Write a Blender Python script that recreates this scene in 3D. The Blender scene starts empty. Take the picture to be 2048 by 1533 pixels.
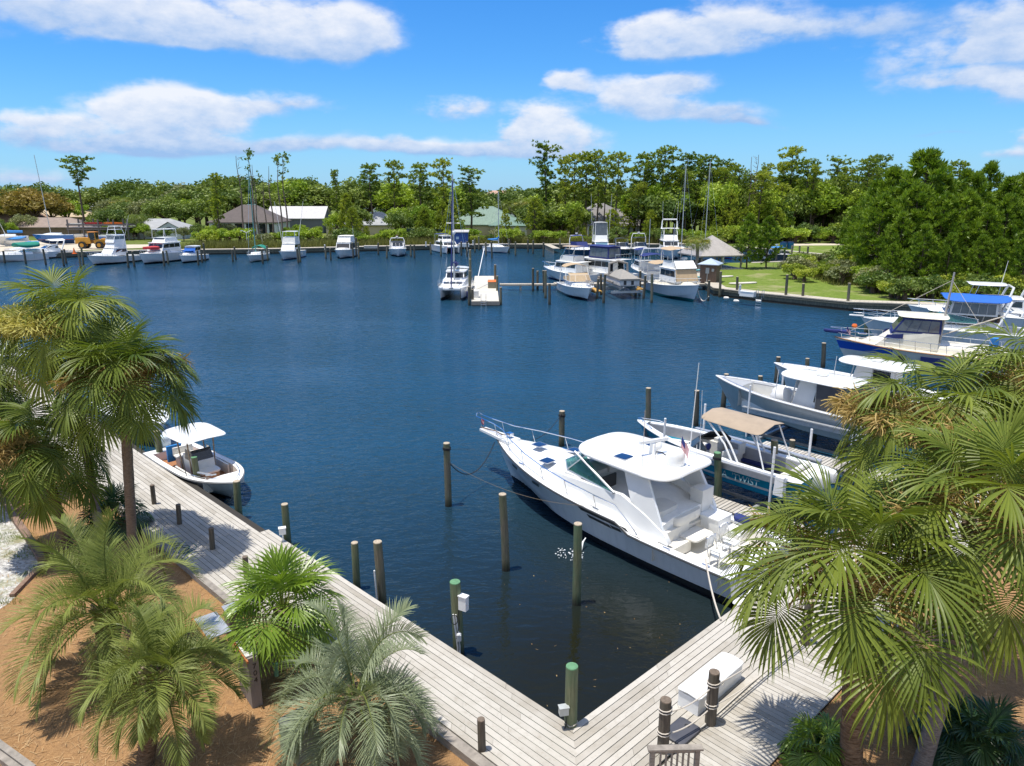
import bpy, math, random
import numpy as np
from mathutils import Vector, Matrix
R = math.radians
SC = bpy.context.scene
COL = SC.collection

# ------------------------------------------------------------------ camera
CAM_H, FPX, HORIZON = 13.5, 1450.0, 383.0          # metres, focal length and horizon row for a 2048 x 1533 frame
PITCH = math.atan((766.5 - HORIZON) / FPX)
cd = bpy.data.cameras.new("camera"); cam = bpy.data.objects.new("camera", cd); COL.objects.link(cam)
cam.location = (0, 0, CAM_H); cam.rotation_euler = (R(90) - PITCH, 0, 0)
cd.sensor_width = 36; cd.lens = FPX / 2048 * 36; cd.clip_start = .1; cd.clip_end = 9000
SC.camera = cam

def at(px, py, z=0.0):
    "point of the level plane z seen at photo pixel px, py"
    v = (py - 766.5) / FPX; X = (px - 1024) / FPX
    f = math.cos(PITCH) - v * math.sin(PITCH); d = math.sin(PITCH) + v * math.cos(PITCH)
    k = (CAM_H - z) / d
    return Vector((X * k, f * k, z))
def on(px, py, Y):
    "point of the upright plane at distance Y seen at photo pixel px, py"
    v = (py - 766.5) / FPX; X = (px - 1024) / FPX
    f = math.cos(PITCH) - v * math.sin(PITCH); d = math.sin(PITCH) + v * math.cos(PITCH)
    k = Y / f
    return Vector((X * k, Y, CAM_H - d * k))

# ------------------------------------------------------------------ sun and sky
SUN_EL, SUN_AZ = R(79), R(-104)       # azimuth measured from +Y towards +X
sdir = Vector((math.sin(SUN_AZ) * math.cos(SUN_EL), math.cos(SUN_AZ) * math.cos(SUN_EL), math.sin(SUN_EL)))
sl = bpy.data.lights.new("sun", 'SUN'); sl.energy = 4.4; sl.angle = R(.53); sl.color = (1, .955, .88)
so = bpy.data.objects.new("sun", sl); COL.objects.link(so); so.rotation_euler = sdir.to_track_quat('Z', 'Y').to_euler()
so.location = (0, 0, 60)
SC.view_settings.view_transform = 'Standard'; SC.view_settings.look = 'None'
SC.view_settings.exposure = .38; SC.view_settings.gamma = 1
SC.cycles.use_denoising = True
SC.cycles.max_bounces = 6; SC.cycles.transparent_max_bounces = 6; SC.cycles.transmission_bounces = 3
SC.cycles.caustics_reflective = False; SC.cycles.caustics_refractive = False

W = bpy.data.worlds.new("World"); SC.world = W; W.use_nodes = True
wn, wl = W.node_tree.nodes, W.node_tree.links
for n in list(wn): wn.remove(n)
def wmath(op, a, b=None, c=None, clamp=False):
    n = wn.new('ShaderNodeMath'); n.operation = op; n.use_clamp = clamp
    for i, x in enumerate((a, b, c)):
        if x is None: continue
        if isinstance(x, (int, float)): n.inputs[i].default_value = x
        else: wl.new(x, n.inputs[i])
    return n.outputs[0]
def wmix(fac, a, b, bt='MIX'):
    n = wn.new('ShaderNodeMixRGB'); n.blend_type = bt
    for i, x in enumerate((fac, a, b)):
        if isinstance(x, (int, float)): n.inputs[i].default_value = x
        elif isinstance(x, tuple): n.inputs[i].default_value = (*x, 1)
        else: wl.new(x, n.inputs[i])
    return n.outputs[0]
sky = wn.new('ShaderNodeTexSky'); sky.sky_type = 'NISHITA'; sky.sun_disc = False
sky.sun_elevation = SUN_EL; sky.sun_rotation = SUN_AZ; sky.air_density = 1.0; sky.dust_density = .3; sky.ozone_density = 2.2
tc = wn.new('ShaderNodeTexCoord'); sep = wn.new('ShaderNodeSeparateXYZ'); wl.new(tc.outputs['Generated'], sep.inputs[0])
az = wmath('ARCTAN2', sep.outputs[0], sep.outputs[1]); el = wmath('ARCSINE', sep.outputs[2])
# deep clear blue overhead, paler towards the horizon
k = wmath('POWER', wmath('DIVIDE', wmath('MAXIMUM', el, 0.0), R(30), clamp=True), .75)
tintc = wmix(k, (.47, .84, 1.22), (.125, .72, 1.40))
skyc = wmix(1.0, sky.outputs[0], tintc, 'MULTIPLY')
# cumulus: soft ellipses in azimuth / elevation, their edges broken by noise
comb = wn.new('ShaderNodeCombineXYZ'); wl.new(wmath('MULTIPLY', az, 1.0), comb.inputs[0]); wl.new(wmath('MULTIPLY', el, 1.9), comb.inputs[1])
def wnoise(scale, detail, rough, off=0.0):
    n = wn.new('ShaderNodeTexNoise'); n.inputs['Scale'].default_value = scale; n.inputs['Detail'].default_value = detail
    n.inputs['Roughness'].default_value = rough
    m = wn.new('ShaderNodeMapping'); m.inputs['Location'].default_value = (off, off * .7, 0); wl.new(comb.outputs[0], m.inputs[0]); wl.new(m.outputs[0], n.inputs['Vector'])
    return n.outputs['Fac']
nA, nB, nC = wnoise(13, 4, .58, 2.3), wnoise(30, 5, .6, 7.1), wnoise(5.5, 3, .58, 5.5)
azw = wmath('ADD', az, wmath('MULTIPLY', wmath('SUBTRACT', nA, .5), .10)); elw = wmath('ADD', el, wmath('MULTIPLY', wmath('SUBTRACT', nC, .5), .05))
def dirof(px, py):
    v = on(px, py, 1.0) - Vector((0, 0, CAM_H)); v.normalize()
    return math.atan2(v.x, v.y), math.asin(v.z)
CLOUDS = [  # px, py, half width, half height, strength, whiteness
    (470, 40, 300, 62, 1.0, .95), (690, 72, 120, 38, 1.0, 1.0), (150, 25, 220, 42, .5, .7), (520, 85, 240, 24, .75, .75),
    (310, 238, 150, 52, 1.0, 1.0), (385, 218, 130, 36, .9, 1.0), (90, 250, 80, 30, .95, 1.0), (570, 205, 120, 26, .62, .8), (330, 292, 260, 20, .7, .5),
    (640, 282, 180, 20, .66, .7), (850, 288, 130, 18, .72, .9), (925, 218, 90, 24, .75, .95), (960, 300, 200, 16, .7, .6),
    (1085, 245, 85, 40, 1.0, 1.0), (1110, 280, 140, 28, .95, .9), (1145, 168, 55, 26, 1.0, 1.0), (1270, 200, 120, 36, .95, .95),
    (1365, 168, 85, 24, .75, .8), (1430, 228, 130, 22, .75, .7), (1500, 250, 75, 12, .4, .5),
    (1290, 72, 105, 36, .95, 1.0), (1480, 45, 170, 46, .9, .9), (1360, 100, 140, 26, .6, .8), (1760, 48, 190, 34, .45, .65),
    (1950, 108, 230, 36, .72, .8), (1960, 160, 160, 20, .66, .85), (2010, 40, 70, 46, .6, .8), (2048, 175, 50, 24, .9, .95), (2045, 275, 30, 16, .7, .9),
    (2040, 310, 60, 14, .6, .8), (60, 345, 130, 16, .5, .7), (1880, 270, 90, 9, .28, .3)]
dens = None; lit = None
vec = wn.new('ShaderNodeCombineXYZ'); wl.new(azw, vec.inputs[0]); wl.new(elw, vec.inputs[1])
for px, py, rx, ry, a, w in CLOUDS:
    a0, e0 = dirof(px, py); ra = rx / FPX * .98; re = ry / FPX * 1.06; a = .38 + .62 * a
    m = wn.new('ShaderNodeMapping'); m.inputs['Scale'].default_value = (1 / ra, 1 / re, 0); m.inputs['Location'].default_value = (-a0 / ra, -e0 / re, 0); wl.new(vec.outputs[0], m.inputs[0])
    ln = wn.new('ShaderNodeVectorMath'); ln.operation = 'LENGTH'; wl.new(m.outputs[0], ln.inputs[0])
    sp = wn.new('ShaderNodeSeparateXYZ'); wl.new(m.outputs[0], sp.inputs[0])
    f = wmath('MAXIMUM', wmath('MULTIPLY_ADD', ln.outputs['Value'], -1.12 * a, 1.34 * a), 0.0)
    # upper side white, base greyer: a cloud's base lies in its own shade
    g = wmath('MULTIPLY', f, wmath('MULTIPLY_ADD', sp.outputs[1], .34 * w, .62 * w, clamp=True))
    dens = f if dens is None else wmath('ADD', dens, f)
    lit = g if lit is None else wmath('ADD', lit, g)
shade = wmath('DIVIDE', lit, wmath('MAXIMUM', dens, .01))
# billows: coarse and fine noise eat into the soft ellipses
bil = wmath('ADD', wmath('MULTIPLY_ADD', nA, 1.5, -.75), wmath('MULTIPLY_ADD', nB, 1.0, -.5))
dn = wmath('ADD', wmath('MINIMUM', dens, 1.0), bil)
mr = wn.new('ShaderNodeMapRange'); mr.interpolation_type = 'SMOOTHSTEP'; wl.new(dn, mr.inputs[0])
mr.inputs[1].default_value = .16; mr.inputs[2].default_value = .92; mr.inputs[3].default_value = 0; mr.inputs[4].default_value = .94
cmask = wmath('MULTIPLY', mr.outputs[0], wmath('MULTIPLY_ADD', dens, 1.15, .0, clamp=True))
sh2 = wmath('ADD', wmath('MULTIPLY_ADD', shade, 1.9, -.52), wmath('MULTIPLY_ADD', nB, 1.2, -.58), clamp=True)
cloudc = wmix(sh2, (2.65, 4.1, 6.6), (7.0, 7.2, 7.7))
hz = wmath('POWER', wmath('SUBTRACT', 1.0, wmath('DIVIDE', wmath('MAXIMUM', el, 0.0), R(9), clamp=True)), 1.6)
skyh = wmix(wmath('MULTIPLY', hz, .5), skyc, (3.0, 5.3, 8.6))
final = wmix(cmask, skyh, cloudc)
# broken white cloud added to unseen sky overhead and behind, to whiten fill light
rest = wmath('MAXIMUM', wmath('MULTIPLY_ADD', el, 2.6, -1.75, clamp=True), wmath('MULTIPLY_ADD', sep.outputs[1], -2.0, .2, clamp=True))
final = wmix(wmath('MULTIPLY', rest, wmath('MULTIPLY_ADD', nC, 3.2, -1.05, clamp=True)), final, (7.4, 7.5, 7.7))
W.cycles.sampling_method = 'MANUAL'; W.cycles.sample_map_resolution = 256
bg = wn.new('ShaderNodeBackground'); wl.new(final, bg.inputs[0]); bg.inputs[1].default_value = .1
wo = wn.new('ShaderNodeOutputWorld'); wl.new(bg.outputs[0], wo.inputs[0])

# ------------------------------------------------------------------ slip axes: s runs up the left boardwalk, t along the right one
CRN = at(1145, 1453, .9)
SU = Vector((math.cos(R(133.5)), math.sin(R(133.5)), 0)); SV = Vector((math.cos(R(43.5)), math.sin(R(43.5)), 0))
def st(s, t, z=0.0):
    p = CRN + SU * s + SV * t; return Vector((p.x, p.y, z))
# ------------------------------------------------------------------ mesh and material helpers
class MB:
    "collects shapes into one mesh"
    def __init__(s): s.v = []; s.f = []; s.m = []; s.t = []
    def add(s, vs, fs, m=0, t=.5):
        o = len(s.v); s.v += [tuple(x) for x in vs]; s.f += [tuple(i + o for i in f) for f in fs]; s.m += [m] * len(fs); s.t += [t] * len(fs); return s
    def box(s, c, d, rz=0, m=0, t=.5, taper=1.0):
        x, y, z = d[0] / 2, d[1] / 2, d[2] / 2; ca, sa = math.cos(rz), math.sin(rz); vs = []
        for k in (-1, 1):
            q = taper if k > 0 else 1
            for i, j in ((-1, -1), (1, -1), (1, 1), (-1, 1)):
                a, b = i * x * q, j * y * q; vs.append((c[0] + a * ca - b * sa, c[1] + a * sa + b * ca, c[2] + k * z))
        return s.add(vs, [(3, 2, 1, 0), (4, 5, 6, 7), (0, 1, 5, 4), (1, 2, 6, 5), (2, 3, 7, 6), (3, 0, 4, 7)], m, t)
    def tube(s, pts, r, n=6, m=0, t=.5, cap=True):
        pts = [Vector(p) for p in pts]; rs = r if isinstance(r, (list, tuple)) else [r] * len(pts)
        vs = []; up = None; N = len(pts)
        for i, p in enumerate(pts):
            d = (pts[min(i + 1, N - 1)] - pts[max(i - 1, 0)])
            if d.length < 1e-9: d = Vector((0, 0, 1))
            d.normalize()
            if up is None: up = Vector((0, 0, 1)) if abs(d.z) < .9 else Vector((1, 0, 0))
            x = d.cross(up)
            if x.length < 1e-5: x = d.orthogonal()
            x.normalize(); y = x.cross(d); up = y
            for k in range(n):
                a = 2 * math.pi * k / n; vs.append(p + x * (math.cos(a) * rs[i]) + y * (math.sin(a) * rs[i]))
        fs = [(i * n + k, i * n + (k + 1) % n, (i + 1) * n + (k + 1) % n, (i + 1) * n + k) for i in range(N - 1) for k in range(n)]
        if cap: fs += [tuple(range(n - 1, -1, -1)), tuple(range((N - 1) * n, N * n))]
        return s.add(vs, fs, m, t)
    def loft(s, rings, m=0, t=.5, closed=True, cap0=False, cap1=False):
        n = len(rings[0]); vs = [p for r in rings for p in r]; fs = []
        for i in range(len(rings) - 1):
            for k in range(n if closed else n - 1):
                fs.append((i * n + k, i * n + (k + 1) % n, (i + 1) * n + (k + 1) % n, (i + 1) * n + k))
        if cap0: fs.append(tuple(range(n - 1, -1, -1)))
        if cap1: fs.append(tuple(range((len(rings) - 1) * n, len(rings) * n)))
        return s.add(vs, fs, m, t)
    def lathe(s, c, prof, n=12, m=0, t=.5):
        return s.loft([[(c[0] + r * math.cos(2 * math.pi * k / n), c[1] + r * math.sin(2 * math.pi * k / n), c[2] + z) for k in range(n)] for r, z in prof], m, t, cap0=True, cap1=True)
    def ball(s, c, r, n=12, m=0, t=.5, squash=(1, 1, 1), jit=0, rng=None):
        rings = []
        for i in range(1, n // 2):
            a = math.pi * i / (n // 2); rr = []
            for k in range(n):
                b = 2 * math.pi * k / n; j = 1 + (rng.uniform(-jit, jit) if rng else 0)
                rr.append((c[0] + r * j * squash[0] * math.sin(a) * math.cos(b), c[1] + r * j * squash[1] * math.sin(a) * math.sin(b), c[2] - r * j * squash[2] * math.cos(a)))
            rings.append(rr)
        return s.loft(rings, m, t, cap0=True, cap1=True)
    def slab(s, A, B, C, D, th, m=0, t=.5):
        "quad A B C D (counter-clockwise from outside) thickened outwards"
        A, B, C, D = map(Vector, (A, B, C, D)); n = (C - A).cross(D - B); n.normalize(); o = n * th
        return s.add([A, B, C, D, A + o, B + o, C + o, D + o], [(3, 2, 1, 0), (4, 5, 6, 7), (0, 1, 5, 4), (1, 2, 6, 5), (2, 3, 7, 6), (3, 0, 4, 7)], m, t)
    def poly(s, pts, z0, z1, m=0, t=.5):
        "level outline (counter-clockwise) from z0 up to z1"
        n = len(pts); vs = [(p[0], p[1], z0) for p in pts] + [(p[0], p[1], z1) for p in pts]
        return s.add(vs, [tuple(range(n - 1, -1, -1)), tuple(range(n, 2 * n))] + [(i, (i + 1) % n, (i + 1) % n + n, i + n) for i in range(n)], m, t)
    def rslab(s, x0, x1, h0, h1, z, th, camber=0, e=4, n=32, m=0, slope=0, t=.5):
        "rounded level slab: half width h0 at x0, h1 at x1"
        xc, a = (x0 + x1) / 2, (x1 - x0) / 2
        def ring(sc, zz, cam):
            out = []
            for k in range(n):
                q = 2 * math.pi * k / n; c_, s_ = math.cos(q), math.sin(q)
                x = xc + a * sc * math.copysign(abs(c_) ** (2 / e), c_); f = (x - x0) / (x1 - x0); hw = h0 + (h1 - h0) * f
                y = hw * sc * math.copysign(abs(s_) ** (2 / e), s_)
                out.append((x, y, zz + cam * (1 - (y / max(h0, h1)) ** 2) + slope * (x - xc)))
            return out
        rings = [ring(.2, z, camber), ring(.94, z, camber), ring(.99, z + th * .15, camber), ring(1, z + th * .5, camber), ring(.99, z + th * .85, camber), ring(.95, z + th, camber), ring(.7, z + th, camber), ring(.35, z + th, camber), ring(.08, z + th, camber)]
        return s.loft(rings, m, t, cap0=True, cap1=True)
    def build(s, name, mats, parent=None, smooth=38, loc=None):
        me = bpy.data.meshes.new(name); me.from_pydata(s.v, [], s.f)
        if not isinstance(mats, (list, tuple)): mats = [mats]
        for x in mats: me.materials.append(x)
        me.polygons.foreach_set('material_index', s.m); me.polygons.foreach_set('use_smooth', [smooth > 0] * len(s.f))
        at_ = me.attributes.new('tint', 'FLOAT', 'FACE'); at_.data.foreach_set('value', s.t)
        me.update()
        if smooth > 0: me.set_sharp_from_angle(angle=R(smooth))
        o = bpy.data.objects.new(name, me); COL.objects.link(o)
        if parent is not None: o.parent = parent
        if loc is not None: o.location = loc
        return o
def quads(name, V, tint, mat, parent=None, mats_i=None):
    "many loose quads (N,4,3) as one mesh object"
    V = np.asarray(V, dtype=np.float32); N = len(V); me = bpy.data.meshes.new(name)
    me.vertices.add(4 * N); me.vertices.foreach_set('co', V.reshape(-1)); me.loops.add(4 * N); me.loops.foreach_set('vertex_index', np.arange(4 * N, dtype=np.int32))
    me.polygons.add(N); me.polygons.foreach_set('loop_start', np.arange(N, dtype=np.int32) * 4)
    try: me.polygons.foreach_set('loop_total', np.full(N, 4, dtype=np.int32))
    except Exception: pass
    mats = mat if isinstance(mat, (list, tuple)) else [mat]
    for x in mats: me.materials.append(x)
    if mats_i is not None: me.polygons.foreach_set('material_index', np.asarray(mats_i, dtype=np.int32))
    a = me.attributes.new('tint', 'FLOAT', 'FACE'); a.data.foreach_set('value', np.asarray(tint, dtype=np.float32))
    me.update(calc_edges=True); me.validate()
    o = bpy.data.objects.new(name, me); COL.objects.link(o)
    if parent is not None: o.parent = parent
    return o
def tag(o, label=None, cat=None, group=None, kind=None):
    if label: o['label'] = label
    if cat: o['category'] = cat
    if group: o['group'] = group
    if kind: o['kind'] = kind
    return o
def thing(name, label, cat, loc=(0, 0, 0), rz=0, group=None):
    o = bpy.data.objects.new(name, None); COL.objects.link(o); o.location = loc; o.rotation_euler = (0, 0, rz); o.empty_display_size = .2
    return tag(o, label, cat, group)
def copy_thing(root, loc, rz=0, sc=1.0, label=None, group=None):
    r = root.copy(); COL.objects.link(r); r.location = loc; r.rotation_euler = (0, 0, rz); r.scale = sc if isinstance(sc, tuple) else (sc, sc, sc)
    if label: r['label'] = label
    if group: r['group'] = group
    for ch in list(root.children):
        c = ch.copy(); COL.objects.link(c); c.parent = r
        for g in list(ch.children):
            d = g.copy(); COL.objects.link(d); d.parent = c
    return r
def text(txt, size, mat, parent, name, loc, rot, ext=.002):
    cu = bpy.data.curves.new(name, 'FONT'); cu.body = txt; cu.size = size; cu.extrude = ext; cu.align_x = 'CENTER'; cu.align_y = 'CENTER'; cu.materials.append(mat)
    tmp = bpy.data.objects.new(name, cu); COL.objects.link(tmp)
    me = bpy.data.meshes.new_from_object(tmp); me.name = name; bpy.data.objects.remove(tmp); bpy.data.curves.remove(cu)
    o = bpy.data.objects.new(name, me); COL.objects.link(o); o.parent = parent; o.location = loc; o.rotation_euler = rot
    return o

class NT:
    "short-hand for building a material's nodes"
    def __init__(s, name):
        s.mat = bpy.data.materials.new(name); s.mat.use_nodes = True; s.n = s.mat.node_tree.nodes; s.l = s.mat.node_tree.links
        s.b = s.n['Principled BSDF']; s.out = s.n['Material Output']; s.tc = s.n.new('ShaderNodeTexCoord')
    def set(s, sock, x):
        if isinstance(x, bpy.types.NodeSocket): s.l.new(x, sock)
        elif isinstance(x, tuple) and len(x) == 3 and sock.type == 'RGBA': sock.default_value = (*x, 1)
        else: sock.default_value = x
    def p(s, **k):
        for a, x in k.items(): s.set(s.b.inputs[a.replace('_', ' ')], x)
        return s
    def coords(s, scale=(1, 1, 1), kind='Object', loc=(0, 0, 0), rot=(0, 0, 0)):
        m = s.n.new('ShaderNodeMapping'); m.inputs['Scale'].default_value = scale; m.inputs['Location'].default_value = loc; m.inputs['Rotation'].default_value = rot
        s.l.new(s.tc.outputs[kind], m.inputs[0]); return m.outputs[0]
    def noise(s, vec, scale=5, detail=4, rough=.55, dist=0):
        n = s.n.new('ShaderNodeTexNoise'); s.set(n.inputs['Vector'], vec); n.inputs['Scale'].default_value = scale; n.inputs['Detail'].default_value = detail
        n.inputs['Roughness'].default_value = rough; n.inputs['Distortion'].default_value = dist; return n.outputs['Fac']
    def voro(s, vec, scale=5, out='Distance', feat='F1'):
        n = s.n.new('ShaderNodeTexVoronoi'); n.feature = feat; s.set(n.inputs['Vector'], vec); n.inputs['Scale'].default_value = scale; return n.outputs[out]
    def mth(s, op, a, b=None, c=None, clamp=False):
        n = s.n.new('ShaderNodeMath'); n.operation = op; n.use_clamp = clamp
        for i, x in enumerate((a, b, c)):
            if x is not None: s.set(n.inputs[i], x)
        return n.outputs[0]
    def rmp(s, f, a, b, c=0., d=1.):
        n = s.n.new('ShaderNodeMapRange'); s.set(n.inputs[0], f)
        for i, x in zip((1, 2, 3, 4), (a, b, c, d)): n.inputs[i].default_value = x
        return n.outputs[0]
    def mix(s, f, a, b, bt='MIX'):
        n = s.n.new('ShaderNodeMixRGB'); n.blend_type = bt; s.set(n.inputs[0], f); s.set(n.inputs[1], a); s.set(n.inputs[2], b); return n.outputs[0]
    def bump(s, h, strength=.3, dist=.02):
        n = s.n.new('ShaderNodeBump'); n.inputs['Strength'].default_value = strength; n.inputs['Distance'].default_value = dist; s.l.new(h, n.inputs['Height'])
        s.l.new(n.outputs[0], s.b.inputs['Normal']); return n.outputs[0]
    def attr(s, name='tint'):
        n = s.n.new('ShaderNodeAttribute'); n.attribute_name = name; return n.outputs['Fac']
    def xyz(s, vec):
        n = s.n.new('ShaderNodeSeparateXYZ'); s.l.new(vec, n.inputs[0]); return n.outputs
    def rnd(s): return s.n.new('ShaderNodeObjectInfo').outputs['Random']
def mul(c, k): return tuple(min(1, x * k) for x in c)
MC = {}
def mat(name, col, rough=.5, var=.12, scale=3, bump=0, bscale=30, metal=0, stretch=(1, 1, 1), spec=.5, coat=0):
    if name in MC: return MC[name]
    t = NT(name); f = t.noise(t.coords(stretch), scale, 6, .6)
    c = t.mix(t.rmp(f, .3, .7), mul(col, 1 - var), mul(col, 1 + var)); t.p(Base_Color=c, Roughness=rough, Metallic=metal)
    t.b.inputs['Specular IOR Level'].default_value = spec; t.b.inputs['Coat Weight'].default_value = coat
    t.set(t.b.inputs['Roughness'], t.rmp(f, .2, .8, max(.02, rough - .07), min(1, rough + .07)))
    if bump: t.bump(t.noise(t.coords(stretch), bscale, 5, .6), bump, .02)
    MC[name] = t.mat; return t.mat
def hullmat(name, col, bottom, stripe=None, zb=.1, zs=.2, rough=.18, stripe2=None):
    "gelcoat with antifouling below the waterline and a boot stripe; faint streaks run down it"
    if name in MC: return MC[name]
    t = NT(name); z = t.xyz(t.tc.outputs['Object'])[2]
    f = t.noise(t.coords((1.6, 1.6, .12)), 2.5, 5, .6); c = t.mix(t.rmp(f, .45, .8), col, mul(col, .86))
    if stripe: c = t.mix(t.mth('LESS_THAN', z, zs), c, stripe)
    if stripe2: c = t.mix(t.mth('COMPARE', z, stripe2[1], stripe2[2]), c, stripe2[0])
    c = t.mix(t.mth('LESS_THAN', z, zb), c, bottom)
    t.p(Base_Color=c, Roughness=rough); t.b.inputs['Coat Weight'].default_value = .3; t.b.inputs['Coat Roughness'].default_value = .1
    MC[name] = t.mat; return t.mat
def leafmat(name, c1, c2, rough=.45, trans=.35, spec=.4, dead=None):
    t = NT(name); f = t.mth('ADD', t.mth('MULTIPLY', t.attr(), .8), t.mth('MULTIPLY_ADD', t.rnd(), .5, -.15), clamp=True)
    c = t.mix(f, c1, c2)
    if dead: c = t.mix(t.mth('GREATER_THAN', t.attr(), .97), c, dead)
    t.p(Base_Color=c, Roughness=rough); t.b.inputs['Specular IOR Level'].default_value = spec
    tr = t.n.new('ShaderNodeBsdfTranslucent'); t.l.new(t.mix(1., c, (1.25, 1.3, .7), 'MULTIPLY'), tr.inputs[0])
    ms = t.n.new('ShaderNodeMixShader'); ms.inputs[0].default_value = trans; t.l.new(t.b.outputs[0], ms.inputs[1]); t.l.new(tr.outputs[0], ms.inputs[2]); t.l.new(ms.outputs[0], t.out.inputs[0])
    return t.mat
# --- the palette
WHITE = mat('white_gelcoat', (.80, .80, .78), .22, .04, 1.2, coat=.3)
CREAM = mat('cream_gelcoat', (.74, .69, .56), .3, .06, 1.5)
OFFW = mat('aged_white_gelcoat', (.72, .71, .67), .4, .08, 1.2)
NONSK = mat('nonskid_deck', (.78, .78, .76), .6, .05, 4)
GREYD = mat('grey_deck', (.34, .35, .36), .65, .08, 5)
VINYL = mat('white_vinyl', (.74, .71, .64), .45, .06, 3)
STEEL = mat('stainless_steel', (.72, .73, .75), .16, .03, 4, metal=1)
ALU = mat('aluminium', (.52, .53, .54), .42, .08, 6, metal=.6)
PVC = mat('white_pvc', (.78, .78, .77), .35, .05, 3)
BLACK = mat('black_rubber', (.012, .012, .013), .5, .2, 4)
DARK = mat('dark_trim', (.03, .032, .035), .4, .2, 4)
WGLASS = mat('smoked_glass', (.014, .02, .026), .06, .1, 1.2, coat=.5)
TGLASS = mat('green_tinted_glass', (.16, .52, .44), .05, .15, 1.2, coat=.6)
TGLASS.node_tree.nodes['Principled BSDF'].inputs['Transmission Weight'].default_value = .75
HATCH = mat('blue_hatch_glass', (.012, .03, .085), .1, .1, 2, coat=.5)
TAN = mat('tan_canvas', (.42, .31, .19), .85, .1, 3, .15, 60)
TAUPE = mat('taupe_canvas', (.34, .265, .19), .85, .1, 2, .15, 60)
GREYC = mat('grey_canvas', (.27, .25, .22), .85, .1, 3, .15, 60)
NAVY = mat('navy_canvas', (.012, .024, .13), .8, .15, 3, .15, 60)
BLUE = mat('blue_canvas', (.012, .11, .44), .8, .12, 3, .15, 60)
SKYB = mat('light_blue_canvas', (.03, .2, .5), .8, .12, 3, .15, 60)
GREEN = mat('green_canvas', (.005, .19, .13), .8, .15, 3, .15, 60)
RED = mat('red_canvas', (.42, .035, .04), .8, .12, 3)
WCANV = mat('white_canvas', (.76, .75, .72), .8, .06, 2, .3, 8)
TEAK = mat('teak', (.33, .14, .05), .55, .2, 6, stretch=(1, 8, 1))
ROPE = mat('white_rope', (.52, .47, .40), .9, .15, 40)
ROPED = mat('black_rope', (.02, .02, .022), .9, .15, 40)
ORANGE = mat('orange_plastic', (.75, .16, .02), .5, .1, 4)
YELLOWP = mat('loader_yellow', (.55, .26, .02), .5, .15, 3)
CONC = mat('pale_concrete', (.55, .51, .44), .85, .12, 1.5, .2, 40)
GALV = mat('galvanised_box', (.44, .46, .44), .5, .1, 8, metal=.2)
def pile_mat(name, c1, c2, moss):
    t = NT(name); co = t.coords((5, 5, .35)); f = t.noise(co, 4, 8, .65); z = t.xyz(t.tc.outputs['Object'])[2]
    g = t.noise(t.coords((1.2, 1.2, .5)), 1.6, 5, .6)
    c = t.mix(t.rmp(f, .3, .72), c1, c2); c = t.mix(t.rmp(g, .4, .62, 0, .85), c, moss)
    wet = t.rmp(t.mth('ADD', z, t.mth('MULTIPLY', t.noise(t.coords((6, 6, 1)), 2), .5)), .25, .75)
    c = t.mix(wet, (.022, .02, .014), c)
    t.p(Base_Color=c, Roughness=.85); t.bump(f, .6, .03); return t.mat
PILE = pile_mat('weathered_piling', (.10, .088, .06), (.25, .22, .16), (.10, .125, .065))
PILEG = pile_mat('green_treated_piling', (.085, .10, .05), (.24, .245, .14), (.085, .155, .085))
PILEB = pile_mat('dark_far_piling', (.05, .048, .036), (.16, .145, .11), (.06, .07, .05))
PTOP = mat('piling_end_grain', (.40, .33, .24), .9, .3, 20, .3, 60); PTOPG = mat('green_piling_top', (.10, .23, .115), .8, .25, 14, .3, 50)
WOODG = mat('grey_weathered_timber', (.25, .22, .185), .85, .3, 5, .4, 30, stretch=(1, 1, 6))
BARK = mat('pine_bark', (.105, .075, .052), .95, .35, 8, .8, 14, stretch=(1, 1, .35))
SNAGB = mat('dead_bark', (.17, .13, .105), .95, .35, 6, .5, 14, stretch=(1, 1, .3))
# ------------------------------------------------------------------ the setting: water and land
def sheet(name, pts, z, m, skirt=None):
    b = MB(); n = len(pts); b.add([(p[0], p[1], z) for p in pts], [tuple(range(n))])
    if skirt is not None:
        b.add([(p[0], p[1], z) for p in pts] + [(p[0], p[1], skirt) for p in pts], [(i, i + n, (i + 1) % n + n, (i + 1) % n) for i in range(n)])
    o = b.build(name, m, smooth=0)
    return tag(o, kind='structure')
t = NT('harbour_water'); co = t.coords((1, 1, 1)); x, y, z = t.xyz(co)
# calm in the sheltered corner of the slip, wind ripples further out
d = t.mth('SQRT', t.mth('ADD', t.mth('POWER', t.mth('SUBTRACT', x, 2.5), 2.), t.mth('POWER', t.mth('SUBTRACT', y, 18.), 2.)))
amp = t.rmp(d, 2, 16, .20, 1.)
amp = t.mth('MULTIPLY', amp, t.rmp(t.noise(t.coords((.02, .035, 1)), 1.2, 3), .36, .64, .5, 1.25))
n1 = t.noise(t.coords((1.0, 1.9, 1), rot=(0, 0, R(-18))), 1.15, 3, .5, .5)
n2 = t.noise(t.coords((1.0, 2.3, 1), rot=(0, 0, R(12))), 3.1, 3, .55, .4)
n3 = t.noise(t.coords((1, 1, 1)), .42, 2, .5, .8)
h = t.mth('ADD', t.mth('ADD', t.mth('MULTIPLY', n1, .50), t.mth('MULTIPLY', n2, .16)), t.mth('MULTIPLY', n3, .35))
bp = t.n.new('ShaderNodeBump'); bp.inputs['Distance'].default_value = .33; t.l.new(h, bp.inputs['Height']); t.l.new(amp, bp.inputs['Strength']); t.l.new(bp.outputs[0], t.b.inputs['Normal'])
deep = t.mix(t.rmp(d, 2, 22), (.011, .012, .006), (.010, .047, .086))
t.p(Base_Color=deep, Roughness=.05, IOR=1.333); t.b.inputs['Specular IOR Level'].default_value = .5
WATER = t.mat
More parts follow.
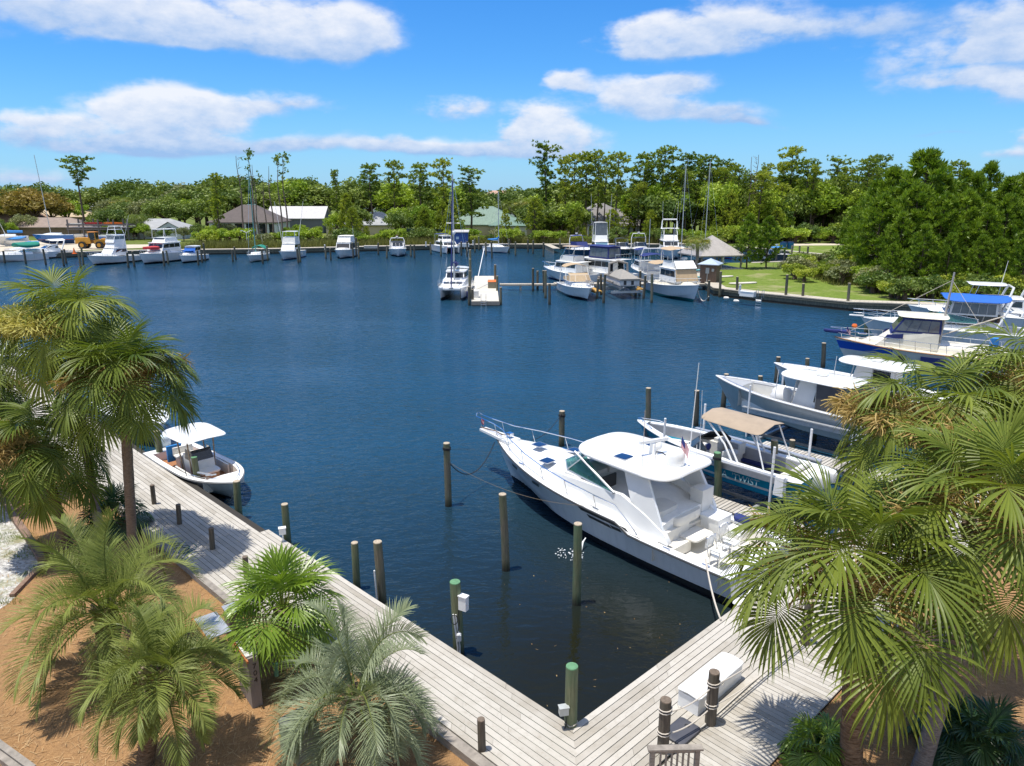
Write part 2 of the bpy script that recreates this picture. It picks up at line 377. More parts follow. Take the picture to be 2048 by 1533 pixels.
b = MB(); b.add([(-2500, -60, 0), (2500, -60, 0), (2500, 4000, 0), (-2500, 4000, 0)], [(0, 1, 2, 3)])
tag(b.build('water', WATER, smooth=0), kind='structure')
b = MB(); b.add([(-2600, -70, -3), (2600, -70, -3), (2600, 4100, -3), (-2600, 4100, -3)], [(0, 1, 2, 3)])
tag(b.build('harbour_bed', mat('mud', (.05, .045, .03), .9), smooth=0), kind='structure')

# pine straw bed
t = NT('pine_straw'); c0 = t.coords((1, 1, 1)); big = t.noise(c0, .55, 4, .6); mid = t.noise(c0, 3.5, 6, .65)
s1 = t.noise(t.coords((3, 34, 1), rot=(0, 0, R(35))), 2.4, 4, .7, 1.2); s2 = t.noise(t.coords((34, 3, 1), rot=(0, 0, R(10))), 2.4, 4, .7, 1.2)
fib = t.mth('MULTIPLY', t.mth('ADD', s1, s2), .5)
c = t.mix(t.rmp(fib, .36, .64), (.155, .08, .034), (.50, .305, .145)); c = t.mix(t.rmp(big, .35, .7), c, t.mix(1., c, (1.25, 1.2, 1.15), 'MULTIPLY'))
c = t.mix(t.rmp(mid, .56, .78, 0, .6), c, (.20, .135, .085)); t.p(Base_Color=c, Roughness=.95); t.b.inputs['Specular IOR Level'].default_value = .15
t.bump(t.mth('ADD', fib, t.mth('MULTIPLY', mid, .8)), .9, .05); STRAW = t.mat
# white shell gravel with weeds coming through
t = NT('shell_gravel'); c0 = t.coords((1, 1, 1)); v = t.voro(c0, 16, 'Color'); vd = t.voro(c0, 16); w = t.noise(c0, .9, 6, .65)
c = t.mix(t.xyz(v)[0], (.24, .225, .2), (.58, .56, .52)); c = t.mix(t.rmp(w, .52, .66, 0, .75), c, (.20, .20, .075)); t.p(Base_Color=c, Roughness=.9); t.bump(vd, -.6, .04); SHELL = t.mat
# lawns and rough grass
def grassmat(name, a, b_, sand, lo, hi):
    t = NT(name); c0 = t.coords((1, 1, 1)); g = t.noise(c0, .22, 6, .62); f = t.noise(c0, 2.5, 6, .7)
    c = t.mix(t.rmp(f, .3, .7), a, b_); c = t.mix(t.rmp(g, lo, hi), c, sand); t.p(Base_Color=c, Roughness=.95); t.b.inputs['Specular IOR Level'].default_value = .1
    t.bump(f, .8, .1); return t.mat
LAWN = grassmat('lawn_grass', (.085, .135, .018), (.18, .232, .045), (.36, .30, .18), .53, .78)
ROUGH = grassmat('rough_grass', (.06, .095, .014), (.16, .19, .045), (.22, .18, .09), .55, .75)
SAND = mat('sandy_track', (.50, .43, .32), .95, .15, 1.5, .3, 20)

Z0 = .8
near = [st(60, -2.6), st(14.2, -2.9), st(.5, -2.15), st(-2.2, -2.2), st(-3.9, 1.2), st(-3.95, 40), st(-8, 60), (60, 22), (90, 0), (60, -40), (-80, -40), (-110, 60), st(60, -40)]
sheet('mulch_bed', near[::-1], Z0, STRAW, -1)
shell = [at(-140, 900, Z0), at(6, 985, Z0), at(38, 1040, Z0), at(70, 1085, Z0), at(88, 1122, Z0), at(60, 1165, Z0), at(20, 1205, Z0), at(-60, 1260, Z0), (-22, 14), (-60, 14), (-60, 60)]
sheet('shell_gravel_lot', [(p[0], p[1]) for p in shell][::-1], Z0 + .004, SHELL)
FAR = [(-900, 185), (-190, 168), (-135, 152), (-101, 151.5), (-96, 152.5), (-90, 157), (-78, 160.5), (-53, 164.5), (-32, 171.7), (-3, 179.6), (6, 178.5), (22, 178.5), (44, 179), (50, 172), (56, 166), (64, 149), (80, 146), (160, 143), (600, 120), (3500, 800), (3500, 6000), (-3500, 6000), (-3500, 300)]
sheet('far_shore', FAR, 1.0, ROUGH, -1)
RIGHT = [(27.6, 105), (27.2, 97.2), (30.9, 92.8), (39.6, 84.6), (47.2, 82.7), (62, 77.5), (120, 66), (600, 40), (600, 116), (160, 138.5), (68, 140), (46, 133), (36, 132), (29, 121)]
sheet('lawn', RIGHT, 1.0, LAWN, -1)
yard = [at(-60, 520, 1.05), at(176, 500, 1.05), at(350, 494, 1.05), at(352, 489, 1.05), at(215, 490, 1.05), at(170, 480, 1.05), at(-60, 484, 1.05)]
sheet('boatyard_hardstand', [(p.x, p.y) for p in yard], 1.06, SAND)
yl = [at(-80, 478, 1.05), at(140, 474, 1.05), at(120, 466, 1.05), at(-80, 466, 1.05)]
sheet('boatyard_lawn', [(p.x, p.y) for p in yl], 1.065, LAWN)
tr = [at(1560, 492, 1.05), at(1760, 490, 1.05), at(1760, 486.5, 1.05), at(1580, 488, 1.05)]
sheet('sandy_track', [(p.x, p.y) for p in tr], 1.05, SAND)
fl = [at(1585, 511, 1.0), at(1620, 516, 1.0), at(1770, 514, 1.0), at(1770, 486, 1.0), at(1560, 487, 1.0)]
sheet('canal_lawn', [(p.x, p.y) for p in fl], 1.02, LAWN)
# ------------------------------------------------------------------ boardwalks
t = NT('boardwalk_planks'); c0 = t.coords((1, 1, 1)); f = t.noise(t.coords((1, 1, 1)), 5, 8, .7); g = t.noise(c0, .8, 5, .6); r_ = t.attr()
c = t.mix(r_, (.325, .295, .245), (.46, .43, .375)); c = t.mix(t.rmp(g, .42, .72, 0, .5), c, (.52, .49, .44)); c = t.mix(t.rmp(f, .52, .8, 0, .5), c, (.20, .165, .12))
t.p(Base_Color=c, Roughness=.9); t.b.inputs['Specular IOR Level'].default_value = .2; t.bump(f, .4, .01); PLANK = t.mat
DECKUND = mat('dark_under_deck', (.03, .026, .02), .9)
rg = random.Random(3)
PW, GAP = .163, .018
def run(b, A0, A1, B0, B1, z, th=.045, seg=4.2, jag=True):
    "one board row between edges A0-A1 and B0-B1 cut into lengths; A and B are the two long sides"
    L = (A1 - A0).length; q = rg.uniform(.4, 1) * seg / L if jag else 1; cuts = [0]
    while q < 1: cuts.append(q); q += seg * rg.uniform(.9, 1.1) / L
    cuts.append(1)
    for a, c_ in zip(cuts, cuts[1:]):
        e = .004 / L
        p = [A0.lerp(A1, a + e), A0.lerp(A1, c_ - e), B0.lerp(B1, c_ - e), B0.lerp(B1, a + e)]
        dz = rg.uniform(-.004, .004); vs = [(q_.x, q_.y, z - th) for q_ in p] + [(q_.x, q_.y, z + dz) for q_ in p]
        b.add(vs, [(4, 5, 6, 7), (0, 1, 5, 4), (1, 2, 6, 5), (2, 3, 7, 6), (3, 0, 4, 7)], 0, rg.random())
ZD = .9
dirL = Vector((math.cos(R(135.6)), math.sin(R(135.6)), 0))
def lp(d, off, z=ZD):   # along the left boardwalk: distance d from the corner mitre, offset off to landward (negative)
    p = CRN + dirL * d + SV * off; return Vector((p.x, p.y, z))
b = MB(); NB = 12
for i in range(NB):
    t0, t1 = -i * (PW + GAP), -i * (PW + GAP) - PW
    end0 = 15.2 if i < 2 else 75
    run(b, lp(t0, t0), lp(end0, t0), lp(t1, t1), lp(end0, t1), ZD)
for i in range(6):      # the walk runs on further inland beyond the jog
    t0 = -2.17 - i * (PW + GAP); run(b, lp(7.9 + i * .55, t0), lp(75, t0), lp(7.9 + i * .55, t0 - PW), lp(75, t0 - PW), ZD)
for i in range(NB):     # right-hand boardwalk up to the mitre
    s0, s1 = -i * (PW + GAP), -i * (PW + GAP) - PW
    run(b, st(s0, s0), st(s0, 60), st(s1, s1), st(s1, 60), ZD)
tag(b.build('boardwalk', PLANK, smooth=0), kind='structure')
b = MB(); k = 1.4
while k < 46:
    run(b, st(-2.22, k), st(-3.9, k), st(-2.22, k + .14), st(-3.9, k + .14), ZD - .02, jag=False); k += .155
b.poly([st(-2.165, 1.2), st(-2.165, 46), st(-2.205, 46), st(-2.205, 1.2)], .5, ZD + .015, t=.9)
k = -2.0
while k < 1.4:
    run(b, st(-2.22, k), st(-3.3 - .0 * k, k), st(-2.22, k + .14), st(-3.3, k + .14), ZD - .02, jag=False); k += .155
tag(b.build('landing', PLANK, smooth=0), kind='structure')
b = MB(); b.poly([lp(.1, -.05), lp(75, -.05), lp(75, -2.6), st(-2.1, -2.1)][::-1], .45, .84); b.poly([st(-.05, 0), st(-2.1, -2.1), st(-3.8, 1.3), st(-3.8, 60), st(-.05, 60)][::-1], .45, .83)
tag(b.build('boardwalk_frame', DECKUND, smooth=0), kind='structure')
# seawall boards under the deck edge
t = NT('seawall_boards'); w_ = t.noise(t.coords((3, 3, .4)), 3, 6, .7); z = t.xyz(t.coords())[2]
c = t.mix(t.rmp(w_, .3, .7), (.05, .06, .05), (.17, .17, .13)); c = t.mix(t.mth('LESS_THAN', t.mth('ADD', z, t.mth('MULTIPLY', w_, .3)), .45), c, (.03, .026, .02)); t.p(Base_Color=c, Roughness=.9); SEAW = t.mat
def walk(name, inner, width, z, wall=True, plank=True, kind='structure', label=None, cat=None, boards=.5, m=None):
    "a walk of cross boards along a polyline of water-side points; land side is to the right of travel"
    b = MB(); pts = [Vector((p[0], p[1], 0)) for p in inner]; nrm = []
    for i in range(len(pts)):
        d_ = (pts[min(i + 1, len(pts) - 1)] - pts[max(i - 1, 0)]).normalized(); nrm.append(Vector((d_.y, -d_.x, 0)))
    for i in range(len(pts) - 1):
        L = (pts[i + 1] - pts[i]).length; n = max(1, int(L / boards))
        for k in range(n):
            a, c_ = k / n, (k + .97) / n
            A, B_ = pts[i].lerp(pts[i + 1], a), pts[i].lerp(pts[i + 1], c_); C_, D_ = B_ + nrm[i].lerp(nrm[i + 1], c_) * width, A + nrm[i].lerp(nrm[i + 1], a) * width
            b.add([(q.x, q.y, z - .12) for q in (A, B_, C_, D_)] + [(q.x, q.y, z) for q in (A, B_, C_, D_)], [(4, 5, 6, 7), (0, 1, 5, 4), (1, 2, 6, 5), (2, 3, 7, 6), (3, 0, 4, 7)][::1], 0, rg.random())
    o = b.build(name, m or PLANK, smooth=0)
    for p_ in o.data.polygons: pass
    tag(o, label, cat, kind=kind)
    if wall:
        b = MB()
        for i in range(len(pts) - 1):
            A, B_ = pts[i] + nrm[i] * .08, pts[i + 1] + nrm[i + 1] * .08
            b.add([(A.x, A.y, -1), (B_.x, B_.y, -1), (B_.x, B_.y, z - .12), (A.x, A.y, z - .12)], [(0, 1, 2, 3)])
            b.box(((A.x + B_.x) / 2, (A.y + B_.y) / 2, z - .32), ((B_ - A).length, .2, .12), math.atan2((B_ - A).y, (B_ - A).x))
        tag(b.build(name + '_seawall', SEAW, smooth=0), kind='structure')
    return o
FPL = mat('sun_bleached_planks', (.43, .385, .31), .9, .16, .8, .1, 8)
# landside is on the right when travelling towards -X along the far shore, so list points right to left / far to near as needed
walk('far_boardwalk', [(-101, 151), (-96, 152), (-90, 156.5), (-78, 160), (-53, 164), (-32, 171.2), (-3, 179.2), (6, 178.2), (44, 178.7)][::-1], 2.2, 1.12, m=FPL)
walk('lawn_boardwalk', [(29, 121), (27.4, 105), (26.8, 96.6), (30.6, 92.0), (39.2, 83.8), (47, 81.9), (62, 76.7), (120, 65.2)][::-1], 1.9, 1.1, m=FPL)
walk('canal_path', [(43, 132.6), (52, 135.6), (67.5, 140.2), (85, 139.9)], 1.1, 1.08, m=FPL)
walk('canal_bank_walk', [(44, 178.7), (50, 171.8), (55.6, 165.8), (63.6, 148.6), (80, 145.6), (110, 144.6)][::-1], 1.4, 1.12, m=FPL)
b = MB()
for k in range(28): b.box((-1.6 + .28 * k, 102.4, .86), (.265, 1.1, .06), t=rg.random())
b.box((2.2, 101.9, .74), (7.8, .12, .16)); b.box((2.2, 102.9, .74), (7.8, .12, .16))
for k in range(84): b.box((6.1 + .28 * k, 103.2, .86), (.265, 2.0, .06), t=rg.random())
b.box((17.5, 102.3, .7), (23, .12, .2))
for x in (1.2, 4.5, 7.5, 12, 17, 22): b.tube([(x, 102.0, -1), (x, 102.0, .83)], .14, 8); b.tube([(x, 102.9, -1), (x, 102.9, .83)], .14, 8)
tag(b.build('pier_walkway', FPL, smooth=0), 'narrow plank walkway from floating dock to the boat slips', 'walkway')
# small spur off the far boardwalk
b = MB()
for k in range(46): b.box((8.6 + k * .03, 177.5 - k * .28, 1.08), (1.6, .265, .1), t=rg.random())
for k in range(10): b.tube([(8.1 + k * .14, 176.9 - k * 1.3, -1), (8.1 + k * .14, 176.9 - k * 1.3, 1.0)], .13, 6)
tag(b.build('finger_pier', FPL, smooth=0), 'short finger pier jutting from far boardwalk left of the navy-canvas cruiser', 'pier')
# finger piers between the big slips on the right
def finger(t0, wid, s1, label, s0=-.05):
    b = MB(); k = s0 + .1
    while k < s1:
        run(b, st(k, t0 - wid / 2), st(k, t0 + wid / 2), st(k + .14, t0 - wid / 2), st(k + .14, t0 + wid / 2), ZD - .01, jag=False); k += .175
    for o_ in (-.4, .4): b.poly([st(s0 + .05, t0 + o_ * wid), st(s0 + .05, t0 + o_ * wid + .06), st(s1, t0 + o_ * wid + .06), st(s1, t0 + o_ * wid)][::1], .6, .82, t=.1)
    return tag(b.build('finger_pier', PLANK, smooth=0), label, 'pier', 'finger piers between the slips')
finger(14.3, 1.0, 6.1, 'slatted finger pier between the large white yacht and the teal boat')
finger(22.3, 1.3, 7.0, 'slatted finger pier between the teal boat and the grey-decked boat')
finger(30.2, 1.0, 8.0, 'slatted finger pier between the two white hardtop boats')
finger(39.5, 1.2, 9.0, 'slatted finger pier between white hardtop boat and blue-bowed trawler')
# timber curb along the mulch
t_ = MB()
for d0, d1, o0, o1 in [(-1.2, 3.4, -2.28, -2.28), (3.4, 7.8, -2.28, -2.28), (7.8, 11.0, -2.30, -3.22)]:
    A, B_ = lp(d0, o0), lp(d1, o1); t_.poly([A, B_, B_ - SV * .26, A - SV * .26], .6, 1.02, t=rg.random())
for d0, d1 in [(11.0, 13.8), (13.8, 17.5), (17.5, 21.4), (21.4, 25.2), (25.2, 29.5), (29.5, 40)]:
    A, B_ = lp(d0, -3.27), lp(d1, -3.3); t_.poly([A, B_, B_ - SV * .22, A - SV * .22], .6, 1.0, t=rg.random())
tag(t_.build('timber_curb', WOODG, smooth=0), 'grey weathered timber curb between boardwalk and pine straw bed', 'curb')
t_ = MB()
eg = [at(-40, 915, Z0), at(6, 985, Z0), at(38, 1040, Z0), at(70, 1085, Z0), at(92, 1122, Z0)]
for A, B_ in zip(eg, eg[1:]):
    d_ = (B_ - A).normalized(); n_ = Vector((d_.y, -d_.x, 0)); t_.poly([A, A + n_ * .24, B_ + n_ * .24 - d_ * .03, B_ - d_ * .03][::-1], .7, Z0 + rg.uniform(.14, .2), t=rg.random())
EDG = mat('brown_edging_timber', (.20, .125, .085), .9, .35, 4, .5, 24)
tag(t_.build('landscape_timber', EDG, smooth=0), 'rotting brown landscape timbers edging the shell gravel lot', 'edging')
t_ = MB(); A, B_ = at(92, 1130, Z0), at(30, 1195, Z0); d_ = (B_ - A).normalized(); n_ = Vector((d_.y, -d_.x, 0)); t_.poly([A, B_, B_ + n_ * .16, A + n_ * .16], .7, Z0 + .12)
tag(t_.build('landscape_timber', EDG, smooth=0), 'thin brown landscape timber turning left at the gravel corner', 'edging')
t_ = MB(); A, B_ = at(-20, 1476, Z0), at(75, 1545, Z0); d_ = (B_ - A).normalized(); n_ = Vector((d_.y, -d_.x, 0))
for k in (0, 1): t_.poly([A + n_ * .16 * k, B_ + n_ * .16 * k, B_ + n_ * (.16 * k + .15), A + n_ * (.16 * k + .15)], .7, Z0 + .2 - .04 * k, t=rg.random())
tag(t_.build('timber_step', WOODG, smooth=0), 'grey timber edging at the bottom left corner of the bed', 'edging')
# ------------------------------------------------------------------ pilings and dock furniture close by
def piling(x, y, h, r, label, m=None, top=None, lean=(0, 0), group=None, n=14, name='mooring_piling', z0=-1.2, cat='piling', rope=None):
    o = thing(name, label, cat, (x, y, 0), 0, group); b = MB(); b.tube([(-lean[0] * .3, -lean[1] * .3, z0), (lean[0] * .4, lean[1] * .4, h * .5), (lean[0], lean[1], h - .03)], [r * 1.05, r, r * .97], n, cap=False)
    b.build('post', m or PILE, o, 60)
    c = MB(); c.lathe((lean[0], lean[1], h - .03), [(r * .97, 0), (r * .93, .025), (r * .5, .03), (.01, .028)], n); c.build('top', top or PTOP, o, 30)
    if rope:
        c = MB()
        for i in range(3):
            zz = h - .3 + i * .04; c.tube([(lean[0] + (r + .015) * math.cos(a * .5236), lean[1] + (r + .015) * math.sin(a * .5236), zz + .02 * math.sin(a)) for a in range(13)], .022, 5)
        c.build('rope_wrap', ROPED, o)
    return o
def pile_px(bx, by, tx, ty, r, label, z=0.0, **k):
    p = at(bx, by, z); q = on(tx, ty, p.y); return piling(p.x, p.y, q.z, r, label, lean=(q.x - p.x, 0), **k)
# the slip's own pilings, pixel of foot and of top in the photo fix where they stand and how tall they are
PG = 'weathered pilings round the near slip'
pile_px(897, 1012, 893, 886, .15, 'weathered piling off the yacht bow with a black rope tied near its top', rope=2.05, group=PG)
pile_px(1012, 1140, 1005, 988, .145, 'tall weathered piling left of the large white yacht at mid-hull', group=PG)
pile_px(1153, 1208, 1156, 1047, .145, 'green-grey piling in front of the large yacht beside the splash of bilge water', m=PILEG, group=PG)
pile_px(765, 1208, 755, 1083, .15, 'thicker of two pilings along boardwalk edge, with a white pipe up its side', group=PG)
pile_px(714, 1178, 709, 1085, .125, 'thinner of two pilings along boardwalk edge, without any pipe', m=PILEG, group=PG)
pile_px(576, 1090, 569, 1008, .14, 'piling with small white box where the boardwalk steps wider', m=PILEG, group=PG)
pile_px(478, 1037, 473, 962, .15, 'piling just off the bow of the small white centre console', m=PILEG, group=PG)
pile_px(399, 990, 388, 914, .14, 'green-topped piling between boardwalk and the white centre console', m=PILEG, top=PTOPG, group=PG)
pile_px(324, 937, 313, 862, .16, 'piling beside the stern quarter of the white centre console', m=PILEG, group=PG)
pile_px(271, 900, 262, 838, .16, 'piling behind the tall palm trunk beside the shaded boat', m=PILEG, group=PG)
pile_px(1123, 892, 1124, 822, .16, 'piling behind the yacht bow rail with black rope round its head', rope=2.3, group=PG)
pile_px(1296, 850, 1297, 776, .16, 'piling standing in open water above the teal boat bow', group=PG)
pile_px(1392, 852, 1394, 781, .15, 'dark piling left of the tan bimini in open water', m=PILEB, group=PG)
pile_px(1436, 1010, 1435, 905, .16, 'green-grey piling between the yacht hardtop and the teal boat', m=PILEG, top=PTOPG, rope=1.95, group=PG)
pile_px(1548, 985, 1549, 880, .16, 'brown piling against the teal hull beside the white lift motor', group=PG)
pile_px(1446, 815, 1453, 748, .16, 'rusty dark piling with tar-dark foot at the bow of the grey-decked boat', m=PILEB, group=PG)
pile_px(1494, 850, 1494, 790, .16, 'piling standing between tan bimini and the grey-decked boat hull', group=PG)
pile_px(1520, 790, 1521, 752, .16, 'short piling behind the grey foredeck of the hardtop boat', group=PG)
pile_px(1568, 800, 1569, 757, .17, 'piling behind the white bundle on the grey-decked boat', group=PG)
pile_px(1628, 880, 1629, 815, .16, 'piling against the grey hull under its hardtop', m=PILEG, group=PG)
pile_px(1584, 905, 1585, 880, .15, 'brown low post at the end of the slatted finger pier', group=PG)
pile_px(1552, 765, 1557, 714, .16, 'piling at the white bow of the second hardtop boat', m=PILEB, group=PG)
pile_px(1614, 738, 1615, 717, .16, 'short piling head showing over the second hardtop boat foredeck', group=PG)
pile_px(1646, 735, 1648, 686, .17, 'dark piling by the blue-bowed trawler with light blue line', m=PILEB, group=PG)
pile_px(1850, 735, 1851, 680, .17, 'piling amidships of the blue-bowed trawler', group=PG)
pile_px(1732, 668, 1733, 634, .2, 'piling in front of the trawler foredeck with orange float', m=PILEG, group=PG)
pile_px(1802, 622, 1803, 612, .25, 'stubby piling behind the trawler wheelhouse roof', group=PG)
# power posts
p = at(918, 1305, 0); q = on(910, 1163, p.y)
o = piling(p.x, p.y, q.z, .165, 'thick green-topped piling carrying a white electrical box and conduit', m=PILEG, top=PTOPG, name='power_post', lean=(q.x - p.x, 0))
dx, h = q.x - p.x, q.z
e = MB(); e.box((dx + .25, -.16, h - .62), (.26, .17, .44), R(-30)); e.box((dx + .25, -.165, h - .385), (.29, .2, .03), R(-30)); e.build('electrical_box', mat('white_painted_box', (.74, .74, .74), .4, .05), o, 0)
e = MB(); e.box((dx + .285, -.249, h - .63), (.13, .004, .03), R(-30)); e.build('red_label', mat('red_label', (.6, .05, .04), .6), o, 0)
e = MB()
for k in range(2): e.tube([(dx - .06 + .075 * k, -.165, h - 1.0), (-.02 + .06 * k, -.18, .3), (-.02 + .06 * k, -.18, -.5)], .026, 8)
e.build('conduit', PVC, o)
e = MB(); e.tube([(dx + .1 * math.cos(a * .4) - .03, -.2, h - 1.15 + .16 * math.sin(a * .4)) for a in range(17)], .012, 6); e.tube([(dx + .1, -.19, h - .85), (dx + .12, -.2, h - 1.3), (dx + .02, -.2, h - 1.8)], .012, 6); e.build('power_cable', ROPED, o)
e = MB(); e.box((dx + .1, -.2, h - 1.75), (.13, .12, .2)); e.ball((dx + .1, -.2, h - 1.66), .075, 10); e.build('lamp', PVC, o)
p = at(1140, 1452, ZD); q = on(1143, 1335, p.y)
o = piling(p.x + .02, p.y + .06, q.z, .155, 'green-topped piling in the inner corner of the boardwalk', m=PILEG, top=PTOPG, name='power_post')
e = MB(); e.box((-.19, -.16, 1.42), (.22, .15, .2), R(12)); e.box((-.19, -.16, 1.53), (.25, .18, .02), R(12)); e.build('junction_box', GALV, o, 0)
e = MB(); e.tube([(-.14, -.17, 1.32), (-.12, -.18, 1.1), (-.16, -.2, .92)], .014, 6); e.tube([(-.2, -.17, 1.32), (-.17, -.19, 1.15), (-.1, -.17, 1.0)], .01, 6); e.build('power_cable', ROPED, o)
e = MB(); e.tube([(math.cos(a * .5) * .16, math.sin(a * .5) * .16, .95 + .02 * (a % 3)) for a in range(14)], .014, 5); e.build('rope_wrap', ROPE, o)
p = at(765, 1208, 0); o = thing('conduit_pipe', 'white plastic conduit running up the thicker piling', 'pipe', (p.x - .12, p.y - .13, 0)); e = MB(); e.tube([(0, -.02, -.5), (-.06, -.05, 1.35)], .028, 8); e.build('pipe', PVC, o)
p = at(560, 1083, ZD); o = thing('junction_box', 'small white outlet box on short stand at boardwalk step', 'box', (p.x + .12, p.y, ZD)); e = MB(); e.box((0, 0, .42), (.24, .17, .24), R(20)); e.box((0, 0, .55), (.27, .2, .02), R(20)); e.build('housing', PVC, o, 0); e = MB(); e.tube([(0, 0, 0), (0, 0, .32)], .03, 8); e.build('stand', PVC, o)
# short brown marker posts along the landward edge
DPOST = pile_mat('brown_bollard_wood', (.06, .048, .036), (.17, .14, .105), (.09, .085, .06))
BG = 'short brown posts along the boardwalk curb'
for bx, by, tx, ty, lab in [(965, 1500, 962, 1438, 'short brown bollard post near the bottom corner of boardwalk'), (493, 1158, 490, 1113, 'short bollard post beside the bright green spiky young palm'), (424, 1098, 422, 1056, 'short bollard post with a frond shadow beside it'),
                       (358, 1048, 356, 1009, 'short bollard post midway along the curb, second from the tall palm'), (308, 1008, 304, 970, 'short bollard post nearest the tall palm trunk')]:
    p = at(bx, by, ZD); q = on(tx, ty, p.y); piling(p.x, p.y, q.z, .095, lab, m=DPOST, top=mat('cracked_end_grain', (.15, .115, .085), .9, .35, 20, .3), name='bollard_post', z0=.3, cat='bollard', group=BG, lean=(q.x - p.x, 0))
# rope-rail posts on the right
RP = []
for s, tt, h, lab in [(-2.24, 2.55, 2.35, 'rope-rail post beside the white dock box'), (-1.98, .93, 2.3, 'rope-rail post behind the grey stair railing')]:
    p = st(s, tt); o = piling(p.x, p.y, h, .135, lab, m=DPOST, top=mat('cracked_end_grain', (.15, .115, .085), .9), name='rail_post', z0=.3, cat='post', group='posts of the rope rail'); RP.append(p)
    for zz in (1.35, 1.95): c = MB(); c.tube([(.15 * math.cos(a * .5236), .15 * math.sin(a * .5236), zz + .006 * a) for a in range(25)], .016, 5); c.build('rope_wrap', ROPE, o)
def rope(name, A, B_, sag, r, m, label, cat='rope', n=14):
    A, B_ = Vector(A), Vector(B_); o = MB(); o.tube([A.lerp(B_, k / n) - Vector((0, 0, sag * 4 * (k / n) * (1 - k / n))) for k in range(n + 1)], r, 6)
    return tag(o.build(name, m), label, cat)
P3 = st(-2.35, 7.4); c = MB()
o = piling(P3.x, P3.y, 2.3, .135, 'rope-rail post hidden among the big right-hand palm fronds', m=DPOST, name='rail_post', z0=.3, cat='post', group='posts of the rope rail')
P0 = st(-1.7, -1.2)
for zz, w in ((1.95, 'upper'), (1.35, 'lower')):
    rope('rail_rope', (RP[1].x, RP[1].y, zz), (RP[0].x, RP[0].y, zz), .16, .017, ROPE, w + ' rope slung between the two rope-rail posts by the stair railing')
    rope('rail_rope', (RP[0].x, RP[0].y, zz), (P3.x, P3.y, zz), .3, .017, ROPE, w + ' rope running from dock box post in under the palm fronds')
# dock box
A = st(-1.62, 2.5); o = thing('dock_box', 'long white fibreglass dock box on the right boardwalk', 'dock box', (A.x, A.y, ZD), R(43.5))
e = MB(); e.box((1.05, 0, .22), (2.1, .58, .44)); e.build('body', WHITE, o, 0); e = MB(); e.rslab(-.04, 2.14, .34, .34, .445, .07, .05, 14); e.build('lid', WHITE, o)
e = MB(); e.box((1.05, -.31, .4), (.12, .04, .06)); e.build('latch', STEEL, o, 0)
A = st(-1.95, 1.42); o = thing('rubber_mat', 'dark grey plastic mat lying flat by the stair railing', 'mat', (A.x, A.y, ZD + .005), R(43.5))
e = MB(); e.rslab(-.1, .75, .3, .3, 0, .06, 0, 8, m=0); e.build('panel', mat('grey_plastic', (.06, .062, .075), .6, .1), o); e = MB(); e.tube([(.55 + .05 * math.cos(a * .5236), .05 * math.sin(a * .5236), .066) for a in range(13)], .012, 5); e.build('ring', DARK, o)
# stair railing
A, B_ = at(1300, 1496, 1.95), at(1401, 1494, 1.95); L = (B_ - A).length
o = thing('stair_railing', 'grey weathered wooden stair railing at the bottom edge', 'railing', (A.x, A.y, 0), math.atan2(B_.y - A.y, B_.x - A.x))
e = MB(); e.box((L / 2, 0, 1.93), (L + .1, .16, .045)); e.build('handrail', WOODG, o, 0); e = MB(); e.box((L / 2, 0, 1.86), (L, .045, .09)); e.build('top_rail', WOODG, o, 0)
for x in (.06, L - .06): e = MB(); e.box((x, 0, .95), (.1, .1, 1.9)); e.build('post', WOODG, o, 0)
for k in range(6): e = MB(); e.box((.24 + k * (L - .48) / 5, 0, 1.2), (.038, .038, 1.3)); e.build('baluster', WOODG, o, 0)
# numbered mooring post / hose stand in the planting bed
A = at(503, 1394, Z0)
o = thing('address_post', 'grey wooden cabinet post with black house number in the bed', 'post', (A.x, A.y, Z0), R(-52))
GW = mat('grey_painted_wood', (.22, .19, .165), .8, .2, 6, .2, stretch=(1, 1, .3))
e = MB(); e.box((0, 0, .72), (.95, .26, 1.44)); e.build('cabinet', GW, o, 0); e = MB()
for k in range(4): e.box((.33 - k * .19, 0, 1.47), (.17, .3, .035), t=rg.random())
e.build('cap_boards', mat('bleached_boards', (.55, .54, .50), .85, .15, 6), o, 0)
e = MB(); e.box((0, -.15, 1.40), (1.1, .04, .06)); e.build('orange_batten', mat('orange_stained_timber', (.40, .14, .04), .8, .25, 8), o, 0)
for k, ch in enumerate('704'): text(ch, .2, BLACK, o, 'house_number', (.482, .02, 1.18 - .2 * k), (R(90), 0, R(90)))
A = at(432, 1310, Z0); o = thing('cleaning_table', 'fish cleaning table with pale grey metal top under the palm', 'table', (A.x, A.y, Z0), R(-50))
e = MB(); e.box((0, 0, .95), (1.25, .62, .03)); e.build('table_top', ALU, o, 0); e = MB(); e.box((0, -.34, .93), (1.3, .05, .1)); e.build('edge_batten', mat('orange_stained_timber', (.40, .14, .04), .8), o, 0)
for x in (-.55, .55):
    for y in (-.25, .25): e = MB(); e.box((x, y, .46), (.07, .07, .92)); e.build('leg', GW, o, 0)
A = at(471, 1272, Z0); o = thing('meter_box', 'small pale grey utility box behind the numbered post', 'box', (A.x, A.y, Z0), R(-52)); e = MB(); e.box((0, 0, .45), (.5, .4, .9), taper=.96); e.build('body', GW, o, 0); e = MB(); e.box((0, 0, .915), (.56, .46, .035)); e.build('lid', ALU, o, 0)
A = at(602, 1500, Z0); o = thing('utility_pedestal', 'grey-green electrical utility box under the silvery palm', 'utility box', (A.x, A.y, Z0), R(-45))
UG = mat('utility_green', (.17, .185, .15), .6, .08, 3); e = MB(); e.box((0, 0, .38), (.8, .62, .76), taper=.97); e.build('body', UG, o, 0); e = MB(); e.box((0, 0, .79), (.84, .66, .06), taper=.9); e.build('lid', UG, o, 0)
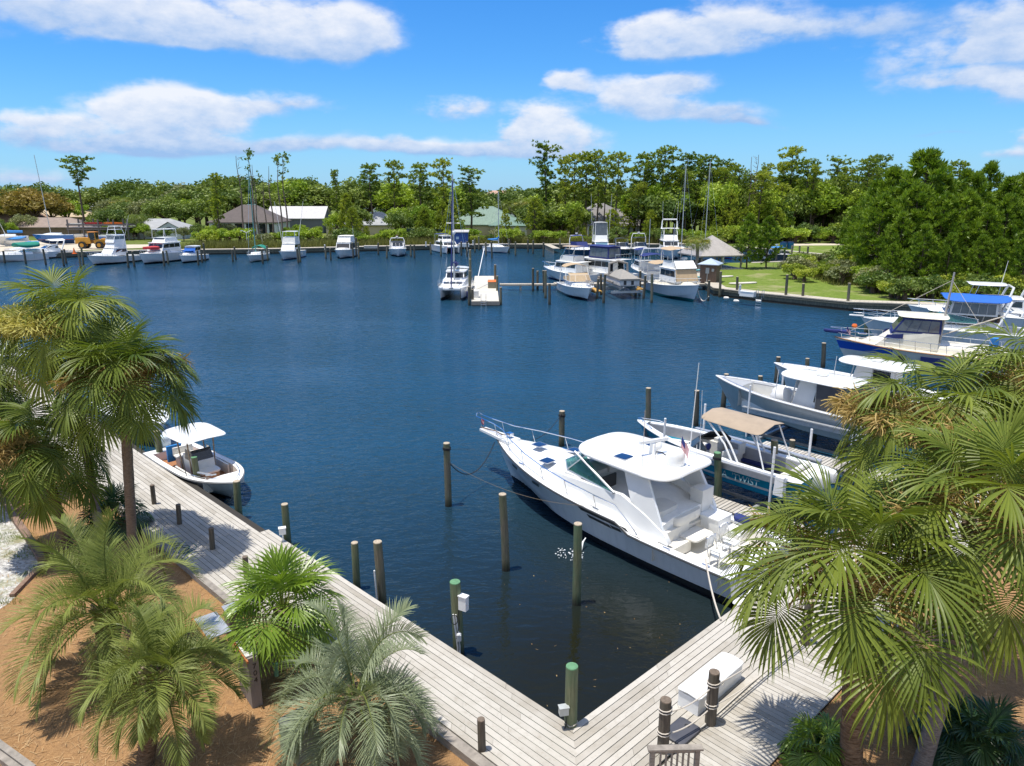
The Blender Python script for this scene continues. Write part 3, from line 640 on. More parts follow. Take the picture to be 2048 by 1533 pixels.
e = MB(); e.slab((-.39, -.316, .3), (-.29, -.316, .3), (-.29, -.314, .4), (-.39, -.314, .4), .004); e.build('yellow_label', mat('yellow_label', (.6, .42, .03), .6), o, 0)
A = at(535, 1352, Z0); o = thing('pipe_stub', 'small pale green pipe cap beside the numbered post', 'pipe', (A.x + .25, A.y, Z0)); e = MB(); e.tube([(0, 0, 0), (0, 0, .3)], .06, 10); e.build('pipe', mat('pale_green_plastic', (.2, .42, .25), .5), o); e = MB(); e.lathe((0, 0, .3), [(.075, 0), (.075, .08), (.03, .1)], 10); e.build('cap', mat('pale_green_plastic', (.2, .42, .25), .5), o)
# coiled garden hose
A = at(362, 1105, Z0); e = MB(); rr = random.Random(5)
for k in range(9): c_ = (A.x + rr.uniform(-.15, .15), A.y + rr.uniform(-.12, .12)); q = rr.uniform(.25, .5); e.tube([(c_[0] + q * 1.3 * math.cos(a * .2856), c_[1] + q * math.sin(a * .2856), Z0 + .03 + .012 * k + .01 * math.sin(a)) for a in range(23)], .014, 5)
tag(e.build('garden_hose', mat('green_hose', (.01, .09, .075), .4)), 'dark green garden hose coiled on the pine straw', 'hose')
A = at(1222, 1262, ZD)
# ------------------------------------------------------------------ boats: local x runs from transom to bow, y to port, z up from the waterline
class Boat:
    def __init__(s, name, label, cat, pos, heading, z=0, group=None):
        s.o = thing(name, label, cat, (pos[0], pos[1], z), R(heading), group)
    def part(s, mb, name, m, smooth=38, label=None, parent=None):
        o = mb.build(name, m, parent or s.o, smooth)
        if label: o['label'] = label
        return o
    def z(s, t):
        zz = s.s0 + (s.s1 - s.s0) * t ** s.sp
        if s.step: zz -= s.step[1] * max(0, min(1, (s.step[0] - t) / .045 + .5))
        return zz
    def b(s, t):
        w = s.w0 + (1 - s.w0) * math.sin(min(1, t / .42) * math.pi / 2)
        if t > s.tm: w *= max(0, 1 - ((t - s.tm) / (1 - s.tm)) ** s.pw)
        return s.B / 2 * w
    def zx(s, x): return s.z(max(0, min(1, x / s.L)))
    def bx(s, x): return s.b(max(0, min(1, x / s.L)))
    def hull(s, L, B, s0, s1, m, w0=.9, tm=.45, pw=2.3, rake=None, draft=.5, sp=1.7, flare=.30, zc=(.02, .75), step=None, rub=None, N=26, name='hull', rubr=.04):
        s.L, s.B, s.s0, s.s1, s.w0, s.tm, s.pw, s.sp, s.step = L, B, s0, s1, w0, tm, pw, sp, step
        rake = L * .13 if rake is None else rake
        ts = [1 - (1 - i / N) ** 1.35 for i in range(N + 1)]
        if step: ts = sorted(ts + [step[0] - .02, step[0] - .005, step[0] + .01, step[0] + .025])
        s.ts = ts; mb = MB(); rings = []
        for t in ts:
            b, zs = s.b(t), s.z(t); bc = b * (.90 - flare * t ** 1.6); zch = zc[0] + (s1 * zc[1] * .75 - zc[0]) * max(0, (t - .35) / .65) ** 2
            kz = -draft + (draft * .75) * max(0, (t - .6) / .4) ** 2
            pts = [(0, kz)] + [(bc * .97, zch - .04), (bc, zch)] + [(bc + (b - bc) * f ** 1.5, zch + (zs - zch) * f) for f in (.3, .6, .85, 1)]
            def X(z): return t * (L - rake * (1 - max(0, min(1, (z + draft * .3) / (zs + draft * .3))) ** .8))
            ring = [(X(z_), -y_, z_) for y_, z_ in reversed(pts[1:])] + [(X(kz), 0, kz)] + [(X(z_), y_, z_) for y_, z_ in pts[1:]]
            rings.append(ring)
        mb.loft(rings, closed=False); n = len(rings[0]); mb.add(rings[0], [tuple(range(n))])
        s.hullo = s.part(mb, name, m, 32)
        if rub is not None:
            mb = MB(); line = [(t * L, s.b(t) + .01, s.z(t) - .05) for t in ts]
            mb.tube([(x, -y, z) for x, y, z in line] + [(x, y, z) for x, y, z in reversed(line[:-1])], rubr, 6); s.part(mb, 'rub_rail', rub)
        return s
    def deck(s, xf, m=None, xa=None, g=.22, sole=.35, camber=.10, inner=None, solem=None, inset=.02, xb=.25, frm=None, name='deck'):
        "closed foredeck from xf to the bow; open cockpit with gunwales and sole aft of it"
        m = m or WHITE; mb = MB(); L = s.L; xs = [t * L for t in s.ts]
        fx = sorted([x for x in xs if x > xf + .02] + [xf]); rings = []
        for x in fx:
            b, z = max(0, s.bx(x) - inset), s.zx(x) - .015; rings.append([(x, b * q, z + camber * (1 - q * q) * min(1, b / 1.2)) for q in (-1, -.8, -.5, -.2, .2, .5, .8, 1)])
        mb.loft(rings, closed=False)
        if xf > xb + .3:
            ax = sorted([x for x in xs if xb < x < xf - .02] + [xb, xf]); inn = MB(); so_ = MB()
            for sg in (-1, 1):
                mb.loft([[(x, sg * (s.bx(x) - inset), s.zx(x) - .015), (x, sg * (s.bx(x) - inset - g * .5), s.zx(x) + .012), (x, sg * (s.bx(x) - inset - g), s.zx(x) - .01), (x, sg * (s.bx(x) - inset - g), s.zx(x) - .07)] for x in ax], closed=False)
                inn.loft([[(x, sg * (s.bx(x) - inset - g + .004), s.zx(x) - .03), (x, sg * (s.bx(x) - inset - g - .04), sole)] for x in ax], closed=False)
            so_.loft([[(x, -(s.bx(x) - inset - g), sole), (x, s.bx(x) - inset - g, sole)] for x in ax], closed=False)
            bt = s.bx(xb) - inset; zt = s.zx(xb)
            mb.add([(.0, -bt, zt - .015), (xb, -bt, zt - .015), (xb, bt, zt - .015), (.0, bt, zt - .015)], [(0, 1, 2, 3)])
            inn.add([(xb, -bt, zt - .02), (xb, -bt, sole), (xb, bt, sole), (xb, bt, zt - .02)], [(0, 1, 2, 3)])
            b = s.bx(xf) - inset; inn.add([(xf, -b, s.zx(xf) - .02), (xf, -b, sole), (xf, b, sole), (xf, b, s.zx(xf) - .02)], [(0, 1, 2, 3)])
            inn.add([(xf, -b, s.zx(xf) - .02), (xf, b, s.zx(xf) - .02), (xf, 0, s.zx(xf) + camber * .9)], [(0, 1, 2)])
            s.part(inn, 'cockpit_liner', inner or OFFW); s.part(so_, 'cockpit_sole', solem or OFFW)
        s.part(mb, name, m); return s
    def trunk(s, x0, x1, gap, h, m=None, h0=None, nose=.5, name='cabin_trunk', camber=.08, win=None):
        m = m or WHITE; h0 = h if h0 is None else h0; mb = MB(); rings = []; N = 14; w_ = []
        for i in range(N + 1):
            f = i / N; x = x0 + (x1 - x0) * f; zb = s.zx(x) - .03; w = max(.05, s.bx(x) - gap) * (1 - max(0, (f - nose) / (1 - nose)) ** 2.2 * .85); hh = (h0 + (h - h0) * min(1, f * 2.)) * (1 - max(0, (f - nose) / (1 - nose)) ** 1.6 * .97) + .02
            w_.append((x, w, zb, hh)); rings.append([(x, -w, zb), (x, -w * .96, zb + hh * .6), (x, -w * .88, zb + hh * .93), (x, -w * .5, zb + hh + camber * .7), (x, 0, zb + hh + camber), (x, w * .5, zb + hh + camber * .7), (x, w * .88, zb + hh * .93), (x, w * .96, zb + hh * .6), (x, w, zb)])
        mb.loft(rings, closed=False, cap0=True); o = s.part(mb, name, m)
        if win:
            for a, c in win:
                for sg in (-1, 1):
                    w = MB(); A = [q for q in w_]
                    def pt(f, v):
                        k = min(N - 1, int(f * N)); r = f * N - k; p, q = w_[k], w_[k + 1]; x = p[0] + (q[0] - p[0]) * r; ww = p[1] + (q[1] - p[1]) * r; zb = p[2] + (q[2] - p[2]) * r; hh = p[3] + (q[3] - p[3]) * r
                        return (x, sg * (ww * (1 - .04 * v / .6)), zb + hh * v)
                    P4 = [pt(a, .2), pt(c, .2), pt(c, .58), pt(a, .58)]
                    if sg > 0: P4 = P4[::-1]
                    w.slab(*P4, .012); s.part(w, 'window', WGLASS, 0)
        return s
    def house(s, x0, x1, w0, w1, z0, h, rf=.5, rb=.1, tum=.06, m=None, roofm=None, over=(.2, .15, .1), nside=3, nfront=3, nback=0, vs=(.45, .88), glass=None, roof=True, name='deckhouse', us=(.04, .96), camber=.07, frontm=None, roofth=.07):
        m = m or WHITE; glass = glass or WGLASS; z1 = z0 + h; a0, a1 = w0 * (1 - tum), w1 * (1 - tum)
        bt = [(x0, -w0, z0), (x1, -w1, z0), (x1, w1, z0), (x0, w0, z0)]; tp = [(x0 + rb, -a0, z1), (x1 - rf, -a1, z1), (x1 - rf, a1, z1), (x0 + rb, a0, z1)]
        mb = MB(); mb.add(bt + tp, [(4, 5, 6, 7), (0, 1, 5, 4), (1, 2, 6, 5), (2, 3, 7, 6), (3, 0, 4, 7)]); o = s.part(mb, name, m, 0)
        def face(A, B, C, D, n, v, name='window', mm=None, gap=.05):
            A, B, C, D = map(Vector, (A, B, C, D))
            for k in range(n):
                u0 = us[0] + (us[1] - us[0]) * (k + gap / 2) / n; u1 = us[0] + (us[1] - us[0]) * (k + 1 - gap / 2) / n
                f = lambda u, q: A.lerp(B, u).lerp(D.lerp(C, u), q)
                w = MB(); w.slab(f(u0, v[0]), f(u1, v[0]), f(u1, v[1]), f(u0, v[1]), .014); s.part(w, name, mm or glass, 0, parent=o)
        if nside: face(bt[0], bt[1], tp[1], tp[0], nside, vs); face(bt[2], bt[3], tp[3], tp[2], nside, vs)
        if nfront:
            if frontm: face(bt[1], bt[2], tp[2], tp[1], 1, (vs[0] - .1, vs[1] + .06), 'windscreen_cover', frontm)
            else: face(bt[1], bt[2], tp[2], tp[1], nfront, vs)
        if nback: face(bt[3], bt[0], tp[0], tp[3], nback, (.1, .88))
        if roof:
            r = MB(); r.rslab(x0 + rb - over[1], x1 - rf + over[0], a0 + over[2], a1 + over[2], z1, roofth, camber, 9); s.part(r, 'roof', roofm or m)
        return s
    def top(s, x0, x1, w, z, m, name='bimini_top', th=.05, camber=.15, e=7, posts=None, pm=None, w1=None, slope=0, pz=None, pr=.022, label=None):
        mb = MB(); mb.rslab(x0, x1, w, w1 or w, z, th, camber, e, slope=slope); s.part(mb, name, m, label=label)
        for (xa, ya, za, xb_, yb) in (posts or []):
            for sg in (-1, 1): p_ = MB(); p_.tube([(xa, sg * ya, za), (xb_, sg * yb, z + .03 + slope * (xb_ - (x0 + x1) / 2))], pr, 6); s.part(p_, 'post', pm or STEEL)
        return s
    def rail(s, x0, x1=None, h=.6, n=5, r=.02, inset=.1, m=None, lean=.12, name='bow_rail', mid=False, close=True, dip=True):
        m = m or STEEL; x1 = s.L + .05 if x1 is None else x1; pr_, sr = [], []
        N = 12; mb = MB()
        def P_(x, sg, up): 
            xx = min(x, s.L * .995); return (x + lean * up, sg * max(.10, s.bx(xx) - inset + .04 * up), s.zx(xx) + up)
        for sg in (-1, 1):
            line = [P_(x0 - .35, sg, .02)] if dip else []
            line += [P_(x0 + (x1 - x0) * k / N, sg, h) for k in range(N + 1)]; pr_.append(line)
        mb.tube(pr_[0] + pr_[1][::-1], r, 6)
        if mid: mb.tube([P_(x0 + (x1 - x0) * k / N, -1, h * .5) for k in range(N + 1)] + [P_(x0 + (x1 - x0) * k / N, 1, h * .5) for k in range(N, -1, -1)], r * .8, 5)
        for sg in (-1, 1):
            for k in range(n):
                x = x0 + (x1 - x0) * (k + .25) / n; mb.tube([P_(x - .02, sg, 0), P_(x, sg, h)], r * .85, 5)
        s.part(mb, name, m); return s
    def screen(s, xf, xa, w, z, h, rake=.7, m=None, fm=None, wf=.55, split=True, drop=.0):
        "wrap-round windscreen: front panes from xf back, side panes to xa"
        m = m or TGLASS; fm = fm or STEEL
        F1, F2 = (xf, -w * wf, z), (xf, w * wf, z); C1, C2 = (xf - .5, -w, z), (xf - .5, w, z); A1, A2 = (xa, -w, z), (xa, w, z)
        up = lambda p, hh, k, ins: (p[0] - rake * k, p[1] * ins, p[2] + hh)
        tF1, tF2, tC1, tC2, tA1, tA2 = up(F1, h, 1, .85), up(F2, h, 1, .85), up(C1, h, .85, .88), up(C2, h, .85, .88), up(A1, h * .45 - drop, .15, .96), up(A2, h * .45 - drop, .15, .96)
        g = MB(); g.slab(F1, F2, tF2, tF1, .012); g.slab(C1, F1, tF1, tC1, .012); g.slab(F2, C2, tC2, tF2, .012); g.slab(A1, C1, tC1, tA1, .012); g.slab(C2, A2, tA2, tC2, .012); s.part(g, 'windscreen', m, 0)
        f = MB(); f.tube([tA1, tC1, tF1, tF2, tC2, tA2], .028, 6); f.tube([A1, C1, F1, F2, C2, A2], .022, 6)
        for a, b in ((F1, tF1), (F2, tF2), (C1, tC1), (C2, tC2), (A1, tA1), (A2, tA2)): f.tube([a, b], .022, 6)
        s.part(f, 'windscreen_frame', fm); return s
    def arch(s, x, w, z0, h, m=None, r=.09, lean=-.6, w1=None):
        w1 = w1 or w * .8; mb = MB(); mb.tube([(x, -w, z0), (x + lean * .7, -w * .97, z0 + h * .7), (x + lean, -w1, z0 + h), (x + lean, w1, z0 + h), (x + lean * .7, w * .97, z0 + h * .7), (x, w, z0)], r, 8); s.part(mb, 'radar_arch', m or WHITE); return s
    def radar(s, x, y, z, r=.28, h=.2, ped=.15):
        mb = MB(); mb.lathe((x, y, z + ped), [(r * .92, 0), (r, h * .25), (r, h * .7), (r * .85, h), (.02, h * 1.05)], 16); mb.box((x, y, z + ped / 2), (.16, .16, ped)); s.part(mb, 'radar_dome', WHITE); return s
    def pole(s, a, b, r=.02, name='antenna', m=None, r1=None):
        mb = MB(); mb.tube([a, b], [r, r1 if r1 else r * .6], 6); s.part(mb, name, m or WHITE); return s
    def hatch(s, x, y, z, w, m=None, tilt=0, fr=None):
        mb = MB(); mb.rslab(-w / 2 - .035, w / 2 + .035, w / 2 + .035, w / 2 + .035, 0, .03, 0, 10); o = s.part(mb, 'hatch', fr or ALU); o.location = (x, y, z); o.rotation_euler = (tilt, 0, 0)
        g = MB(); g.rslab(-w / 2, w / 2, w / 2, w / 2, .022, .016, .003, 10); s.part(g, 'pane', m or HATCH, parent=o); return s
    def ports(s, xs, fz, m=None, w=.34, h=.13, name='porthole'):
        for x in xs:
            for sg in (-1, 1):
                t = x / s.L; b, zs = s.b(t), s.z(t); bc = b * (.90 - .30 * t ** 1.6); f = fz; y = bc + (b - bc) * f ** 1.5 + .015; z = zs * f
                t2 = (x + w) / s.L; b2 = s.b(t2); bc2 = b2 * (.90 - .30 * t2 ** 1.6); y2 = bc2 + (b2 - bc2) * f ** 1.5 + .015; rk = (1 - f) * .0
                mb = MB(); up = .03
                q = [(x - rk, sg * y, z), (x + w - rk, sg * y2, z + .02), (x + w - rk, sg * (y2 + up), z + h), (x - rk, sg * (y + up), z + h * .95)]
                if sg > 0: q = q[::-1]
                mb.slab(*q, .02); s.part(mb, name, m or DARK, 0)
        return s
    def seat(s, x, y, z, w=.5, d=.5, h=.42, back=.45, m=None, name='seat'):
        mb = MB(); mb.rslab(x - d / 2, x + d / 2, w / 2, w / 2, z + h, .1, .01, 5); 
        for i in range(len(mb.v)): mb.v[i] = (mb.v[i][0], mb.v[i][1] + y, mb.v[i][2])
        mb.box((x, y, z + h / 2), (d * .8, w * .8, h))
        if back: mb.box((x - d * .48, y, z + h + back * .55), (.09, w * .95, back))
        s.part(mb, name, m or VINYL); return s
    def outboard(s, x, y, z, m=None, h=1.0):
        m = m or WHITE; mb = MB(); mb.loft([[(x + a * q, y + b * q2, z + zz) for a, b in ((-.28, -.17), (.2, -.2), (.28, 0), (.2, .2), (-.28, .17), (-.36, 0))] for zz, q, q2 in ((0, .75, .8), (.08, 1, 1), (.42, 1.05, 1), (.55, .85, .8), (.6, .45, .4))], cap0=True, cap1=True); o = s.part(mb, 'outboard_motor', m, 50)
        g = MB(); g.box((x + .02, y, z - h * .4), (.2, .13, h * .85)); g.box((x - .05, y, z - h * .8), (.5, .05, .04)); g.box((x + .2, y, z - .1), (.3, .28, .25)); s.part(g, 'leg', GREYD, parent=o); return s
    def enclosure(s, x0, x1, w0, w1, z0, h, m=None, tum=.05, rf=.2, nside=3, nfront=3, fm=None):
        "clear curtains round a helm: panes with fabric edges"
        s.house(x0, x1, w0, w1, z0, h, rf, .05, tum, m or NAVY, nside=nside, nfront=nfront, nback=2, vs=(.12, .88), glass=CLEARP, roof=False, name='curtain'); return s
    def flag(s, x, y, z, mats, size=(.45, .3), pole=.8, name='flag', stripes=None):
        s.pole((x, y, z), (x, y, z + pole), .012, 'flag_staff', STEEL)
        rg_ = random.Random(int(x * 10)); mb = MB(); nx, ny = 8, 13; w, h = size; vs = []
        for j in range(ny + 1):
            for i in range(nx + 1):
                u, v = i / nx, j / ny; vs.append((x - u * w * .55, y + .05 * math.sin(u * 6 + v) * u, z + pole - v * h - u * w * .75))
        for j in range(ny):
            for i in range(nx):
                k = stripes(i / nx, j / ny) if stripes else 0; mb.add([vs[j * (nx + 1) + i], vs[j * (nx + 1) + i + 1], vs[(j + 1) * (nx + 1) + i + 1], vs[(j + 1) * (nx + 1) + i]], [(0, 1, 2, 3)], k)
        s.part(mb, name, mats, 60); return s
CLEARP = mat('clear_curtain', (.10, .12, .14), .12, .25, 2, coat=.4)
FLAGM = [mat('flag_red', (.5, .03, .05), .7), mat('flag_white', (.75, .75, .75), .7), mat('flag_blue', (.02, .04, .2), .7)]
US = lambda u, v: 2 if (u < .42 and v < .54) else int(v * 13) % 2
H_BLACK = hullmat('hull_white_black_bottom', (.70, .71, .72), (.012, .012, .014), (.012, .012, .014), .10, .30, stripe2=((.62, .63, .64), .36, .022))
H_NAVY = hullmat('hull_white_navy_bottom', (.68, .69, .70), (.012, .016, .04), (.02, .03, .09))
H_TEAL = hullmat('hull_teal', (.010, .26, .40), (.010, .27, .41), None, -.4, 0, stripe2=((.70, .66, .60), .27, .05))
H_GREY = hullmat('hull_pale_grey', (.40, .42, .41), (.35, .36, .35), None, -.4, 0, .3)
H_PLAIN = hullmat('hull_plain_white', (.70, .70, .69), (.55, .56, .57), None, -.4, 0, .25)
H_BLUEB = hullmat('hull_white_blue_bottom', (.66, .67, .68), (.02, .06, .2), (.02, .06, .2), .08, .2)
H_NAVYS = hullmat('hull_dark_blue', (.012, .03, .075), (.01, .02, .05), (.55, .56, .58), .06, .16)
H_BLUE = hullmat('hull_bright_blue', (.012, .13, .42), (.02, .05, .14), (.3, .03, .03), .05, .14)
H_TEALB = hullmat('hull_white_teal_bottom', (.56, .60, .64), (.005, .12, .13), (.005, .12, .13), .2, .36, .35)
H_GREENB = hullmat('hull_white_green_bottom', (.62, .63, .62), (.02, .06, .05), (.1, .2, .17), .06, .16)
H_CHAR = hullmat('hull_charcoal', (.05, .058, .065), (.02, .02, .02), (.6, .6, .6), .06, .14)
H_BLUEBOW = hullmat('hull_cream_blue_band', (.62, .60, .54), (.02, .03, .08), (.02, .04, .2), .08, .2)
_n = H_BLUEBOW.node_tree; _b = _n.nodes['Principled BSDF']; _src = _b.inputs['Base Color'].links[0].from_socket
_tc = _n.nodes.new('ShaderNodeTexCoord'); _sx = _n.nodes.new('ShaderNodeSeparateXYZ'); _n.links.new(_tc.outputs['Object'], _sx.inputs[0])
def _m(op, a, b_, c_=None):
    q = _n.nodes.new('ShaderNodeMath'); q.operation = op
    for i, x in enumerate((a, b_, c_)):
        if x is None: continue
        if isinstance(x, (int, float)): q.inputs[i].default_value = x
        else: _n.links.new(x, q.inputs[i])
    return q.outputs[0]
_f = _m('MULTIPLY', _m('GREATER_THAN', _sx.outputs[0], 9.2), _m('COMPARE', _sx.outputs[2], 1.45, .33))
_mx = _n.nodes.new('ShaderNodeMixRGB'); _n.links.new(_f, _mx.inputs[0]); _n.links.new(_src, _mx.inputs[1]); _mx.inputs[2].default_value = (.01, .07, .42, 1); _n.links.new(_mx.outputs[0], _b.inputs['Base Color'])

# ---------------------------------------------------------------- the large white yacht in the near slip
def big_yacht():
    c0 = st(.75, 10.75); b = Boat('motor_yacht', 'large white hardtop express yacht with black bottom in the near slip', 'yacht', c0, 132.2)
    b.hull(14.2, 4.55, 1.42, 2.02, H_BLACK, w0=.93, tm=.42, pw=2.25, rake=1.5, draft=.7, sp=1.35, flare=.34, step=(.315, .30), rub=mat('dark_rub_rail', (.05, .05, .05), .4), rubr=.03)
    b.z  # sheer steps down to the cockpit
    b.deck(3.1, sole=.55, g=.34, camber=.10, inner=VINYL, solem=mat('cream_nonskid', (.66, .64, .58), .6, .06, 5), xb=.45)
    # raised foredeck: flush rounded crown with a narrow side deck round it
    b.trunk(3.2, 13.3, .42, .34, NONSK, h0=.52, nose=.45, name='foredeck', camber=.16)
    zt = lambda x: b.zx(x) + .40
    # coaming that carries the windscreen and sweeps down to the cockpit
    L_ = MB()
    for sg in (-1, 1):
        w = b.bx(6) - .44
        prof = [(2.75, .02, .06), (3.0, .35, .06), (3.9, .78, .05), (5.0, .86, .03), (6.5, .74, .0), (8.0, .58, -.05), (8.9, .44, -.25)]
        rings = []
        for x, h, ins in prof:
            zb = b.zx(x) - .02; yy = b.bx(max(x, 3.4)) - .44; rings.append([(x, sg * yy, zb), (x, sg * (yy - .10 + ins * .3), zb + h), (x, sg * (yy - .28), zb + h), (x, sg * (yy - .34), zb)])
        L_.loft(rings, closed=False, cap0=True, cap1=True)
    b.part(L_, 'coaming', WHITE)
    # hardtop on broad swept wings
    Z = 3.36; h = MB(); h.rslab(2.95, 7.75, 1.78, 1.72, Z, .15, .12, 4.6, 48, slope=.015); b.part(h, 'hardtop', WHITE)
    for sg in (-1, 1):
        y0, y1 = b.bx(5) - .58, 1.5; w = MB()
        w.slab((3.02, sg * y0, 1.50), (4.55, sg * y0, 2.28), (5.1, sg * y1, Z), (4.0, sg * y1, Z), .12); b.part(w, 'hardtop_wing', WHITE, 0)
        v = MB(); v.tube([(8.2, sg * 1.2, 2.45), (6.6, sg * 1.5, Z + .02)], .035, 6); v.tube([(5.3, sg * 1.76, 2.40), (7.6, sg * 1.52, Z + .02)], .045, 8); b.part(v, 'windscreen_frame', ALU)
    g = MB(); zb = 2.36
    F = [(9.05, -.5, zb), (9.05, .5, zb)]; Cc = [(8.2, -1.3, zb + .02), (8.2, 1.3, zb + .02)]; A = [(5.35, -1.78, zb + .0), (5.35, 1.78, zb + .0)]
    T = [(7.45, -.55, Z), (7.45, .55, Z)]; TC = [(7.05, -1.45, Z), (7.05, 1.45, Z)]
    g.slab(F[0], F[1], T[1], T[0], .012); g.slab(Cc[0], F[0], T[0], TC[0], .012); g.slab(F[1], Cc[1], TC[1], T[1], .012); b.part(g, 'windscreen', TGLASS, 0)
    for sg, k in ((-1, 0), (1, 1)):
        g = MB(); q = [A[k], Cc[k], TC[k], (6.9, sg * 1.5, Z - .1)]; g.slab(*(q if sg < 0 else q[::-1]), .012); b.part(g, 'side_glass', TGLASS, 0)
    f = MB(); f.tube([A[0], Cc[0], F[0], F[1], Cc[1], A[1]], .035, 6)
    for p, q in ((F[0], T[0]), (F[1], T[1]), (Cc[0], TC[0]), (Cc[1], TC[1])): f.tube([p, q], .03, 6)
    b.part(f, 'windscreen_base', ALU)
    # helm deck, bulkhead, seats
    m_ = MB(); m_.box((5.6, 0, 1.12), (5.0, 3.3, .06)); b.part(m_, 'helm_deck', VINYL, 0)
    m_ = MB(); m_.box((7.7, 0, 1.75), (.9, 3.0, 1.2)); m_.box((7.25, -.7, 2.2), (.25, 1.1, .45)); b.part(m_, 'helm_console', OFFW, 0)
    m_ = MB(); m_.box((6.2, 1.05, 1.9), (.08, .9, 1.5)); m_.box((6.9, 1.25, 1.9), (.06, .4, 1.2)); b.part(m_, 'electronics_box', DARK, 0)
    m_ = MB(); m_.box((3.25, .75, 1.0), (.4, 1.5, .85)); m_.rslab(3.0, 3.75, .85, .85, 1.42, .35, .02, 4); 
    for i in range(len(m_.v) - 289 if len(m_.v) > 289 else 0, len(m_.v)): pass
    b.part(m_, 'lounge_seat', VINYL)
    m_ = MB(); m_.rslab(3.5, 4.5, .7, .7, 1.6, .4, .02, 4); m_.v = [(x, y + .65, z) for x, y, z in m_.v]; b.part(m_, 'aft_facing_seat', VINYL)
    m_ = MB(); m_.box((3.45, -1.35, 1.45), (.55, .75, 1.8)); b.part(m_, 'cabin_locker', OFFW, 0)
    m_ = MB(); m_.box((2.75, -1.3, .98), (.8, .9, .85)); m_.box((2.75, -1.3, 1.43), (.86, .96, .05)); b.part(m_, 'bait_station', WHITE, 0)
    m_ = MB(); m_.box((2.0, -1.5, .8), (.7, .6, .5)); b.part(m_, 'cooler', WHITE, 0)
    m_ = MB(); m_.box((2.9, 1.1, .78), (.55, 1.3, .42)); m_.rslab(2.3, 3.15, .6, .6, .98, .1, .02, 6); b.part(m_, 'cockpit_bench', VINYL)
    m_ = MB(); m_.rslab(-.32, .32, .24, .24, 0, .14, .1, 3); o = b.part(m_, 'winch_cover', NAVY); o.location = (2.0, -(b.bx(2) - .2), b.zx(2) + .02)
    # two fighting chairs with tubular frames
    for i, (x, y) in enumerate(((1.25, .78), (1.45, -.35))):
        c = MB(); c.rslab(x - .24, x + .24, .26, .26, 1.0, .1, .01, 5); c.v = [(p, q + y, r) for p, q, r in c.v]; o = b.part(c, 'deck_chair', WHITE)
        for a in (-.28, .28):
            c = MB(); c.rslab(x - .2, x + .22, .06, .06, 1.26, .06, .0, 4); c.v = [(p, q + y + a, r) for p, q, r in c.v]; b.part(c, 'armrest', WHITE, parent=o)
        c = MB(); c.tube([(x + .25, y - .28, .95), (x + .38, y - .28, 1.62), (x + .38, y + .28, 1.62), (x + .25, y + .28, .95)], .025, 6)
        for a in (-.26, .26):
            for d in (-.18, .2): c.tube([(x + d, y + a, .56), (x + d, y + a, 1.27)], .022, 6)
        b.part(c, 'chair_frame', STEEL, parent=o)
        c = MB(); c.rslab(-.25, .25, .26, .26, 0, .05, .03, 4); k = b.part(c, 'backrest', WHITE, parent=o); k.location = (x + .37, y, 1.42); k.rotation_euler = (0, R(82), 0)
    # hatches in the deck and hardtop
    for x, y in ((11.1, .08), (9.75, -.82), (9.65, 1.02)): b.hatch(x, y, zt(x) + .14 - .05 * abs(y), .5, tilt=-.04 * y)
    for x, y in ((5.55, .95), (5.75, -.95)): b.hatch(x, y, Z + .215, .56)
    # roof gear
    zr = Z + .27; m_ = MB(); m_.lathe((3.75, .15, zr - .06), [(.33, 0), (.36, .06), (.36, .36), (.345, .46), (.29, .57), (.2, .64), (.1, .675), (.01, .68)], 20); b.part(m_, 'satellite_dome', WHITE, 60)
    m_ = MB(); m_.box((4.95, -.1, zr + .2), (.28, .28, .42), taper=.7); m_.ball((4.9, -.28, zr + .28), .2, 10); b.part(m_, 'radar_pedestal', WHITE)
    m_ = MB(); m_.box((4.95, -.1, zr + .52), (.13, 1.3, .12), R(-18)); b.part(m_, 'radar_scanner', WHITE, 0)
    m_ = MB(); m_.tube([(4.8, -.1, zr + .1), (4.5, -.05, zr + .16), (4.3, -.12, zr + .05), (4.2, -.05, zr)], .025, 6); b.part(m_, 'radar_cable', BLACK)
    b.pole((4.35, 1.35, zr - .1), (4.35, 1.35, zr + 2.2), .014, 'antenna', STEEL); b.pole((4.1, -1.3, zr - .1), (3.95, -1.3, zr + 3.6), .022)
    for x, y, l in ((4.3, 1.1, .28), (4.15, .85, .5), (3.6, -1.0, .5)): b.pole((x, y, zr - .08), (x, y, zr + l), .018, 'light_stub', STEEL)
    b.flag(3.62, .02, zr - .05, FLAGM, (.62, .42), 1.15, stripes=US)
    # pulpit, anchor, rail
    m_ = MB(); m_.loft([[(12.9, -.42, 2.0), (12.9, .42, 2.0), (12.9, .42, 2.12), (12.9, -.42, 2.12)], [(14.3, -.26, 2.04), (14.3, .26, 2.04), (14.3, .26, 2.16), (14.3, -.26, 2.16)], [(15.2, -.2, 2.07), (15.2, .2, 2.07), (15.2, .2, 2.18), (15.2, -.2, 2.18)]], cap0=True, cap1=True); b.part(m_, 'bow_pulpit', WHITE)
    m_ = MB(); m_.tube([(15.35, 0, 2.18), (14.2, 0, 2.26), (13.6, .12, 2.24)], .03, 6); m_.tube([(13.6, -.2, 2.26), (13.4, .12, 2.28), (13.5, .4, 2.42)], .025, 6); b.part(m_, 'anchor', mat('rusty_steel', (.16, .10, .06), .6, .3))
    m_ = MB(); m_.box((13.3, -.1, 2.3), (.3, .25, .15)); b.part(m_, 'windlass', STEEL)
    rl = MB()
    def rp(x, sg, up): return (x + .16 * up, sg * (max(.24, b.bx(min(x, 14.1)) - .2) if x < 13.9 else .24) * (1 if x < 14.6 else .8), max(b.zx(min(x, 14.1)) + up, 2.1 + up * .0 if up == 0 else 0))
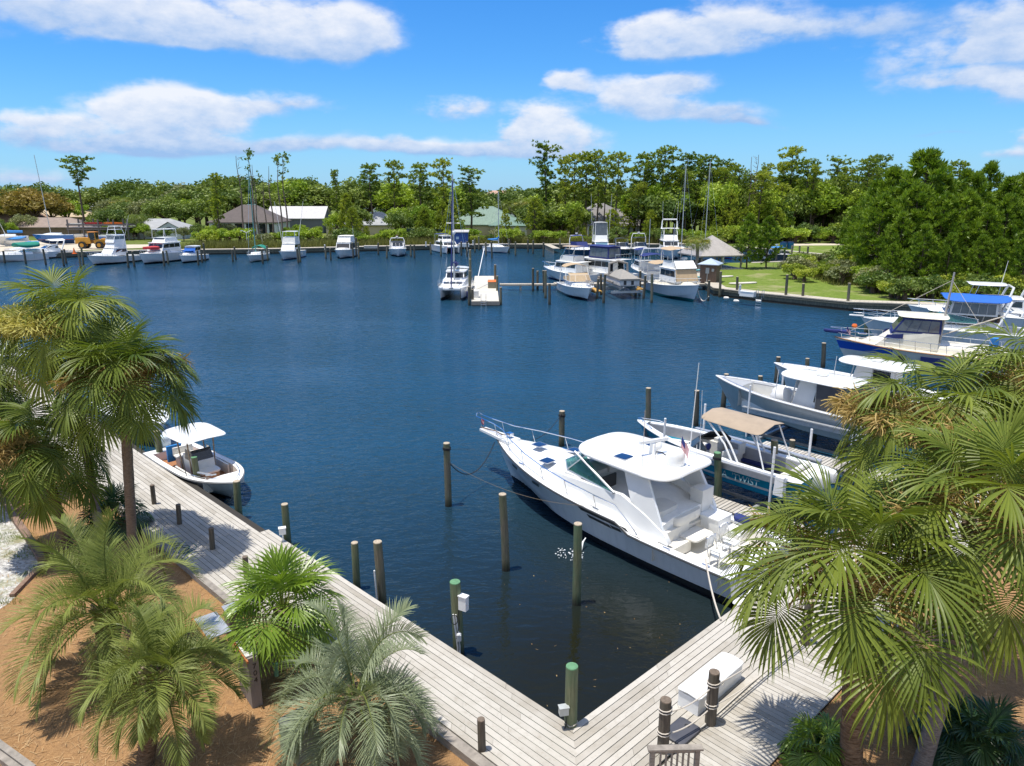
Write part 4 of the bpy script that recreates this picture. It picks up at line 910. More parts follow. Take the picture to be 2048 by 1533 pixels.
    for sg in (-1, 1):
        xs = [4.4, 4.9, 6, 7.5, 9, 10.5, 12, 13.2, 14.0, 14.7, 15.3]; line = [rp(3.9, sg, .03)] + [rp(x, sg, .52 + .22 * (x - 4.4) / 10.9 if x > 4.5 else .35) for x in xs]
        rl.tube(line, .022, 6)
        for x in (6.0, 7.6, 9.2, 10.8, 12.4, 13.9): rl.tube([rp(x - .12, sg, .02), rp(x, sg, .52 + .22 * (x - 4.4) / 10.9)], .018, 6)
    rl.tube([rp(15.3, -1, .74), (15.55, -.1, 2.86), (15.55, .1, 2.86), rp(15.3, 1, .74)], .022, 6); b.part(rl, 'bow_rail', STEEL)
    b.flag(15.3, 0, 2.15, [FLAGM[0], FLAGM[1]], (.35, .28), .62, stripes=lambda u, v: 1 if abs(v - .5 - (u - .5) * .5) < .12 else 0, name='pennant')
    # hull side details
    b.ports((11.2, 9.3), .80, w=.5, h=.13)
    for sg in (-1, 1):
        for x0, x1, f in ((4.2, 6.6, .84), (3.6, 5.0, .72), (5.05, 6.2, .72)):
            m_ = MB(); q = []
            for x, dz in ((x0, 0), (x1, .02), (x1 + .1, .14), (x0 + .12, .12)):
                t = x / b.L; bb = b.b(t); bc = bb * (.90 - .34 * t ** 1.6); zz = b.zx(x) if x > 4.9 else b.zx(5.0); z_ = zz * f + dz; q.append((x, sg * (bc + (bb - bc) * min(1, z_ / zz) ** 1.5 + .012), z_))
            m_.slab(*(q if sg < 0 else q[::-1]), .012); b.part(m_, 'engine_vent', DARK, 0)
    for x in (1.0, 2.6, 5.9, 10.9):
        for sg in (-1, 1): m_ = MB(); m_.box((x, sg * (b.bx(x) - .16), b.zx(x) + .03), (.24, .06, .05)); m_.tube([(x - .16, sg * (b.bx(x) - .16), b.zx(x) + .06), (x + .16, sg * (b.bx(x) - .16), b.zx(x) + .06)], .02, 6); b.part(m_, 'cleat', STEEL)
    m_ = MB(); m_.rslab(-.5, -.02, 2.0, 2.0, .18, .1, 0, 8); b.part(m_, 'swim_platform', WHITE)
    return b
YACHT = big_yacht()
def yw(x, y, z): return YACHT.o.matrix_basis @ Vector((x, y, z))
bpy.context.view_layer.update()
# ---------------------------------------------------------------- the teal dual console on a lift
def lift(t0, s0, L, z, wid, label, txt=None):
    c0 = st(s0, t0); o = thing('boat_lift', label, 'boat lift', (c0.x, c0.y, 0), R(133.5), 'boat lifts in the slips')
    for sg in (-1, 1):
        m_ = MB(); m_.box((L / 2, sg * wid, z + .78), (L, .13, .26)); m_.box((L / 2, sg * wid, z + .93), (L, .24, .05)); k = m_.build('side_beam', ALU, o, 0)
        for x in (.6, L - .4): m_ = MB(); m_.tube([(x, sg * (wid + .08), z - .8), (x, sg * (wid + .08), z + 2.25)], .055, 10); m_.build('guide_pole', PVC, o)
        m_ = MB(); m_.box((L * .5, sg * (wid - .3), z - .55), (L * .8, .14, .1)); m_.build('bunk', WOODG, o, 0)
    for x in (1.2, L - 1.2): m_ = MB(); m_.box((x, 0, z - .7), (.16, wid * 2 + .5, .2)); m_.build('cradle_beam', ALU, o, 0)
    m_ = MB(); m_.box((.15, wid + .22, 1.75), (.42, .3, .8), taper=.85); m_.build('motor_housing', PVC, o, 0)
    if txt: text(txt, .2, mat('phone_blue', (.01, .17, .34), .5), o, 'phone_number', (L * .62, wid + .068, z + .78), (R(90), 0, R(180)))
    return o
def teal():
    b = Boat('dual_console_boat', 'teal dual console boat with tan bimini raised on a lift', 'boat', st(2.1, 17.65), 133.5, .85)
    b.hull(9.3, 2.75, 1.05, 1.38, H_TEAL, w0=.95, tm=.5, pw=2.1, rake=1.2, draft=.35, flare=.3, rub=WHITE, rubr=.05)
    b.deck(8.6, g=.28, sole=.25, inner=mat('grey_vinyl', (.34, .35, .37), .5), solem=mat('grey_sole', (.42, .43, .44), .6), xb=.9)
    for y in (-.75, .75): m_ = MB(); m_.box((5.35, y, .7), (.9, .75, .9)); m_.box((5.0, y, 1.2), (.3, .6, .25)); b.part(m_, 'console', OFFW, 0)
    b.screen(5.95, 4.7, 1.12, 1.05, .5, .55, WGLASS, DARK, .55)
    for y in (-.72, .72): b.seat(4.1, y, .25, .55, .55, .5, .55, VINYL, 'helm_seat')
    b.seat(1.3, 0, .25, 1.7, .5, .3, .3, VINYL, 'stern_seat')
    m_ = MB(); m_.box((3.0, .95, .45), (1.9, .3, .12)); m_.box((3.0, -.95, .45), (1.9, .3, .12)); b.part(m_, 'side_bench', NAVY, 0)
    for y in (-.85, .85): m_ = MB(); m_.box((7.1, y * .8, .5), (1.5, .45, .35)); b.part(m_, 'bow_seat', VINYL, 0)
    b.top(2.0, 5.1, 1.2, 2.55, TAUPE, camber=.28, e=9, th=.04, w1=1.12, slope=.02)
    for sg in (-1, 1):
        for x0, x1 in ((3.2, 4.7), (2.9, 4.2)): m_ = MB(); m_.tube([(x0, sg * 1.2, 1.0), (x0 + .5, sg * 1.16, 1.8), (x1, sg * 1.0, 2.62)], .045, 8); b.part(m_, 'tower_leg', WHITE)
        m_ = MB(); m_.tube([(1.7, sg * 1.2, 1.0), (2.3, sg * 1.05, 2.5)], .035, 8); b.part(m_, 'tower_leg', WHITE)
    m_ = MB(); m_.ball((4.72, .72, 1.28), .17, 12, squash=(.5, 1, 1)); b.part(m_, 'wheel_cover', NAVY)
    b.pole((4.9, 1.15, 1.0), (5.0, 1.15, 4.0), .014)
    for y in (-.42, .42): b.outboard(-.35, y, .75, OFFW)
    m_ = MB(); m_.box((.55, 0, 1.0), (.55, 1.5, .18)); m_.tube([(.65, -.7, 1.22), (.65, .7, 1.22)], .12, 10); b.part(m_, 'stern_bolster', VINYL)
    m_ = text("Z.A. 'TWIST", .42, mat('hull_lettering', (.26, .42, .47), .5), b.o, 'hull_name', (2.9, 1.33, .46), (R(84), 0, R(180)))
    b.rail(8.3, 9.2, .12, 2, .015, .08)
    return b
teal(); lift(17.65, 2.6, 6.4, 1.05, 1.62, 'aluminium boat lift holding the teal boat, with phone number on its beam', 'CALL 850-437-0954')
def hardtop_cc(label, t0, s0, z, foredeck, hullm, enclosed=None, bundle=False):
    b = Boat('centre_console_boat', label, 'boat', st(s0, t0), 133.5, z, 'white centre consoles with hardtops')
    b.hull(10.3, 3.2, 1.25, 1.72, hullm, w0=.95, tm=.48, pw=2.0, rake=1.3, draft=.4, sp=1.5, flare=.33, rub=mat('grey_rub_rail', (.2, .2, .2), .5), rubr=.03)
    b.deck(8.2, m=foredeck, g=.34, sole=.45, inner=OFFW, solem=mat('pale_sole', (.62, .62, .60), .6), xb=.8, camber=.05)
    m_ = MB(); ts = [x for x in b.ts if x * b.L > .3]; 
    ln = [(t * b.L, b.b(t) - .01, b.z(t) + .01) for t in ts]; m_.tube([(x, -y, z_) for x, y, z_ in ln] + [(x, y, z_) for x, y, z_ in reversed(ln[:-1])], .05, 6); b.part(m_, 'gunwale_edge', WHITE)
    b.house(2.6, 5.3, .82, .72, .45, 2.2, .55, .0, .05, WHITE, nside=1, nfront=1, vs=(.5, .95), us=(.45, .94), roof=False, name='console')
    b.top(1.6, 5.9, 1.4, 2.7, WHITE, 'hardtop', .1, .12, 4.5, w1=1.25)
    for sg in (-1, 1):
        for xa, xb_ in ((2.6, 2.4), (3.7, 3.7), (5.25, 4.8)): m_ = MB(); m_.tube([(xa, sg * .88, .45), (xb_, sg * 1.0, 2.72)], .035, 8); b.part(m_, 'tee_top_leg', ALU)
    b.radar(3.9, 0, 2.88, .33, .2, .06); b.pole((3.0, .6, 2.82), (3.0, .6, 3.4), .014, 'antenna', STEEL)
    b.pole((5.9, 1.15, 1.2), (5.8, 1.2, 3.1), .028, 'rod_tube', PVC)
    b.seat(1.9, 0, .45, 1.1, .5, .5, .5)
    m_ = MB(); m_.box((6.5, 0, .68), (1.1, .8, .45)); b.part(m_, 'console_seat', VINYL, 0)
    for y in (-.7, .7): m_ = MB(); m_.box((7.3, y, .62), (1.4, .35, .35)); b.part(m_, 'bow_seat', OFFW, 0)
    if bundle:
        m_ = MB(); r_ = random.Random(4); m_.ball((6.0, .05, 1.35), .7, 16, squash=(.9, .95, .85), jit=.11, rng=r_); b.part(m_, 'folded_canvas', WCANV, 60)
    if enclosed:
        m_ = MB()
        for sg in (-1, 1): m_.slab((1.7, sg * 1.2, .9), (3.6, sg * 1.15, .9), (3.6, sg * 1.2, 2.7), (1.75, sg * 1.3, 2.7), .01)
        m_.slab((1.7, -1.2, .9), (1.7, 1.2, .9), (1.75, 1.3, 2.7), (1.75, -1.3, 2.7), .01); b.part(m_, 'side_curtain', enclosed, 0)
    for y in (-.75, 0, .75): b.outboard(-.3, y, 1.05, WHITE)
    b.rail(7.6, 9.7, .1, 3, .014, .12)
    return b
hardtop_cc('white hardtop boat with grey foredeck and bundled white canvas on its seat', 27.2, 2.4, .9, GREYD, H_GREY, mat('charcoal_curtain', (.06, .062, .07), .7), True)
lift(27.2, 3.0, 6.8, .75, 1.85, 'aluminium boat lift under the grey-decked hardtop boat')
hardtop_cc('white hardtop boat with white foredeck, farther one behind the grey-decked boat', 33.8, 2.0, .7, NONSK, H_PLAIN)

# ---------------------------------------------------------------- small centre console at the left boardwalk
def left_cc():
    c0 = lp(27.6, .95, 0); b = Boat('centre_console_boat', 'small white centre console with tee-top and blue towel moored at left boardwalk', 'boat', c0, 133.5 + 180 + 3, .18)
    b.hull(7.6, 2.6, .72, .98, hullmat('hull_warm_white', (.66, .65, .62), (.05, .05, .05), None, .02, .1, .3), w0=.93, tm=.5, pw=3.0, rake=.9, draft=.35, flare=.24, rub=mat('grey_rub_rail', (.2, .2, .2), .5), rubr=.025)  # hull gelcoat is a plain, slightly warm off-white
    b.deck(6.2, g=.26, sole=.28, inner=VINYL, solem=TEAK, xb=.55, camber=.04, m=CREAM if 0 else NONSK)
    m_ = MB(); m_.loft([[(x, -w, z), (x, w, z), (x, w * .92, z + h), (x, -w * .92, z + h)] for x, w, z, h in ((3.2, .55, .28, 1.05), (4.1, .55, .28, 1.0), (4.35, .5, .28, .85))], cap0=True, cap1=True); b.part(m_, 'console', OFFW, 0)
    m_ = MB(); m_.rslab(4.2, 5.0, .5, .46, .28, .36, .0, 3.5); b.part(m_, 'cooler_seat', TEAK if 0 else mat('wood_tone_locker', (.40, .24, .12), .6))
    m_ = MB(); m_.rslab(4.18, 5.04, .54, .5, .64, .11, .03, 3.5); b.part(m_, 'seat_cushion', VINYL)
    m_ = MB(); m_.slab((4.32, -.44, 1.1), (4.32, .44, 1.1), (4.0, .46, 1.62), (4.0, -.46, 1.62), .012); m_.slab((3.5, -.54, 1.15), (4.32, -.46, 1.1), (4.0, -.46, 1.62), (3.5, -.5, 1.62), .01); m_.slab((4.32, .46, 1.1), (3.5, .54, 1.15), (3.5, .5, 1.62), (4.0, .46, 1.62), .01); b.part(m_, 'windscreen', WGLASS, 0)
    b.top(2.2, 5.0, 1.15, 2.25, WHITE, 'tee_top', .06, .1, 5, w1=1.05)
    for sg in (-1, 1):
        for xa, xb_ in ((3.2, 2.9), (4.15, 4.1)): m_ = MB(); m_.tube([(xa, sg * .55, .3), (xb_, sg * .62, 2.28)], .035, 8); b.part(m_, 'tee_top_leg', mat('brown_tube', (.30, .22, .15), .35, metal=.4))
    b.seat(2.2, 0, .28, 1.0, .6, .55, .4)
    m_ = MB(); m_.box((1.75, -.35, .95), (.12, .7, .8)); m_.ball((1.7, -.3, .95), .28, 10, squash=(.5, 1.2, 1.3)); b.part(m_, 'blue_towel', SKYB, 40)
    for y in (-.9, .9): m_ = MB(); m_.box((4.0, y, .55), (1.6, .08, .5)); b.part(m_, 'bolster', VINYL)
    b.outboard(-.25, 0, .72, mat('pale_blue_cowl', (.5, .58, .62), .3)); 
    m_ = MB(); m_.tube([(5.3, -.75, 1.0), (6.3, -.55, 1.1)], .05, 6); m_.tube([(6.1, -.75, 1.08), (6.3, -.35, 1.08)], .035, 6); b.part(m_, 'anchor', ALU)
    b.pole((5.0, -1.15, .8), (4.95, -1.2, 1.75), .02, 'rod', DARK); b.rail(5.3, 7.3, .1, 3, .014, .22); b.ports((2, ), .5, w=.1, h=.05)
    return b
left_cc()
def shaded_boat():
    b = Boat('cabin_boat', 'shaded white cabin boat half hidden behind the tall left palm', 'boat', lp(38.6, 1.9, 0), 134 + 180)
    b.hull(8.8, 2.9, 1.1, 1.5, H_PLAIN, tm=.45); b.deck(2.6, sole=.4); b.trunk(2.8, 7.5, .35, .45, win=((.1, .5),)); b.house(2.4, 4.6, 1.1, 1.0, 1.2, 1.3, .4, .1, nside=2, nfront=2); b.rail(5, h=.5)
shaded_boat()
b = Boat('skiff', 'white skiff glimpsed through the leftmost palm crown', 'boat', at(10, 712, 0), 316); b.hull(6.5, 2.3, .7, .95, H_PLAIN); b.deck(4.6, sole=.25); b.house(2.2, 3.3, .4, .4, .25, 1.1, .2, 0, nside=0, nfront=1, roof=False, name='console'); b.outboard(-.2, 0, .65)

# ---------------------------------------------------------------- the group along the right
def trawler():
    b = Boat('trawler', 'cream trawler with bright blue bow band, navy enclosed wheelhouse and short mast', 'boat', at(2075, 700, 0), 156)
    b.o.location = Vector((26.4, 58.3, 0)) - Vector((math.cos(R(156)), math.sin(R(156)), 0)) * 13.4
    b.hull(13.4, 4.3, 1.45, 2.05, H_BLUEBOW, w0=.86, tm=.45, pw=2.4, rake=1.3, sp=1.8, rub=TEAK); b.deck(2.2, m=CREAM, sole=.8, g=.3, inner=CREAM)
    b.trunk(1.6, 11.8, .55, .55, CREAM, nose=.72); b.house(6.2, 10.6, 1.62, 1.35, 1.75, 1.25, 1.5, .0, .05, CREAM, nside=0, nfront=0, roof=False, name='wheelhouse'); 
    b.enclosure(6.1, 9.4, 1.5, 1.35, 2.95, 1.15, NAVY, rf=.75, nside=4); b.top(5.6, 9.1, 1.65, 4.1, CREAM, 'wheelhouse_roof', .08, .12, 6, w1=1.45)
    m_ = MB(); m_.slab((9.45, -1.0, 2.74), (9.45, 1.0, 2.74), (9.0, 1.0, 2.98), (9.0, -1.0, 2.98), .03); b.part(m_, 'screen_cover', NAVY, 0)
    for sg in (-1, 1):
        m_ = MB(); q = [(8.6, sg * 1.47, 2.5), (9.9, sg * 1.37, 2.42), (9.7, sg * 1.36, 2.72), (8.6, sg * 1.45, 2.86)]; m_.slab(*(q if sg < 0 else q[::-1]), .03); b.part(m_, 'screen_cover', NAVY, 0)
        m_ = MB(); m_.lathe((0, 0, 0), [(.3, 0), (.3, .03), (.2, .035), (.2, .02)], 16); o = b.part(m_, 'porthole', DARK); o.location = (8.6, sg * (b.bx(8.6) - .02), 1.0); o.rotation_euler = (R(-90 * sg) if sg > 0 else R(90), 0, 0)
        m_ = MB(); q = [(5.6, sg * (b.bx(6) + .0), .75), (7.3, sg * (b.bx(7) + .0), .78), (7.3, sg * (b.bx(7) + .04), 1.35), (5.6, sg * (b.bx(6) + .04), 1.3)]; m_.slab(*(q if sg < 0 else q[::-1]), .05); b.part(m_, 'side_cover', NAVY, 0)
    b.rail(1.2, 13.7, .75, 12, .022, .12, mid=True); b.hatch(11.4, 0, 2.42, .55, NAVY, fr=CREAM)
    m_ = MB(); m_.rslab(12.3, 14.3, .32, .2, 2.3, .22, .1, 3); b.part(m_, 'anchor_cover', NAVY)
    b.pole((6.0, .3, 2.1), (5.7, .3, 7.6), .11, 'mast', mat('mast_grey', (.36, .35, .33), .5), .07); 
    m_ = MB(); m_.tube([(5.75, .3, 7.0), (12.4, 0, 2.5)], .018, 5); m_.tube([(5.75, .3, 7.0), (2.6, 2.2, 2.3)], .018, 5); m_.tube([(5.9, .3, 2.8), (2.0, .1, 4.5)], .05, 6); b.part(m_, 'rigging', ROPE)
    b.flag(12.6, .9, 2.2, [FLAGM[0], FLAGM[1], FLAGM[2]], (.55, .35), .9, stripes=US); m_ = MB(); m_.ball((12.0, -1.5, 2.75), .22, 8); b.part(m_, 'orange_float', ORANGE)
    m_ = MB(); m_.box((2.6, 1.3, 2.6), (.5, .5, .8)); b.part(m_, 'rolled_tarp', SKYB, 0); return b
trawler()
b = Boat('express_cruiser', 'white express cruiser with bright blue bimini behind the cream trawler', 'boat', Vector((33.2, 68.4, 0)) - Vector((math.cos(R(156)), math.sin(R(156)), 0)) * 13.6, 156)
b.hull(13.6, 4.3, 1.45, 2.0, H_BLUEB, tm=.42, rub=WHITE); b.deck(3.0, sole=.6, g=.35); b.trunk(3.4, 12.4, .4, .45, nose=.4); b.screen(8.4, 4.4, 1.75, 2.2, .85, .9, TGLASS, STEEL)
b.top(1.9, 7.2, 1.95, 4.05, BLUE, camber=.45, e=5, th=.1, posts=[(6.8, 1.5, 3.0, 6.4, 1.7), (2.6, 1.85, 1.6, 2.8, 1.75)]); b.enclosure(2.9, 6.6, 1.7, 1.6, 2.9, 1.2, OFFW, nside=5); b.arch(3.0, 2.0, 1.5, 2.7, lean=-1.0); b.rail(6.0, 14.2, .7, 7, mid=True)
m_ = MB(); m_.rslab(13.3, 14.6, .3, .22, 2.0, .12, 0, 4); b.part(m_, 'bow_pulpit', WHITE); m_ = MB(); m_.rslab(4.8, 8.2, 1.4, 1.2, 2.95, .08, .2, 6); b.part(m_, 'screen_cover', WCANV); b.pole((2.6, -1.7, 4.0), (2.2, -1.8, 7.5), .03)
b = Boat('flybridge_yacht', 'white flybridge yacht cut off by the right edge beside the cream trawler', 'boat', Vector((47.2, 63.4, 0)), 156)
b.hull(13, 4.2, 1.4, 1.9, H_NAVY, tm=.45); b.deck(3.4, sole=.7); b.trunk(7.5, 11.8, .4, .45); b.house(3.4, 8.6, 1.75, 1.5, 1.45, 1.7, 1.3, .1, nside=3, nfront=3, nback=2, over=(.3, 1.6, .15)); b.house(3.6, 6.6, 1.5, 1.4, 3.2, .8, .5, .1, nside=0, nfront=0, roof=False, name='flybridge'); b.arch(3.6, 1.5, 3.3, 2.0, lean=-.6); b.top(3.4, 6.4, 1.4, 5.4, WHITE, 'hardtop', .07, .1, 5, posts=[(6.0, 1.35, 4.0, 5.6, 1.2)]); b.rail(5, h=.65)
b = Boat('express_cruiser', 'white cruiser with white hardtop farthest back at the right edge, behind the blue bimini', 'boat', Vector((53.5, 70.5, 0)), 156)
b.hull(13, 4.2, 1.5, 2.0, H_NAVY, tm=.42, rub=WHITE); b.deck(3.0, sole=.6, g=.35); b.trunk(3.4, 12, .4, .45, nose=.4); b.house(3.0, 7.6, 1.7, 1.45, 1.9, 1.3, 1.5, .2, nside=3, nfront=3); b.arch(3.2, 1.8, 1.6, 2.6, r=.12); b.radar(2.6, 0, 4.2); b.rail(6, h=.65, r=.03)
# ---------------------------------------------------------------- boats across the basin
def place(px, py, hd, back=0, z=0):
    "transom position for a boat whose bow meets the water at photo pixel px, py"
    p = at(px, py, z); d = Vector((math.cos(R(hd)), math.sin(R(hd)), 0)); return p - d * back
def fb(name, label, px, py, hd, L, B, s0, s1, hm, rake=.1, **k):
    b = Boat(name, label, k.pop('cat', 'boat'), place(px, py, hd, L * (1 - rake)), hd); b.hull(L, B, s0, s1, hm, rake=L * rake, N=14, **k); return b
def sport_windows(b, xs): 
    return b
# left end of the far row
b = fb('express_cruiser', 'white cruiser under long green canvas at the left edge', -12, 526, 244, 11, 3.6, 1.2, 1.6, H_PLAIN); b.deck(3, sole=.5); b.trunk(3, 9.8, .35, .45); b.top(1.0, 5.6, 1.6, 2.5, GREEN, 'canvas_cover', camber=.6, e=4, th=.5); b.rail(5, h=.6, r=.03)
b = fb('express_cruiser', 'white sport cruiser with dark side window, broadside by the gravel hardstand', 28, 521, 232, 12.5, 3.9, 1.35, 1.8, H_BLACK); b.deck(2.6, sole=.6); b.trunk(2.8, 11, .4, .55, nose=.4); b.house(3.0, 6.6, 1.55, 1.35, 1.6, 1.0, 1.9, .3, nside=1, nfront=2); b.arch(2.8, 1.7, 1.6, 2.0, r=.14, lean=-.9); b.top(1.6, 4.6, 1.5, 3.5, WCANV, camber=.3); b.rail(5.5, h=.55, r=.03)
b = fb('walkaround_boat', 'white boat with tan seats wedged behind the sport cruiser at left', 18, 512, 240, 8.5, 3.0, 1.0, 1.4, H_PLAIN); b.deck(3.4, sole=.4); b.trunk(3.6, 7.4, .3, .4); b.screen(4.8, 3.2, 1.2, 1.5, .5, .4); b.top(1.4, 3.6, 1.2, 2.6, SKYB, posts=[(2.0, 1.2, 1.1, 2.0, 1.1)])
b = fb('sportfishing_boat', 'white sportfishing boat with open tower and enclosed flybridge, black waterline', 191, 531, 250, 11.2, 4.2, 1.25, 1.95, H_BLACK, rake=.14, flare=.4); b.deck(3.4, sole=.6); b.trunk(5.6, 10.2, .5, .4); b.house(3.4, 7.2, 1.65, 1.4, 1.55, 1.35, 1.1, .1, nside=2, nfront=0, us=(.2, .96)); b.house(3.3, 6.1, 1.4, 1.2, 2.95, 1.0, .5, .0, nside=0, nfront=0, roof=False, name='flybridge')
b.house(3.3, 5.9, 1.3, 1.1, 3.95, 1.35, .5, .0, nside=2, nfront=2, glass=CLEARP, name='curtain'); b.top(3.0, 5.6, 1.3, 5.3, WHITE, 'hardtop', .06, .05, 6)
m_ = MB()
for sx in (3.2, 5.2):
    for sg in (-1, 1): m_.tube([(sx, sg * 1.2, 5.3), (sx + (.35 if sx < 4 else -.25), sg * .75, 7.0)], .05, 6)
m_.tube([(3.55, -.75, 7.0), (3.55, .75, 7.0), (4.95, .75, 7.0), (4.95, -.75, 7.0), (3.55, -.75, 7.0)], .05, 6); m_.tube([(3.45, -.9, 6.4), (3.45, .9, 6.4), (5.05, .9, 6.4), (5.05, -.9, 6.4), (3.45, -.9, 6.4)], .04, 6); b.part(m_, 'tuna_tower', WHITE); b.top(3.4, 5.0, .8, 7.0, WHITE, 'tower_top', .05, 0, 8); b.rail(7, h=.5, r=.03); b.pole((4.5, 1.7, 3), (3.0, 2.6, 9), .03, 'outrigger')
b = fb('motor_yacht', 'white motor yacht with red windscreen cover and railed flybridge', 290, 529, 258, 12.5, 4.5, 1.7, 2.1, H_BLACK, rake=.1, flare=.3); b.deck(2.4, sole=1.0); b.trunk(2.6, 11.2, .35, .5); b.house(2.6, 8.2, 1.9, 1.7, 2.0, 1.75, .8, .1, nside=3, nfront=3, nback=0, over=(.5, .6, .2)); b.house(3.0, 6.8, 1.6, 1.4, 3.85, .85, .6, .2, nside=0, nfront=1, vs=(.6, .9), roof=False, name='flybridge'); b.rail(6.5, h=.6, r=.03)
m_ = MB(); m_.rslab(7.9, 10.4, 1.4, 1.0, 2.55, .5, .2, 5); b.part(m_, 'red_cover', RED); m_ = MB()
for sx in (3.0, 6.4):
    for sg in (-1, 1): m_.tube([(sx, sg * 1.5, 4.6), (sx, sg * 1.35, 6.3)], .05, 6)
m_.tube([(3.0, -1.35, 6.3), (6.4, -1.35, 6.3), (6.4, 1.35, 6.3), (3.0, 1.35, 6.3), (3.0, -1.35, 6.3)], .07, 6); b.part(m_, 'bimini_frame', WHITE)
b = fb('walkaround_boat', 'small white walkaround with bright blue screen cover and windowed hardtop', 366, 527, 265, 8.6, 3.2, 1.15, 1.6, H_BLACK); b.deck(3.0, sole=.5); b.trunk(3.6, 7.6, .35, .5); b.house(2.6, 5.0, 1.25, 1.1, 1.6, 1.35, .6, .1, nside=2, nfront=2, over=(.2, .3, .1)); b.rail(4.5, h=.5, r=.03)
m_ = MB(); m_.slab((5.05, -1.15, 1.75), (5.05, 1.15, 1.75), (4.45, 1.1, 2.7), (4.45, -1.1, 2.7), .06); b.part(m_, 'screen_cover', BLUE, 0); m_ = MB(); m_.rslab(4.9, 6.4, 1.15, .8, 2.05, .2, .1, 4); b.part(m_, 'screen_cover', BLUE)
def sailboat(label, px, py, hd, L, B, hm, mast, mastm, cover=None, boomz=2.6, lean=0, h=1.2, dodger=None, mx=.56):
    b = fb('sailboat', label, px, py, hd, L, B, h, h + .3, hm, rake=.14, w0=.62, cat='sailboat', tm=.40, pw=2.2); b.deck(2.2, sole=.5, g=.3); b.trunk(2.4, L * .78, .55, .45, win=((.08, .32), (.4, .6)))
    b.pole((L * mx, 0, h + .4), (L * mx - lean, 0, mast), .11, 'mast', mastm, .08); b.pole((L * mx, 0, boomz), (L * .12, 0, boomz + .1), .07, 'boom', mastm)
    m_ = MB(); m_.tube([(L * mx - .05 - lean * .6, -.9, h + (mast - h) * .6), (L * mx - .05 - lean * .6, .9, h + (mast - h) * .6)], .035, 5); b.part(m_, 'spreader', mastm)
    m_ = MB()
    for q in ((L - .1, 0), (0.1, 0), (L * mx - .2, B * .45), (L * mx - .2, -B * .45)): m_.tube([(L * mx - lean, 0, mast - .1), (q[0], q[1], h + .1)], .012, 4)
    b.part(m_, 'rigging', STEEL)
    if cover: m_ = MB(); m_.tube([(L * mx + .1, 0, boomz + 1.0), (L * mx - .2, 0, boomz + .45), (L * .35, 0, boomz + .25), (L * .12, 0, boomz + .18)], [.12, .3, .24, .12], 8); b.part(m_, 'sail_cover', cover)
    if dodger: b.top(1.6, 4.2, B * .4, h + 1.0, dodger, 'dodger', camber=.7, e=4, th=.1)
    b.rail(.6, h=.6, n=7, r=.022, lean=0); return b
GM = mat('green_mast', (.10, .30, .27), .4, .1)
SM = mat('silver_mast', (.50, .52, .53), .35, .06, metal=.5)
sailboat('green-masted sailboat with green canvas dodger in the far row', 503, 525, 270, 9.5, 3.4, H_GREENB, 17.5, GM, None, dodger=GREEN)
b = fb('sportfishing_boat', 'white sportfishing boat with cream enclosure and raised outriggers', 567, 521, 268, 10.5, 4.0, 1.35, 1.9, H_BLUEB, flare=.4); b.deck(3.2, sole=.6); b.trunk(5.2, 9.6, .5, .4); b.house(3.0, 6.6, 1.6, 1.4, 1.7, 1.3, .9, .1, nside=2, nfront=0); b.house(2.9, 5.6, 1.5, 1.35, 3.05, 1.3, .3, .0, nside=0, nfront=0, roof=False, name='flybridge', m=OFFW); b.top(2.6, 5.4, 1.45, 5.4, WHITE, 'hardtop', .07, .06, 6, posts=[(2.9, 1.4, 4.3, 2.9, 1.3), (5.3, 1.3, 4.3, 5.1, 1.2)], pr=.05)
for sg in (-1, 1): b.pole((4.6, sg * 1.6, 2.8), (3.6, sg * 3.0, 11.5), .05, 'outrigger', OFFW)
b = fb('cabin_cruiser', 'grey-hulled cabin cruiser with white roof and dark wrap-round windscreen', 681, 518, 269, 10, 4.0, 1.5, 1.9, H_NAVY, flare=.25); b.deck(2.2, sole=.6); b.trunk(5.8, 9.2, .4, .35); b.house(2.2, 6.6, 1.65, 1.5, 1.75, 1.35, .6, .1, nside=2, nfront=1, glass=mat('dark_mesh_cover', (.03, .03, .035), .7), us=(.02, .98), vs=(.05, .8)); b.house(2.2, 5.6, 1.6, 1.4, 3.1, 1.2, .8, .0, nside=0, nfront=0, name='canvas_enclosure', m=WCANV); b.pole((3, 1.5, 4), (3, 1.5, 6.4), .03)
b = fb('express_cruiser', 'white express cruiser with dark curved windscreen, alone in the far row', 797, 514, 280, 10.5, 3.8, 1.3, 1.75, H_NAVY, flare=.25, pw=2.8); b.deck(2.8, sole=.5); b.trunk(3.2, 9.8, .35, .45); b.house(2.4, 5.6, 1.5, 1.3, 1.8, .95, 1.0, .1, nside=2, nfront=3, vs=(.15, .9), roofm=DARK); b.arch(2.6, 1.6, 1.6, 1.9, r=.1); b.radar(2.0, 0, 3.5); b.rail(5, h=.55, r=.03)
